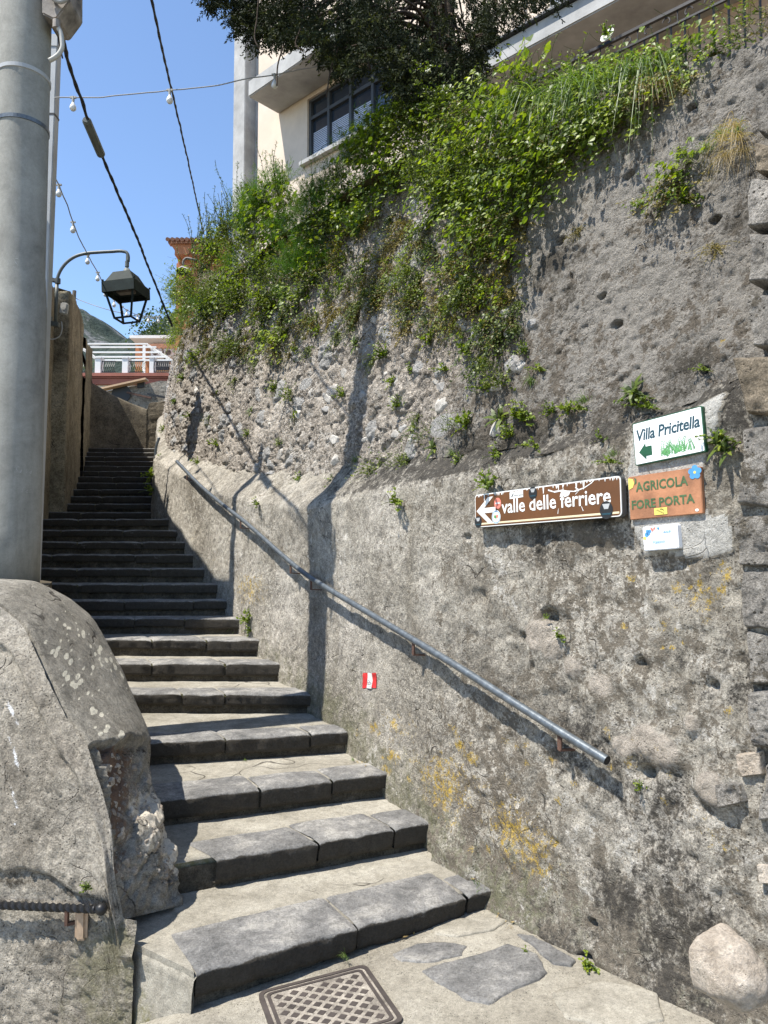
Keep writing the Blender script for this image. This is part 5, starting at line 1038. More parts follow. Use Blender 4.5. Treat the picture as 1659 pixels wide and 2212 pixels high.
# small white guesthouse plaque
S = Sign((1388, 1138), (1390, 1191), (1463, 1131), (1465, 1184), 0.030); W_, H_ = S.W, S.H
va = thing('guesthouse_plaque', 'small white ceramic plaque with painted flowers and thin blue writing, lowest of the three', 'plaque')
f = MB(); S.plate(f, rrect(0, 0, W_, H_, .008), -.03, 0); f.build('tile', paint('glazed_white', c4(0.80, 0.82, 0.86), 0.25, 0.03), va, bevel=.003)
f = MB(); S.text(f, 'Valenti', W_ * .27, H_ * .26, H_ * .17, W_ * .37, .0012, .3); S.text(f, 'B&B', W_ * .6, H_ * .66, H_ * .11, W_ * .22, .0012, .25); S.text(f, '---', W_ * .03, H_ * .12, .01, .02, .0012, .25); f.build('lettering', M['skyblue'], va)
for mt, pts in (('skyblue', [(.12, .66, .011), (.17, .72, .011), (.15, .80, .009), (.22, .80, .008), (.47, .88, .006)]), ('yellow', [(.06, .53, .008)]), ('coral', [(.30, .84, .007), (.36, .90, .006), (.27, .9, .005)])):
    f = MB()
    for x, y, r_ in pts: S.flat(f, circle(W_ * x, H_ * y, r_ * .8, r_ * .8, 8), .0012)
    f.build('painted_flowers', M[mt], va)
# red and white trail blaze painted on the wall
tm = thing('trail_marker', 'red white red trail blaze painted on the lower wall below the handrail', 'trail marker')
def wallpatch(poly_px, lift, mat, name, parent, n=14):
    q = [pix2wall(u, v) for u, v in poly_px]; w = np.linspace(0, 1, n); A, B = np.meshgrid(w, w)
    Sg = (q[0][0] * (1 - A) + q[1][0] * A) * (1 - B) + (q[3][0] * (1 - A) + q[2][0] * A) * B; Zg = (q[0][1] * (1 - A) + q[1][1] * A) * (1 - B) + (q[3][1] * (1 - A) + q[2][1] * A) * B
    p = np.stack([Sg.ravel(), Zg.ravel(), 0 * Sg.ravel()], -1); Sg = Sg + (0.004 * fbm(p, 60, 2, 551)).reshape(Sg.shape); Zg = Zg + (0.004 * fbm(p, 60, 2, 552)).reshape(Sg.shape)
    d = d_lower(Sg, Zg)[0]; return link(name, mesh_np(name, W3(Sg, Zg, d + lift).reshape(-1, 3), grid_faces(n, n, True)), mat, parent)
wallpatch([(787, 1453), (798, 1453), (797, 1486), (786, 1486)], .004, M['red'], 'red_bar', tm); wallpatch([(797, 1453), (806, 1453), (805, 1487), (796, 1487)], .0045, M['signwhite'], 'white_bar', tm); wallpatch([(805, 1454), (815, 1454), (814, 1486), (804, 1486)], .004, M['red'], 'red_bar', tm)
S = Sign((797, 1464), (797, 1480), (806, 1464), (806, 1480), 0.0); md = float(d_lower(np.array([pix2wall(801, 1472)[0]]), np.array([pix2wall(801, 1472)[1]]))[0][0])
f = MB(); S.text(f, '325', 0.001, 0.004, S.H * .75, S.W * 1.0, md + .012); f.build('number', M['black'], tm)

# ------------------------------------------------------------------ cream building above the wall
YB = 18.0
cB = at_y(522, 600, YB)[:2]; DB = np.array([0.736, -0.677]); NB = np.array([-0.677, -0.736])
def bpl(u, v, off=0.0):
    """pixel -> (s along the facade, z) on the facade plane moved out by off"""
    p0 = np.append(cB + NB * off, 0); p = at_plane(u, v, p0, np.append(NB, 0)); return float((p[:2] - cB) @ DB), float(p[2])
def bfr(s, z, d): q = cB + DB * s + NB * d; return (q[0], q[1], z)
bld = thing('apartment_building', 'cream stucco building with grey concrete frames above the overgrown wall', 'building')
ZT, ZL = 22.0, 4.5
f = MB()
def rectp(f, s0, z0, s1, z1, d0, d1): f.prism([(s0, z0), (s1, z0), (s1, z1), (s0, z1)], d0, d1, bfr)
sl_, zl_ = bpl(663, 351); _, zt0 = bpl(663, 216); sr_ = sl_ + 3.0
s_in = bpl(568, 300)[0]
# facade wall with the window opening left out
rectp(f, s_in - 0.2, ZL, sl_, ZT, -0.3, 0); rectp(f, sl_, ZL, sr_, zl_, -0.3, 0); rectp(f, sl_, zt0, sr_, ZT, -0.3, 0); rectp(f, sr_, ZL, 16, ZT, -0.3, 0)
f.build('wall', M['cream'], bld)
f = MB(); s0c, s1c = bpl(503, 300, .22)[0], bpl(528, 300, .22)[0]
rectp(f, s0c, ZL, s1c, ZT, -0.4, 0.22); f.build('corner_column', M['greyconc'], bld, bevel=.015)
f = MB(); rectp(f, s1c + .003, ZL, s_in - .2, ZT, -0.5, -0.1); f.build('recess_wall', M['greyconc'], bld)
zc = bpl(536, 205, .9)[1]
f = MB(); sk = bpl(536, 190, .9)[0]; rectp(f, sk, zc - 0.05, 5.2, zc + 0.33, 0.003, 0.9); f.build('canopy_slab', M['greyconc'], bld, bevel=.02)
wf = MB(); fw = 0.07
rectp(wf, sl_, zl_, sr_, zl_ + fw, -0.2, -0.05); rectp(wf, sl_, zt0 - fw, sr_, zt0, -0.2, -0.05)
ztr = zl_ + (zt0 - zl_) * 0.70
xs_ = [sl_ + fw / 2] + [sl_ + (bpl(u, 300)[0] - sl_) for u in (705, 752, 800, 850)] + [sr_ - fw / 2]
for x in xs_: rectp(wf, x - fw / 2, zl_ + fw, x + fw / 2, zt0 - fw, -0.195, -0.055)
for a, b in zip(xs_[:-1], xs_[1:]): rectp(wf, a + fw / 2, ztr - .04, b - fw / 2, ztr + .04, -0.19, -0.06)
win = wf.build('window_frame', M['frame'], bld)
for a, b in zip(xs_[:-1], xs_[1:]):
    g = MB(); rectp(g, a + fw / 2, zl_ + fw, b - fw / 2, zt0 - fw, -0.14, -0.13); g.build('pane', M['glass'], win)
bl_ = MB()
for k, (a, b) in enumerate(list(zip(xs_[:-1], xs_[1:]))[:3]):
    for j in range(15):
        z = zl_ + fw + 0.02 + j * 0.042
        if z < ztr - .1 - .25 * (k == 0): rectp(bl_, a + fw / 2 + .015, z, b - fw / 2 - .015, z + .028, -0.125, -0.122)
bl_.build('blind', M['blind'], win)
f = MB(); rectp(f, sl_ - .12, zl_ - .09, sr_ + .1, zl_ - .003, 0.003, .14); f.build('sill', M['greyconc'], bld)
# balcony band, shaded wall under it, upper window
sb0 = bpl(1020, 190, .9)[0]; zb0 = bpl(1190, 115, .9)[1]; zb1 = bpl(1190, 70, .9)[1]
f = MB(); rectp(f, sb0, zb0, 16, zb1, 0.003, 1.25); f.build('balcony_slab', M['greyconc'], bld, bevel=.02)
f = MB(); rectp(f, sb0 + .1, zb1 + .003, 16, zb1 + .03, 0.1, 1.33); f.build('slab_edge', M['frame'], bld)
f = MB(); rectp(f, sb0, ZL, 16, zb0 - .003, 0.004, .06); f.build('lower_wall', M['pinkwall'], bld)
f = MB(); sw, zw = bpl(1192, 30); rectp(f, sw, zw - .0, sw + 2.2, zw + 1.6, 0.005, .06); uw = f.build('upper_window', M['frame'], bld)
g = MB(); rectp(g, sw + .1, zw + .1, sw + 2.1, zw + 1.5, 0.065, .07); g.build('pane', M['blind'], uw)
f = MB(); rectp(f, sw - .1, zw - .08, sw + 2.3, zw - .003, .01, .16); f.build('sill', M['greyconc'], bld)
f = MB(); zd = bpl(1148, 10)[1]; rectp(f, sw - .62, zb1 + .1, sw - .52, ZT, 0.004, .10); f.build('downpipe', M['cream'], bld)
# iron terrace railing below the balcony
rg = thing('terrace_railing', 'dark wrought iron railing with small scrolls on the terrace edge under the balcony', 'railing')
P0, P1 = np.array(W3(np.array(1.6), np.array(4.0), np.array(-2.4))), None
yr0 = 7.2; a_ = at_y(1240, 130, yr0); nrl = np.append(NB, 0)
def rp3(u, v): return at_plane(u, v, a_, nrl)
b_ = rp3(1660, -78); dr = (b_ - a_); LR = np.linalg.norm(dr[:2]); drn = dr / np.linalg.norm(dr)
a_ = a_ - drn * 0.6; b_ = b_ + drn * 1.0
f = MB(); f.bar(a_, b_, .035, .03); f.build('top_rail', M['ironblack'], rg)
dn_ = np.array([0, 0, -0.135]); f = MB(); f.bar(a_ + dn_, b_ + dn_, .025, .02); f.build('second_rail', M['ironblack'], rg)
nb_ = int(np.linalg.norm(b_ - a_) / .125)
for k in range(nb_):
    q = a_ + (b_ - a_) * (k + .5) / nb_; f = MB(); f.bar(q + dn_, q + np.array([0, 0, -1.0]), .016); f.build('baluster', M['ironblack'], rg)
for k in range(0, nb_, 3):
    q = a_ + (b_ - a_) * (k + 1.0) / nb_; f = MB()
    for sd in (-1, 1):
        pts = [q + drn * sd * (.11 - .035 * t + .03 * math.cos(t * 5.5) * (1 - .5 * t)) + np.array([0, 0, -.068 + .038 * math.sin(t * 5.5) * (1 - .45 * t)]) for t in np.linspace(0, 1, 14)]
        f.tube(pts, .006, 5)
    f.tube([q + dn_, q], .006, 5); f.build('scroll', M['ironblack'], rg)

# ------------------------------------------------------------------ houses at the head of the alley, hills
def boxat(m, c0, c1): m.box([(a + b) / 2 for a, b in zip(c0, c1)], [abs(b - a) for a, b in zip(c0, c1)]); return m
def U(u, y): return (u - CX) / F * y * 1.0
oh = thing('orange_house', 'orange house with a terracotta tiled eave half hidden behind the wall plants', 'house')
yo = 30.0; e0 = at_y(364, 519, yo); e1 = at_y(377, 540, yo); zb_ = 5.0
f = MB(); boxat(f, (e1[0], yo + .5, zb_), (e1[0] + 9, yo + 9, e1[2] + .2)); f.build('wall', M['orange'], oh)
f = MB(); boxat(f, (e1[0] - .03, yo + .42, zb_), (e1[0] + .55, yo + .497, e1[2] - .4)); f.build('corner_pilaster', M['orange'], oh)
f = MB(); boxat(f, (e1[0] + .9, yo + .44, e1[2] - 1.6), (e1[0] + 3.2, yo + .498, e1[2] - .75)); f.build('wall_panel', M['peach'], oh)
f = MB(); z = e0[2]; vs = []
f.prism([(e0[0] + .25, z - .38), (e1[0] - .02, z - .62), (e1[0] + 9, z - .62), (e1[0] + 9, z - .12), (e0[0] + .05, z - .12)], yo + .05, yo + .6, lambda x, zz, d: (x, d, zz)); f.build('cornice', M['orange'], oh, bevel=.03)
f = MB()
for k in range(3): boxat(f, (e1[0] + .35 + k * .75, yo - .02, z - .60), (e1[0] + .62 + k * .75, yo + .047, z - .30)); 
f.build('bracket_row', M['orange'], oh)
f = MB()
for k in range(46):
    x = e0[0] + k * .2; f.tube([(x, yo - .15, z - .02), (x, yo + 4, z + 1.25)], .085, 8)
boxat(f, (e0[0], yo - .05, z - .14), (e0[0] + 9.2, yo + .3, z - .07)); f.build('roof', M['tile'], oh)
l2 = thing('wall_lamp', 'small white topped lantern among the plants in front of the orange house', 'street lamp')
yl = 9.9; c = at_y(396, 582, yl); pm = yl / F
f = MB(); f.lathe([(12 * pm, -1 * pm), (19 * pm, -2 * pm), (18 * pm, -1 * pm), (9 * pm, 5 * pm), (3 * pm, 7 * pm), (2 * pm, 10 * pm)], 4, c); f.build('hood', M['whiteplastic'], l2)
f = MB(); f.lathe([(7 * pm, -13 * pm), (16 * pm, -4 * pm), (17 * pm, -2 * pm)], 4, c); f.build('lantern_body', M['lampgreen'], l2)
f = MB(); f.tube(resample([c + np.array([0, 0, 9 * pm]), c + np.array([0, 0, 19 * pm]), c + np.array([4 * pm, 0, 24 * pm]), c + np.array([22 * pm, 0, 22 * pm]), c + np.array([50 * pm, .3, 14 * pm])], 24), .018, 8); f.build('arm', M['boxgrey'], l2, smooth=True)
yt = 27.0
th = thing('terrace_house', 'low house with a red cornice and a roof terrace edged by white pillars', 'house')
def T(u, v, dy=0.0): return at_y(u, v, yt + dy)
f = MB(); a = T(140, 826); b = T(420, 990); boxat(f, (a[0], yt + .25, b[2] - 1), (b[0] + 2, yt + 8, a[2])); f.build('wall', M['whitewall'], th)
f = MB(); a = T(140, 806); b = T(420, 813); boxat(f, (a[0], yt - .05, b[2]), (b[0] + 2, yt + .8, a[2])); f.build('cornice', M['redtrim'], th)
f = MB(); a = T(140, 817); b = T(420, 829); boxat(f, (a[0], yt + .05, b[2]), (b[0] + 2, yt + .6, a[2])); boxat(f, (a[0], yt + .0, T(0, 814)[2]), (b[0] + 2, yt + .7, T(0, 816)[2])); f.build('cornice', M['redtrim'], th)
f = MB(); boxat(f, (T(140, 800)[0], yt + .1, T(0, 805.9)[2] - .05), (T(420, 800)[0] + 2, yt + 7.9, T(0, 805.9)[2])); f.build('terrace_floor', M['greyconc'], th)
for u0, u1 in ((203, 219), (262, 278), (321, 334)):
    f = MB(); a, b = T(u0, 737 + 35), T(u1, 805.5); boxat(f, (a[0], yt + .1, b[2]), (b[0] - .08, yt + .42, a[2])); boxat(f, (a[0] - .03, yt + .07, a[2] + .003), (b[0] - .05, yt + .45, a[2] + .04)); f.build('pillar', M['whitewall'], th)
f = MB()
for (ua, ub) in ((170, 203), (219, 262), (278, 321), (334, 420)):
    za, zb2 = T(0, 776)[2], T(0, 800)[2]
    boxat(f, (T(ua, 0)[0], yt + .22, za - .03), (T(ub, 0)[0], yt + .26, za)); boxat(f, (T(ua, 0)[0], yt + .22, zb2 - .02), (T(ub, 0)[0], yt + .26, zb2 + .01))
    n = int((ub - ua) / 4.2)
    for k in range(n):
        x = T(ua + (ub - ua) * (k + .5) / n, 0)[0]; f.tube(resample([(x, yt + .24, zb2), (x + .0, yt + .12, zb2 + .16), (x, yt + .2, zb2 + .3), (x, yt + .24, za)], 8), .011, 4)
f.build('balustrade', M['ironblack'], th)
pg = thing('pergola', 'white metal pergola frame standing on the roof terrace', 'pergola')
for v0, ul, ur, dy in ((743, 176, 320, 4.6), (750, 177, 338, 3.6), (761, 193, 350, 2.6), (771, 208, 362, 1.7), (778, 215, 370, 1.0)):
    f = MB(); a, b = T(ul, v0, dy), T(ur, v0, dy); f.bar(a, b, .06, .06); f.build('beam', M['whitewall'], pg)
f = MB(); f.bar(T(177, 752, 4.7), T(215, 780, .9), .06, .1); f.build('side_rail', M['greyconc'], pg); f = MB(); f.bar(T(318, 745, 4.7), T(372, 780, .9), .06, .1); f.build('side_rail', M['greyconc'], pg)
for u, v0, dy in ((214, 778, .95), (312, 746, 4.4)): 
    f = MB(); a = T(u, v0, dy); f.bar(a, (a[0], a[1], T(0, 805)[2]), .12, .1); f.build('post', M['whitewall'], pg)
bh = thing('peach_house', 'peach and orange house with a scalloped awning and air conditioners behind the terrace', 'house')
yh = 33.5
def Hh(u, v, dy=0.0): return at_y(u, v, yh + dy)
f = MB(); a, b = Hh(296, 742), Hh(470, 990); boxat(f, (a[0], yh, b[2]), (b[0], yh + 8, a[2])); f.build('wall', M['peach'], bh)
f = MB(); a, b = Hh(296, 745), Hh(318, 990); boxat(f, (a[0] - .05, yh - .06, b[2]), (b[0], yh - .003, a[2])); f.build('corner_panel', M['orange'], bh)
f = MB(); a = Hh(296, 738); b = Hh(470, 744); boxat(f, (a[0], yh - 1.0, b[2]), (b[0], yh + .4, a[2])); f.build('roof_edge', M['whitewall'], bh)
f = MB(); n = 14
for k in range(n):
    a = Hh(322 + k * 9, 744, -1.0); b = Hh(322 + (k + 1) * 9, 744, -1.0); w = b[0] - a[0]; P = [(a[0], a[2] + .02), (b[0], a[2] + .02), (b[0], a[2] - .1)] + [(a[0] + w / 2 + w / 2 * math.cos(t), a[2] - .1 - .11 * math.sin(t)) for t in np.linspace(.3, 2.84, 6)] + [(a[0], a[2] - .1)]
    f.prism(P, yh - 1.03, yh - 1.01, lambda x, z, d: (x, d, z))
f.build('awning_valance', M['tile'], bh)
f = MB(); a, b = Hh(338, 772), Hh(352, 800); boxat(f, (a[0], yh - .05, b[2]), (b[0] + .3, yh - .003, a[2])); f.build('window', M['frame'], bh)
for u0, u1 in ((326, 343), (354, 371)):
    ac = thing('air_conditioner', 'white air conditioning unit hung on the peach wall' if u0 < 340 else 'second air conditioning unit half hidden by the wall plants', 'air conditioner')
    f = MB(); a, b = Hh(u0, 753, -.4), Hh(u1 + 7, 771, -.4); boxat(f, (a[0], yh - .42, b[2]), (b[0], yh - .02, a[2])); f.build('case', M['whitewall'], ac, bevel=.02)
    f = MB(); cx_, cz_ = a[0] + (b[0] - a[0]) * .4, (a[2] + b[2]) / 2; f.lathe([(.13, 0), (.13, .012), (.03, .014)], 18, (cx_, yh - .42, cz_), (0, -1, 0)); f.build('fan_grille', M['boxgrey'], ac)
gl = thing('stone_outhouse', 'grey stone outhouse with a dark round opening and a sloping tiled edge below the terrace', 'outhouse')
yg = 21.0
def Gg(u, v): return at_y(u, v, yg)
pol = [(212, 848), (330, 826), (345, 822), (420, 826), (420, 990), (150, 990), (150, 856)]
f = MB(); f.prism([tuple(Gg(u, v)[[0, 2]]) for u, v in pol], yg + .02, yg + 3.5, lambda x, z, d: (x, d, z)); f.build('wall', M['farstone'], gl)
f = MB(); f.bar(np.array(Gg(212, 847)) + [0, -.1, .02], np.array(Gg(320, 823)) + [0, -.1, .02], .28, .05); f.build('tile_edge', M['peach'], gl)
f = MB(); f.lathe([(.02, .012), (21 * yg / F, .012), (21 * yg / F, -.01)], 20, Gg(262, 851), (0, -1, 0)); f.build('dark_opening', M['black'], gl)
f = MB(); boxat(f, np.array(Gg(304, 830)) + [-.1, -.02, -.1], np.array(Gg(304, 830)) + [.1, .1, .1]); f.build('putlog_hole', M['black'], gl)
f = MB(); f.bar(np.array(Gg(278, 850)) + [0, -.15, 0], np.array(Gg(330, 862)) + [0, -.15, 0], .05); f.build('iron_bar', M['rust'], gl); f = MB(); f.bar(np.array(Gg(322, 853)) + [0, -.15, 0], np.array(Gg(360, 861)) + [0, -.15, 0], .05); f.build('iron_bar', M['ironblack'], gl)
def hill(name, px, y0, depth, seed):
    us = np.array([q[0] for q in px], float); vs = np.array([q[1] for q in px], float)
    n, m = 160, 50; u = np.linspace(us[0], us[-1], n); v = np.interp(u, us, vs); V = []
    for k in range(m):
        t = k / (m - 1); y = y0 + depth * (t if t < .8 else .8 + (t - .8) * 4)
        h = np.sin(min(1, t / .8) * math.pi / 2) if t < .8 else 1 - (t - .8) / .2 * .8
        top = at_y(0, 0, y)[2] * 0 + EYE + (1197.7 - v) / F * (y0 + depth * .8); x = (u - CX) / F * (y0 + depth * .8)
        P = np.stack([x, np.full(n, y), 15 + (top - 15) * h], -1); rough = (0.3 + .7 * h) * depth * .035
        P[:, 2] += rough * fbm(P, 8 / depth, 5, seed) * (0.35 if .7 < t < .85 else 1); P[:, 1] += rough * 1.4 * fbm(P + 50, 8 / depth, 4, seed + 3); V.append(P)
    tag(link(name, mesh_np(name, np.array(V).reshape(-1, 3), grid_faces(m, n), smooth=True), M['hill']), kind='structure')
hill('mountain', [(-900, 640), (-300, 560), (-40, 600), (60, 640), (120, 655), (160, 668), (182, 680), (205, 688), (228, 700), (252, 715), (270, 728), (290, 740), (330, 770), (420, 860), (520, 960)], 420, 300, 601)
hill('far_hill', [(230, 800), (280, 762), (305, 742), (320, 734), (335, 722), (350, 708), (420, 660), (560, 600), (800, 560), (1300, 600)], 260, 160, 607)

# ------------------------------------------------------------------ plants
nr = np.random.RandomState(11)
HEART = (np.array([[0, 0], [-.30, .10], [-.52, .42], [-.30, .80], [0, 1.12], [.30, .80], [.52, .42], [.30, .10], [0, .45]]) * [0.95, 1.0], [(0, 8, 1), (1, 8, 2), (2, 8, 3), (3, 8, 4), (4, 8, 5), (5, 8, 6), (6, 8, 7), (7, 8, 0)])
LANCE = (np.array([[0, 0], [-.16, .35], [-.13, .7], [0, 1.05], [.13, .7], [.16, .35]]), [(0, 1, 5), (1, 2, 4), (1, 4, 5), (2, 3, 4)])
OVAL = (np.array([[0, 0], [-.28, .3], [-.26, .65], [0, 1.0], [.26, .65], [.28, .3]]), [(0, 1, 5), (1, 2, 4), (1, 4, 5), (2, 3, 4)])
def leaves(pos, tip, nrm, size, shape, fold=0.25, curl=0.25):
    """one leaf per row of pos: tip = direction it points, nrm = the side it shows"""
    S, Fc = shape; n = len(pos); tip = tip / (np.linalg.norm(tip, axis=1, keepdims=True) + 1e-9); x = np.cross(tip, nrm); x /= (np.linalg.norm(x, axis=1, keepdims=True) + 1e-9); z = np.cross(x, tip)
    sx, sy = S[:, 0], S[:, 1]; lift = fold * np.abs(sx) - curl * sy ** 2 * 0.5
    size = np.asarray(size).reshape(-1, 1, 1) if np.ndim(size) else size
    V = pos[:, None] + size * (x[:, None] * sx[None, :, None] + tip[:, None] * sy[None, :, None] + z[:, None] * lift[None, :, None])
    k = len(S); Fa = np.array(Fc)[None] + (np.arange(n) * k)[:, None, None]
    return V.reshape(-1, 3), Fa.reshape(-1, 3)
class Foliage:
    def __init__(s): s.V = []; s.F = []; s.T = []; s.n = 0
    def add(s, V, Fc, t):
        s.V.append(V); s.F.append(Fc + s.n); s.n += len(V); s.T.append(np.broadcast_to(t, (len(V),)) if np.ndim(t) == 0 else t); return s
    def leaves(s, pos, tip, nrm, size, shape, tint, **k):
        V, Fc = leaves(np.asarray(pos, float), np.asarray(tip, float), np.asarray(nrm, float), size, shape, **k); s.add(V, Fc, np.repeat(tint, len(shape[0]))); return s
    def blades(s, base, d0, length, width, droop, tint, seg=6):
        """grass blades that arc over: base, start direction, length each"""
        n = len(base); d0 = d0 / np.linalg.norm(d0, axis=1, keepdims=True); t = np.linspace(0, 1, seg + 1)[None, :, None]; L_ = length[:, None, None]
        P = base[:, None] + d0[:, None] * L_ * (t - 0.15 * t ** 2) + np.array([0, 0, -1.0]) * (L_ * droop[:, None, None] * t ** 2)
        side = np.cross(d0, np.array([0, 0, 1.0]) + 0.3 * nr.randn(n, 3)); side /= np.linalg.norm(side, axis=1, keepdims=True)
        w = (width[:, None] * np.array([0.7, 1, .95, .85, .7, .45, .06])[None, :seg + 1] * .5)[..., None]
        A, B = P - side[:, None] * w, P + side[:, None] * w; V = np.stack([A, B], 2).reshape(n, -1, 3); k = 2 * (seg + 1)
        i = np.arange(seg) * 2; q = np.stack([np.stack([i, i + 1, i + 3], 1), np.stack([i, i + 3, i + 2], 1)], 1).reshape(-1, 3)
        Fa = q[None] + (np.arange(n) * k)[:, None, None]; s.add(V.reshape(-1, 3), Fa.reshape(-1, 3), np.repeat(tint, k)); return s
    def stems(s, lines, r, tint):
        for P in lines:
            P = np.asarray(P); m = len(P); d = np.gradient(P, axis=0); a = np.cross(d, [0.3, 0.8, .5]); a /= (np.linalg.norm(a, axis=1, keepdims=True) + 1e-9); b = np.cross(d, a); b /= (np.linalg.norm(b, axis=1, keepdims=True) + 1e-9)
            V = np.concatenate([P + a * r, P - a * r * .5 + b * r * .87, P - a * r * .5 - b * r * .87]); i = np.arange(m - 1); q = []
            for j in range(3):
                o, o2 = j * m, ((j + 1) % 3) * m; q += [np.stack([o + i, o + i + 1, o2 + i + 1], 1), np.stack([o + i, o2 + i + 1, o2 + i], 1)]
            s.add(V, np.concatenate(q), tint)
        return s
    def mesh(s, name): return mesh_np(name, np.concatenate(s.V), np.concatenate(s.F), {'tint': np.clip(np.concatenate(s.T), 0, 1)}, smooth=False)
def rnd(n, s=1.0): return nr.randn(n, 3) * s
def stem_path(p0, d, L, n=9, droop=0.5, wander=0.25):
    P = [np.array(p0, float)]; d = np.array(d, float)
    for k in range(n):
        d = d / np.linalg.norm(d) + nr.randn(3) * wander * .4 + np.array([0, 0, -droop / n * 1.6]); P.append(P[-1] + d / np.linalg.norm(d) * L / n)
    return np.array(P)
# local axes of every plant: x along the wall, y out of the wall, z up
def bindweed(nst=14, L=0.5, size=.042, droop=.5, spread=1.0):
    f = Foliage(); lines = []
    for k in range(nst):
        P = stem_path(nr.randn(3) * [.09, .04, .05], [nr.randn() * spread, abs(nr.randn()) * .8 + .25, nr.uniform(-.4, 1.0)], L * nr.uniform(.5, 1.2), 9, droop, .5); lines.append(P)
        m = nr.randint(8, 15); i = nr.randint(0, len(P) - 1, m); t = nr.rand(m, 1); pos = P[i] * (1 - t) + P[i + 1] * t + nr.randn(m, 3) * .018
        f.leaves(pos, np.stack([nr.randn(m) * .8, nr.rand(m) * .6 + .1, -nr.rand(m) * .9 + .1], 1), np.stack([nr.randn(m) * .35, nr.rand(m) * .7 + .35, nr.rand(m) * .8 + .3], 1), size * nr.uniform(.55, 1.2, m), HEART, np.clip(.55 + .22 * nr.randn(m), 0, 1))
    return f.stems(lines, .0016, .15)
def herb(nst=26, L=.34, size=.028, droop=.25, shape=LANCE, spread=.9, dens=16, root=.09):
    f = Foliage(); lines = []
    for k in range(nst):
        P = stem_path(nr.randn(3) * [root, root * .4, root * .5], [nr.randn() * spread, abs(nr.randn()) * .7 + .2, nr.uniform(.1, 1.2)], L * nr.uniform(.45, 1.2), 8, droop, .35); lines.append(P)
        m = nr.randint(dens // 2, dens + 6); i = nr.randint(1, len(P) - 1, m); t = nr.rand(m, 1); pos = P[i] * (1 - t) + P[i + 1] * t
        f.leaves(pos, np.stack([nr.randn(m), nr.randn(m) * .6 + .4, nr.rand(m) * 1.2 - .5], 1), np.stack([nr.randn(m) * .5, nr.rand(m) * .8 + .2, nr.rand(m) + .2], 1), size * nr.uniform(.6, 1.35, m), shape, np.clip(.5 + .24 * nr.randn(m), 0, 1))
    return f.stems(lines, .0014, .1)
def mat_plant(nst=30, w=.30, h=.34, size=.019):
    """hanging mat of tiny leaves on thin stems"""
    f = Foliage(); lines = []
    for k in range(nst):
        P = stem_path([nr.randn() * .025, .004, .03 + nr.randn() * .015], [nr.randn() * w * 3.2, .12 + .25 * nr.rand(), -1 + 1.1 * nr.rand()], h * nr.uniform(.4, 1.25), 8, .5, .45); lines.append(P); m = 22
        i = nr.randint(0, len(P) - 1, m); t = nr.rand(m, 1); pos = P[i] * (1 - t) + P[i + 1] * t
        f.leaves(pos, np.stack([nr.randn(m), nr.rand(m) * .8, -nr.rand(m) + .3], 1), np.stack([nr.randn(m) * .5, np.ones(m), nr.rand(m) * .9], 1), size * nr.uniform(.5, 1.4, m), OVAL, np.clip(.5 + .3 * nr.randn(m), 0, 1))
    return f.stems(lines, .0012, .02)
def grass_tuft(n=60, L=.34, w=.006, droop=.55, fan=.55, out=.6, up=.9):
    f = Foliage(); b = nr.randn(n, 3) * [.035, .02, .012]; d = np.stack([nr.randn(n) * fan, nr.rand(n) * out + .1, nr.rand(n) * .6 + up], 1)
    return f.blades(b, d, L * nr.uniform(.4, 1.15, n), w * nr.uniform(.5, 1.3, n), droop * nr.uniform(.5, 1.7, n), np.clip(.5 + .25 * nr.randn(n), 0, 1))
def fennel(n=46, L=.42):
    f = Foliage()
    for k in range(n):
        P = stem_path(nr.randn(3) * [.06, .04, .03], [nr.randn() * .6, nr.rand() * .5, 1.0], L * nr.uniform(.5, 1.1), 8, .15, .25); m = 60
        i = nr.randint(2, len(P) - 1, m); t = nr.rand(m, 1); pos = P[i] * (1 - t) + P[i + 1] * t; d = nr.randn(m, 3) * .7 + [0, 0, .8]
        f.blades(pos, d, nr.uniform(.03, .085, m), np.full(m, .0022), nr.uniform(0, .3, m), np.clip(.5 + .22 * nr.randn(m), 0, 1), seg=2)
    return f
def rosette(n=18, L=.062, w=.018):
    f = Foliage(); a = nr.rand(n) * 6.28; d = np.stack([np.cos(a) * .8, np.full(n, .55) + .2 * nr.randn(n), np.sin(a) * .7 + .35], 1)
    pos = nr.randn(n, 3) * .008; f.leaves(pos, d, np.stack([nr.randn(n) * .2, np.full(n, .7), np.full(n, .7)], 1), L * nr.uniform(.5, 1.15, n), LANCE, np.clip(.5 + .25 * nr.randn(n), 0, 1), curl=.7); return f
def spurge(n=20, L=.42):
    f = Foliage(); lines = []
    for k in range(n):
        P = stem_path(nr.randn(3) * [.09, .05, .02], [nr.randn() * .35 - .2, nr.rand() * .4, 1.1], L * nr.uniform(.55, 1.15), 10, .02, .2); lines.append(P); m = 46
        i = nr.randint(1, len(P) - 1, m); t = nr.rand(m, 1); pos = P[i] * (1 - t) + P[i + 1] * t; f.leaves(pos, nr.randn(m, 3) + [0, 0, .8], nr.randn(m, 3) * .5 + [0, .5, .8], .022 * nr.uniform(.5, 1.2, m), LANCE, np.clip(.42 + .2 * nr.randn(m), 0, 1))
    return f.stems(lines, .0022, .15)
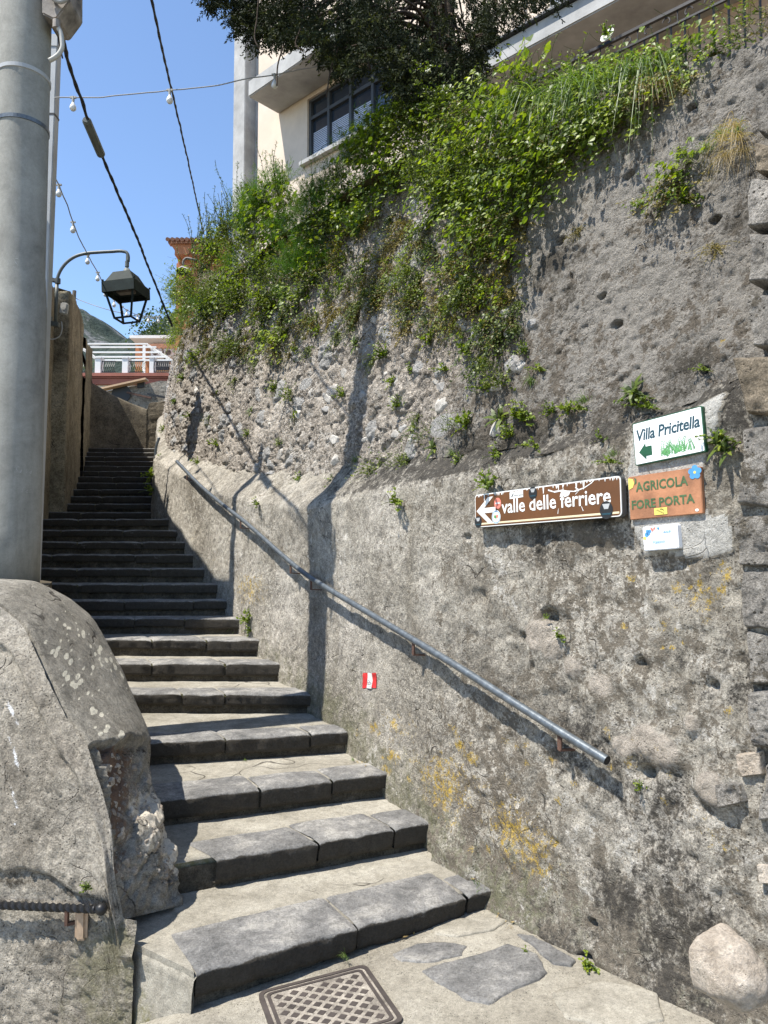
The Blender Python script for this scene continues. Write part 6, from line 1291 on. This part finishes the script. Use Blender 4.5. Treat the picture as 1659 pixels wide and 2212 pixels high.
PROTO = {
 'bindweed_plant': ([bindweed().mesh('bindweed_plant') for _ in range(4)] + [bindweed(20, .5, .05, .7, 1.2).mesh('bindweed_plant')], 'leaf'),
 'herb_clump': ([herb().mesh('herb_clump') for _ in range(3)] + [herb(30, .42, .034, .3, OVAL).mesh('herb_clump') for _ in range(2)], 'herb'),
 'pellitory_plant': ([mat_plant().mesh('pellitory_plant') for _ in range(3)], 'dryherb'),
 'creeping_plant': ([mat_plant(30, .26, .36, .022).mesh('creeping_plant') for _ in range(3)], 'herb'),
 'grass_tuft': ([grass_tuft().mesh('grass_tuft') for _ in range(3)], 'grass'),
 'hanging_grass': ([grass_tuft(34, .60, .0065, 1.05, .6, 1.0, .5).mesh('hanging_grass') for _ in range(3)], 'grass'),
 'dry_grass': ([grass_tuft(46, .24, .003, 1.1, .6, .5, .2).mesh('dry_grass') for _ in range(2)], 'straw'),
 'fennel_plant': ([fennel().mesh('fennel_plant') for _ in range(2)], 'fennel'),
 'rosette_weed': ([rosette().mesh('rosette_weed') for _ in range(3)] + [rosette(26, .078, .02).mesh('rosette_weed')], 'herb'),
 'small_weed': ([herb(12, .085, .017, .3, OVAL, 1.0, 12, .006).mesh('small_weed') for _ in range(4)], 'leaf'),
 'spurge_shrub': ([spurge().mesh('spurge_shrub') for _ in range(2)], 'herb'),
}
for k, (ms, mt) in PROTO.items():
    for m_ in ms: m_.materials.append(M[mt])
pr = random.Random(21)
def plant_at(kind, p, nvec, label, group, scale=1.0, tilt=0.0, yaw=None):
    me = pr.choice(PROTO[kind][0]); o = bpy.data.objects.new(kind, me); col.objects.link(o)
    n = Vector((nvec[0], nvec[1], 0)).normalized(); x = n.cross(Vector((0, 0, 1))); x = -x if x.dot(Vector((1, 0, 0))) < 0 else x
    m = Matrix((x, n, Vector((0, 0, 1)))).transposed()
    if m.determinant() < 0: m = Matrix((-x, n, Vector((0, 0, 1)))).transposed()
    m = m @ Matrix.Rotation(pr.uniform(-.35, .35) if yaw is None else yaw, 3, 'Z') @ Matrix.Rotation(tilt + pr.uniform(-.2, .2), 3, 'Y')
    s = scale * pr.uniform(.85, 1.15); flip = pr.choice((1, 1))
    o.matrix_world = Matrix.Translation(Vector(p)) @ m.to_4x4() @ Matrix.Diagonal((s * flip, s, s, 1)); return tag(o, label, 'plant' if 'grass' not in kind else 'grass', group)
def on_wall(u, v, out=0.0):
    q = pix2wall(u, v, d_upper)
    if q is None: return None
    s, z = q; zl = float(zledge(s)); zt = float(ztop(s))
    if z < zl: q = pix2wall(u, v); s, z = q; d = 0.01
    elif z > zt:
        d = float(d_upper(s, zt)) - 0.10; q = pix2wall(u, v, lambda a, b: d) or q; s, z = q
    else: d = float(d_upper(s, z)) + .005
    return W3(np.array(s), np.array(z), np.array(d + out)), wall_n(np.array(s))
VEG = [(350, 620), (372, 605), (400, 610), (445, 560), (480, 520), (545, 430), (600, 420), (660, 430), (720, 405), (770, 365), (812, 320), (850, 240), (900, 215), (1000, 225), (1100, 225), (1150, 205), (1240, 185), (1330, 158), (1440, 138), (1540, 100), (1700, 20),
       (1700, 40), (1640, 72), (1560, 118), (1480, 168), (1420, 220), (1340, 285), (1250, 345), (1190, 400), (1150, 450), (1125, 540), (1095, 590), (1050, 540), (1010, 475), (960, 440), (900, 400), (850, 425), (800, 500), (760, 575), (720, 600), (650, 660), (600, 675), (520, 665), (440, 690), (400, 710), (372, 745), (352, 715)]
def kind_for(u, v):
    r = pr.random()
    if u > 1120: return 'bindweed_plant' if r < .66 else ('herb_clump' if r < .86 else ('spurge_shrub' if r < .93 else 'pellitory_plant'))
    if u > 800: return 'bindweed_plant' if r < .36 else ('herb_clump' if r < .74 else ('pellitory_plant' if r < .88 else 'creeping_plant'))
    if u > 560: return 'bindweed_plant' if r < .2 else ('herb_clump' if r < .48 else ('pellitory_plant' if r < .72 else ('creeping_plant' if r < .82 else 'fennel_plant')))
    return 'herb_clump' if r < .45 else ('creeping_plant' if r < .6 else ('bindweed_plant' if r < .74 else ('pellitory_plant' if r < .86 else 'fennel_plant')))
ZONE = [(1280, 'on the wall top under the iron railing'), (1000, 'on the wall top right of the cypress trunk'), (760, 'on the wall beneath the cypress'), (560, 'on the wall below the building window'), (0, 'at the far end of the wall by the alley')]
KL = {'bindweed_plant': 'bright heart leaved bindweed', 'herb_clump': 'bushy green herb', 'pellitory_plant': 'reddish small leaved pellitory', 'creeping_plant': 'dense tiny leaved creeper', 'fennel_plant': 'feathery fennel', 'spurge_shrub': 'upright narrow leaved spurge'}
cnt = 0; pts = []
vx = [q[0] for q in VEG]; tries = 0
while cnt < 520 and tries < 9000:
    tries += 1; u = pr.uniform(345, 1700); v = pr.uniform(-40, 770)
    if not bool(inpoly(np.array([u]), np.array([v]), VEG)[0]): continue
    r_ = on_wall(u, v)
    if r_ is None: continue
    p, n_ = r_
    dm = 0.06 if p[1] < 3.6 else (0.08 if p[1] < 5 else 0.125)
    if any((p[0] - q[0]) ** 2 + (p[1] - q[1]) ** 2 + (p[2] - q[2]) ** 2 < dm * dm for q in pts): continue
    pts.append(p); k = kind_for(u, v); s_near = 1.0 if p[1] > 5 else (.8 if p[1] > 3.6 else .62)
    z = next(t for a, t in ZONE if u > a); sc_ = s_near * pr.uniform(.6, 1.0)
    plant_at(k, p, n_, KL[k] + ' ' + z, KL[k] + ' ' + z, sc_, 0.0); cnt += 1
FRINGE = [(352, 715), (450, 675), (640, 665), (760, 595), (850, 455), (1000, 465), (1110, 590), (1135, 700), (1060, 770), (960, 710), (880, 710), (840, 640), (780, 700), (640, 770), (500, 770), (370, 800)]
cnt = tries = 0
while cnt < 190 and tries < 9000:
    tries += 1; u = pr.uniform(352, 1140); v = pr.uniform(450, 800)
    if not bool(inpoly(np.array([u]), np.array([v]), FRINGE)[0]): continue
    p, n_ = on_wall(u, v)
    if any((p[0] - q[0]) ** 2 + (p[1] - q[1]) ** 2 + (p[2] - q[2]) ** 2 < .0065 for q in pts): continue
    pts.append(p); r = pr.random(); k = 'pellitory_plant' if r < .45 else ('creeping_plant' if r < .72 else ('bindweed_plant' if r < .78 else ('herb_clump' if r < .9 else 'small_weed')))
    nm = {'pellitory_plant': 'reddish pellitory', 'creeping_plant': 'tiny leaved creeper', 'bindweed_plant': 'trailing bindweed', 'herb_clump': 'drooping green herb', 'small_weed': 'small leafy weed'}[k] + ' hanging below the dense greenery ' + ('on the far wall' if u < 700 else 'in the middle of the wall')
    plant_at(k, p, n_, nm, nm, pr.uniform(.32, .68) * (1.0 if p[1] > 4.5 else .8)); cnt += 1
# hanging grass along the lip at the right, fennel and spurge standing up at the left
for u, v, s in [(1120, 240, 1.0), (1150, 235, 1.1), (1180, 225, 1.1), (1205, 228, 1.1), (1235, 220, 1.1), (1262, 212, 1.0), (1290, 207, 1.05), (1320, 208, 1.0), (1352, 200, 1.0), (1385, 180, .95), (1412, 170, .9), (1440, 165, .8), (1475, 150, .7), (1130, 260, .9), (1210, 250, .9), (1270, 235, .9)]:
    p, n_ = on_wall(u, v, .10); plant_at('hanging_grass', p, n_, 'long bluish grass hanging over the wall lip under the railing', 'hanging grass on the wall lip', s * pr.uniform(.4, .72))
for u, v in ((1400, 200), (1425, 195), (1445, 188), (1580, 300), (1600, 310), (1595, 280)):
    p, n_ = on_wall(u, v, .03); plant_at('dry_grass', p, n_, 'dry straw coloured grass on the rough wall beside the stone pier', 'dry grass on the wall', .62)
for u, v, s in ((560, 495, 1.0), (585, 470, 1.1), (610, 440, 1.0), (545, 530, .9), (700, 450, .8), (735, 420, .8), (775, 380, .8), (800, 350, .8), (825, 330, .8)):
    p, n_ = on_wall(u, v, .06); plant_at('fennel_plant', p, n_, 'feathery dark fennel standing on the wall in front of the building', 'fennel in front of the building', s)
for u, v, s, t in ((455, 545, 1.5, -.5), (440, 560, 1.3, -.6), (480, 520, 1.4, -.4), (505, 505, 1.2, -.2), (535, 480, 1.1, .1), (430, 590, 1.2, -.5), (600, 420, 1.0, 0)):
    p, n_ = on_wall(u, v, .02); plant_at('spurge_shrub', p, n_, 'bluish upright spurge leaning out against the sky left of the building', 'spurge against the sky', s, t)
# weeds on the sunlit rubble face
WEED = [(545, 890, 'rosette_weed', 1.1), (640, 900, 'rosette_weed', 1.2), (600, 840, 'small_weed', 1.2), (630, 860, 'herb_clump', .5), (555, 780, 'creeping_plant', .5), (590, 790, 'rosette_weed', 1.0), (640, 760, 'small_weed', 1.3), (690, 720, 'small_weed', 1.2), (620, 720, 'creeping_plant', .7), (670, 690, 'creeping_plant', .7), (745, 855, 'small_weed', 1.3), (470, 850, 'rosette_weed', 1.0), (440, 800, 'rosette_weed', .9), (420, 770, 'small_weed', 1.3), (395, 820, 'small_weed', 1.4), (410, 900, 'small_weed', 1.5), (470, 960, 'small_weed', 1.4), (380, 870, 'small_weed', 1.2), (365, 930, 'small_weed', 1.5), (350, 990, 'small_weed', 1.3), (430, 1000, 'small_weed', 1.2), (510, 820, 'creeping_plant', .5), (485, 760, 'creeping_plant', .6), (540, 940, 'small_weed', 1.0), (610, 960, 'small_weed', .8), (455, 900, 'creeping_plant', .4), (520, 740, 'creeping_plant', .6),
  (765, 690, 'rosette_weed', 1.5), (790, 640, 'rosette_weed', 1.5), (772, 745, 'rosette_weed', 1.6), (815, 655, 'rosette_weed', 1.3), (835, 770, 'small_weed', 1.4), (805, 780, 'creeping_plant', .5), (850, 830, 'small_weed', 1.3), (880, 700, 'pellitory_plant', .6), (895, 640, 'pellitory_plant', .7), (930, 740, 'small_weed', 1.2), (910, 600, 'creeping_plant', .7), (960, 650, 'pellitory_plant', .7), (1000, 620, 'creeping_plant', .8), (985, 700, 'pellitory_plant', .7), (1030, 660, 'pellitory_plant', .7), (1060, 700, 'creeping_plant', .8), (1085, 640, 'bindweed_plant', .5), (1105, 560, 'bindweed_plant', .6), (1090, 720, 'creeping_plant', .7), (1040, 780, 'creeping_plant', .6), (1010, 760, 'small_weed', 1.2), (1070, 800, 'herb_clump', .5), (1090, 830, 'herb_clump', .5), (1050, 840, 'small_weed', 1.4), (960, 800, 'small_weed', 1.2), (890, 800, 'small_weed', 1.1), (870, 880, 'small_weed', 1.3), (905, 900, 'creeping_plant', .4), (920, 950, 'herb_clump', .55), (900, 930, 'rosette_weed', 1.2), (940, 970, 'rosette_weed', 1.3), (985, 930, 'herb_clump', .5), (1010, 920, 'small_weed', 1.6), (1085, 905, 'rosette_weed', 1.6), (1120, 900, 'small_weed', 1.4), (1110, 940, 'small_weed', 1.2), (1150, 830, 'grass_tuft', .5), (1165, 800, 'small_weed', 1.0), (1140, 760, 'small_weed', 1.0), (860, 1010, 'herb_clump', .4), (820, 1025, 'herb_clump', .45), (880, 1000, 'herb_clump', .45), (750, 1065, 'small_weed', 1.4), (735, 1050, 'small_weed', 1.2), (862, 1085, 'small_weed', 1.3), (980, 985, 'grass_tuft', .45), (1060, 1045, 'grass_tuft', .4), (1060, 1050, 'small_weed', 1.4), (1080, 985, 'small_weed', 1.4), (655, 1040, 'small_weed', 1.4), (560, 1090, 'small_weed', 1.0), (640, 1050, 'small_weed', 1.0), (770, 1000, 'grass_tuft', .4), (1000, 1000, 'small_weed', 1.1),
  (1230, 890, 'small_weed', 1.1), (1265, 870, 'grass_tuft', .38), (1250, 885, 'small_weed', 1.0), (1200, 890, 'small_weed', 1.2), (1380, 865, 'small_weed', 1.2), (1370, 850, 'rosette_weed', .9), (1400, 880, 'small_weed', 1.2), (1330, 985, 'grass_tuft', .35), (1305, 950, 'small_weed', 1.0), (1160, 970, 'small_weed', 1.6), (1135, 905, 'small_weed', 1.4), (1320, 1000, 'small_weed', .8), (1560, 960, 'rosette_weed', 1.3), (1575, 975, 'rosette_weed', 1.0), (1555, 950, 'small_weed', 1.0), (1545, 535, 'pellitory_plant', .3), (1250, 500, 'pellitory_plant', .25), (1520, 800, 'small_weed', .7), (1440, 420, 'bindweed_plant', .36), (1470, 370, 'bindweed_plant', .36), (1500, 350, 'herb_clump', .38), (1460, 410, 'pellitory_plant', .6), (1530, 330, 'grass_tuft', .45), (1560, 300, 'grass_tuft', .45), (1590, 290, 'grass_tuft', .4), (1570, 340, 'dry_grass', .6), (1600, 330, 'dry_grass', .65), (1480, 440, 'small_weed', 1.2), (1380, 450, 'small_weed', .8),
  (540, 1340, 'small_weed', 1.5), (545, 1362, 'small_weed', 1.0), (1212, 1375, 'small_weed', .8), (1186, 1335, 'small_weed', .5), (1392, 1700, 'small_weed', .6), (330, 1060, 'small_weed', 2.0), (322, 1030, 'small_weed', 2.0)]
for u, v, k, s in WEED:
    r_ = on_wall(u, v)
    if r_ is None: continue
    nm = {'rosette_weed': 'strap leaved rosette', 'small_weed': 'small bright leafy weed', 'herb_clump': 'bushy green herb', 'creeping_plant': 'tiny leaved creeper', 'pellitory_plant': 'reddish pellitory', 'grass_tuft': 'green grass tuft', 'bindweed_plant': 'heart leaved bindweed', 'dry_grass': 'dry straw coloured grass'}[k]
    where = 'on the plinth or its ledge' if v > 960 else ('on the dark rough face right of the greenery' if u > 1130 else ('on the middle of the sunlit rubble face' if u > 720 else 'on the far part of the sunlit rubble face'))
    if u > 1120 and k in ('small_weed', 'herb_clump', 'grass_tuft'): s *= .72
    elif u > 840 and v > 780: s *= .8
    plant_at(k, r_[0], r_[1], f'{nm} rooted {where}', f'{nm} {where}', s)
# weeds at the foot of walls and on the steps
FOOT = [((1075, 1950), .03, 'grass_tuft', .62, 'long green grass tuft at the foot of the wall by the lowest step'), ((1060, 1925), .1, 'grass_tuft', .4, 'short grass at the right end of the lowest step'), ((1010, 1862), .14, 'small_weed', .7, 'small weed in the gap behind the lowest step'), ((985, 1850), .14, 'small_weed', .6, 'tiny weed behind the lowest step near the wall'), ((780, 1640), .42, 'grass_tuft', .16, 'tiny grass on the third step by the wall'), ((515, 1362), 1.0, 'grass_tuft', .4, 'grass tuft on the step beside the wall in the sun'), ((1295, 2080), .1, 'small_weed', .9, 'small weed in the hole at the wall foot'), ((1160, 2050), .08, 'small_weed', .5, 'tiny weed between the dark paving stones'), ((548, 1640), .42, 'grass_tuft', .12, 'sparse grass blades below the fourth riser'), ((770, 2060), 0.05, 'grass_tuft', .22, 'single bent grass sprig by the manhole cover'), ((1130, 2000), .06, 'dry_grass', .4, 'dry grass litter along the wall foot')]
for (u, v), z, k, s, lb in FOOT:
    p = at_z(u, v, z); p = p + np.array([-.045, -.03, 0]); plant_at(k, p, (-.86, -.5), lb, None, s)
p = at_y(192, 1918, 3.02); plant_at('small_weed', p, (-.2, -1), 'bright green weed growing in the plaster crack above the twisted bar', None, .55)
lf = Foliage(); LPp = []
for (u0, v0, u1, v1, z, n_) in ((1090, 1968, 1330, 2075, .07, 26), (985, 1850, 1080, 1915, .142, 12), (760, 1638, 838, 1655, .425, 6), (1330, 2080, 1480, 2160, .11, 12), (850, 2030, 960, 2010, .04, 5)):
    for _ in range(n_):
        t = pr.random(); p = at_z(u0 + (u1 - u0) * t, v0 + (v1 - v0) * t, z) + np.array([pr.uniform(-.07, -.02), pr.uniform(-.05, .0), pr.uniform(.0, .012)]); p[2] = max(p[2], ground_z(p[0], p[1]) + .008) if z < .13 else p[2]; LPp.append(p)
LPp = np.array(LPp); m_ = len(LPp); lf.leaves(LPp, nr.randn(m_, 3) * [1, 1, .2], nr.randn(m_, 3) * .4 + [0, 0, 1], nr.uniform(.012, .032, m_), LANCE, np.clip(.4 + .3 * nr.randn(m_), 0, 1))
tag(link('leaf_litter', lf.mesh('leaf_litter'), M['straw']), 'dry brown leaf litter scattered along the wall foot', 'litter', kind='stuff')
# white bindweed flowers, each on a small plant of its own
def flower(u, v, r, label):
    r_ = on_wall(u, v, .16); o = plant_at('small_weed', r_[0], r_[1], label, None, .7)
    f = MB(); ax = Vector((r_[1][0] + .1, r_[1][1] - .1, .35)).normalized(); q = Vector((0, 0, .0)); f.lathe([(.002, -.9 * r), (.15 * r, -.5 * r), (.45 * r, -.12 * r), (1.0 * r, 0.06 * r), (.98 * r, .07 * r), (.3 * r, -.2 * r)], 12, r_[0], tuple(ax)); fl = f.build('flower', M['petal'], None, smooth=True)
    fl.parent = o; fl.matrix_parent_inverse = o.matrix_world.inverted()
for u, v, r, lb in ((1363, 105, .034, 'bindweed with a large white trumpet flower under the iron railing'), (945, 162, .03, 'bindweed with a white flower left of the cypress trunk'), (968, 166, .03, 'bindweed with an open white flower in front of the cypress trunk'), (871, 278, .032, 'bindweed with a drooping white flower below the cypress'), (498, 625, .03, 'bindweed with a white flower at the far end of the wall')): flower(u, v, r, lb)

# ------------------------------------------------------------------ the cypress
cy = thing('cypress_tree', 'dark cypress with hanging sprays in front of the cream building', 'tree', (0, 0, 0))
yc = 6.2; tb = at_y(955, 240, yc)
f = MB(); n = 30; vs = []; seg = 28
for i in range(n):
    z = tb[2] - 1.0 + i * .22; r = .145 - .003 * i
    for k in range(seg):
        a = 2 * math.pi * k / seg; rr = r * (1 + .10 * math.sin(a * 7 + i * .12) + .05 * math.sin(a * 13 - i * .3)); vs.append((tb[0] + rr * math.cos(a) + .012 * math.sin(i * .5), yc + rr * math.sin(a), z))
f.add(vs, [(i * seg + k, i * seg + (k + 1) % seg, (i + 1) * seg + (k + 1) % seg, (i + 1) * seg + k) for i in range(n - 1) for k in range(seg)]); f.build('trunk', M['bark'], cy, smooth=True)
CY_LOW = [(400, -10), (430, 12), (470, 45), (505, 55), (515, 70), (545, 110), (580, 130), (640, 118), (690, 135), (720, 160), (745, 200), (790, 150), (830, 120), (860, 160), (900, 190), (950, 200), (1005, 195), (1030, 160), (1045, 110), (1065, 60), (1100, 90), (1130, 60), (1160, 70), (1185, 55), (1200, 20), (1215, -20)]
lu = np.array([q[0] for q in CY_LOW]); lvv = np.array([q[1] for q in CY_LOW])
fo = Foliage(); limbs = []
nc = 0; cr2 = np.random.RandomState(5); LP, LT, LN, LS, LC = [], [], [], [], []
while nc < 1050:
    u = cr2.uniform(395, 1220); low = np.interp(u, lu, lvv) + np.interp(u, [800, 860, 1030, 1060], [-34, 25, 25, -34]); v = low - abs(cr2.randn()) * 75 - 4 if cr2.rand() < (.8 if 850 < u < 1040 else .55) else cr2.uniform(-420, low)
    lvl = np.interp(u, [395, 440, 530, 560, 700, 860, 1030, 1070, 1220], [.3, .45, .5, .8, .8, 1, 1, .3, .22])
    if cr2.rand() > lvl: continue
    if 590 < u < 700 and v > 80 and cr2.rand() < .55: continue
    if 535 < u < 590 and 60 < v and cr2.rand() < .3: continue
    dcen = (u - 900) / 330; rad = math.sqrt(max(0.05, 1.05 - dcen ** 2)) * 1.25
    y = yc - .2 + cr2.uniform(-1, 1) * rad * .9
    c = at_y(u, v, y); dirn = np.array([c[0] - tb[0], c[1] - yc, 0]); dirn /= np.linalg.norm(dirn) + .2
    ns = cr2.randint(5, 9)
    for j in range(ns):
        d = dirn * .5 + cr2.randn(3) * [.45, .45, .3] + [0, 0, -.55]; d /= np.linalg.norm(d); L = cr2.uniform(.10, .20); m = 26; t = cr2.rand(m) ** .8
        base = c + cr2.randn(3) * .03; pos = base + np.outer(t * L, d) + cr2.randn(m, 3) * (.016 * (1.1 - t))[:, None]; tip = d + cr2.randn(m, 3) * .55
        LP.append(pos); LT.append(tip); LN.append(cr2.randn(m, 3)); LS.append(cr2.uniform(.018, .036, m)); LC.append(np.clip(.18 + .22 * cr2.rand() + .55 * (cr2.rand() < .2) * t + .1 * cr2.randn(m), 0, 1))
    if nc % 7 == 0: limbs.append(resample(np.array([[tb[0], yc, c[2] + .5], (np.array([tb[0], yc, c[2] + .55]) + c) / 2 + [0, 0, .1], c]), 10))
    nc += 1
fo.leaves(np.concatenate(LP), np.concatenate(LT), np.concatenate(LN), np.concatenate(LS), LANCE, np.concatenate(LC)); link('crown', fo.mesh('crown'), M['cypress'], cy)
f = MB()
for P in limbs: f.tube(P, [.018 - .0014 * i for i in range(len(P))], 6)
for px in ([(560, -20), (555, 40), (552, 90), (560, 105)], [(660, -20), (650, 60), (640, 100), (655, 110)], [(735, -20), (760, 60), (790, 120), (800, 150)], [(612, 100), (600, 140), (598, 185)], [(705, 210), (715, 150), (735, 90)]):
    f.tube(resample([at_y(u, v, 5.3) for u, v in px], 16), .006, 5)
f.build('branches', M['bark'], cy, smooth=True)
# a few trees on the slope by the far houses
def far_tree(u, v, y, r, label):
    c = at_y(u, v, y); t = thing('broadleaf_tree', label, 'tree'); m = 1500; d = nr.randn(m, 3); d /= np.linalg.norm(d, axis=1, keepdims=True); d *= (nr.rand(m, 1) ** .4) * r; d += fbm(d + u, 1.5 / r, 2, 7)[:, None] * r * .3
    fo = Foliage(); fo.leaves(c + d, nr.randn(m, 3), nr.randn(m, 3) + [0, -.4, .8], r * .10 * nr.uniform(.6, 1.4, m), OVAL, np.clip(.5 + .25 * nr.randn(m), 0, 1)); link('crown', fo.mesh('crown'), M['treeleaf'], t)
    f = MB(); f.tube([(c[0], y, c[2] - r * 2.2), (c[0] + .05, y, c[2] - r * .9), (c[0], y, c[2])], [r * .12, r * .09, r * .04], 8); f.build('trunk', M['bark'], t)
far_tree(345, 725, 40, 1.6, 'dark rounded tree behind the peach house awning'); 
for u, v, lb in ((190, 792, 'potted green shrub left of the first terrace pillar'), (300, 795, 'leafy potted shrub between the last two terrace pillars')):
    c = at_y(u, v, 28.2); o = bpy.data.objects.new('terrace_shrub', PROTO['herb_clump'][0][0]); col.objects.link(o); o.location = c - np.array([0, 0, .1]); o.scale = (1.4, 1.4, 1.5); o.rotation_euler = (0, 0, math.pi); tag(o, lb, 'shrub')
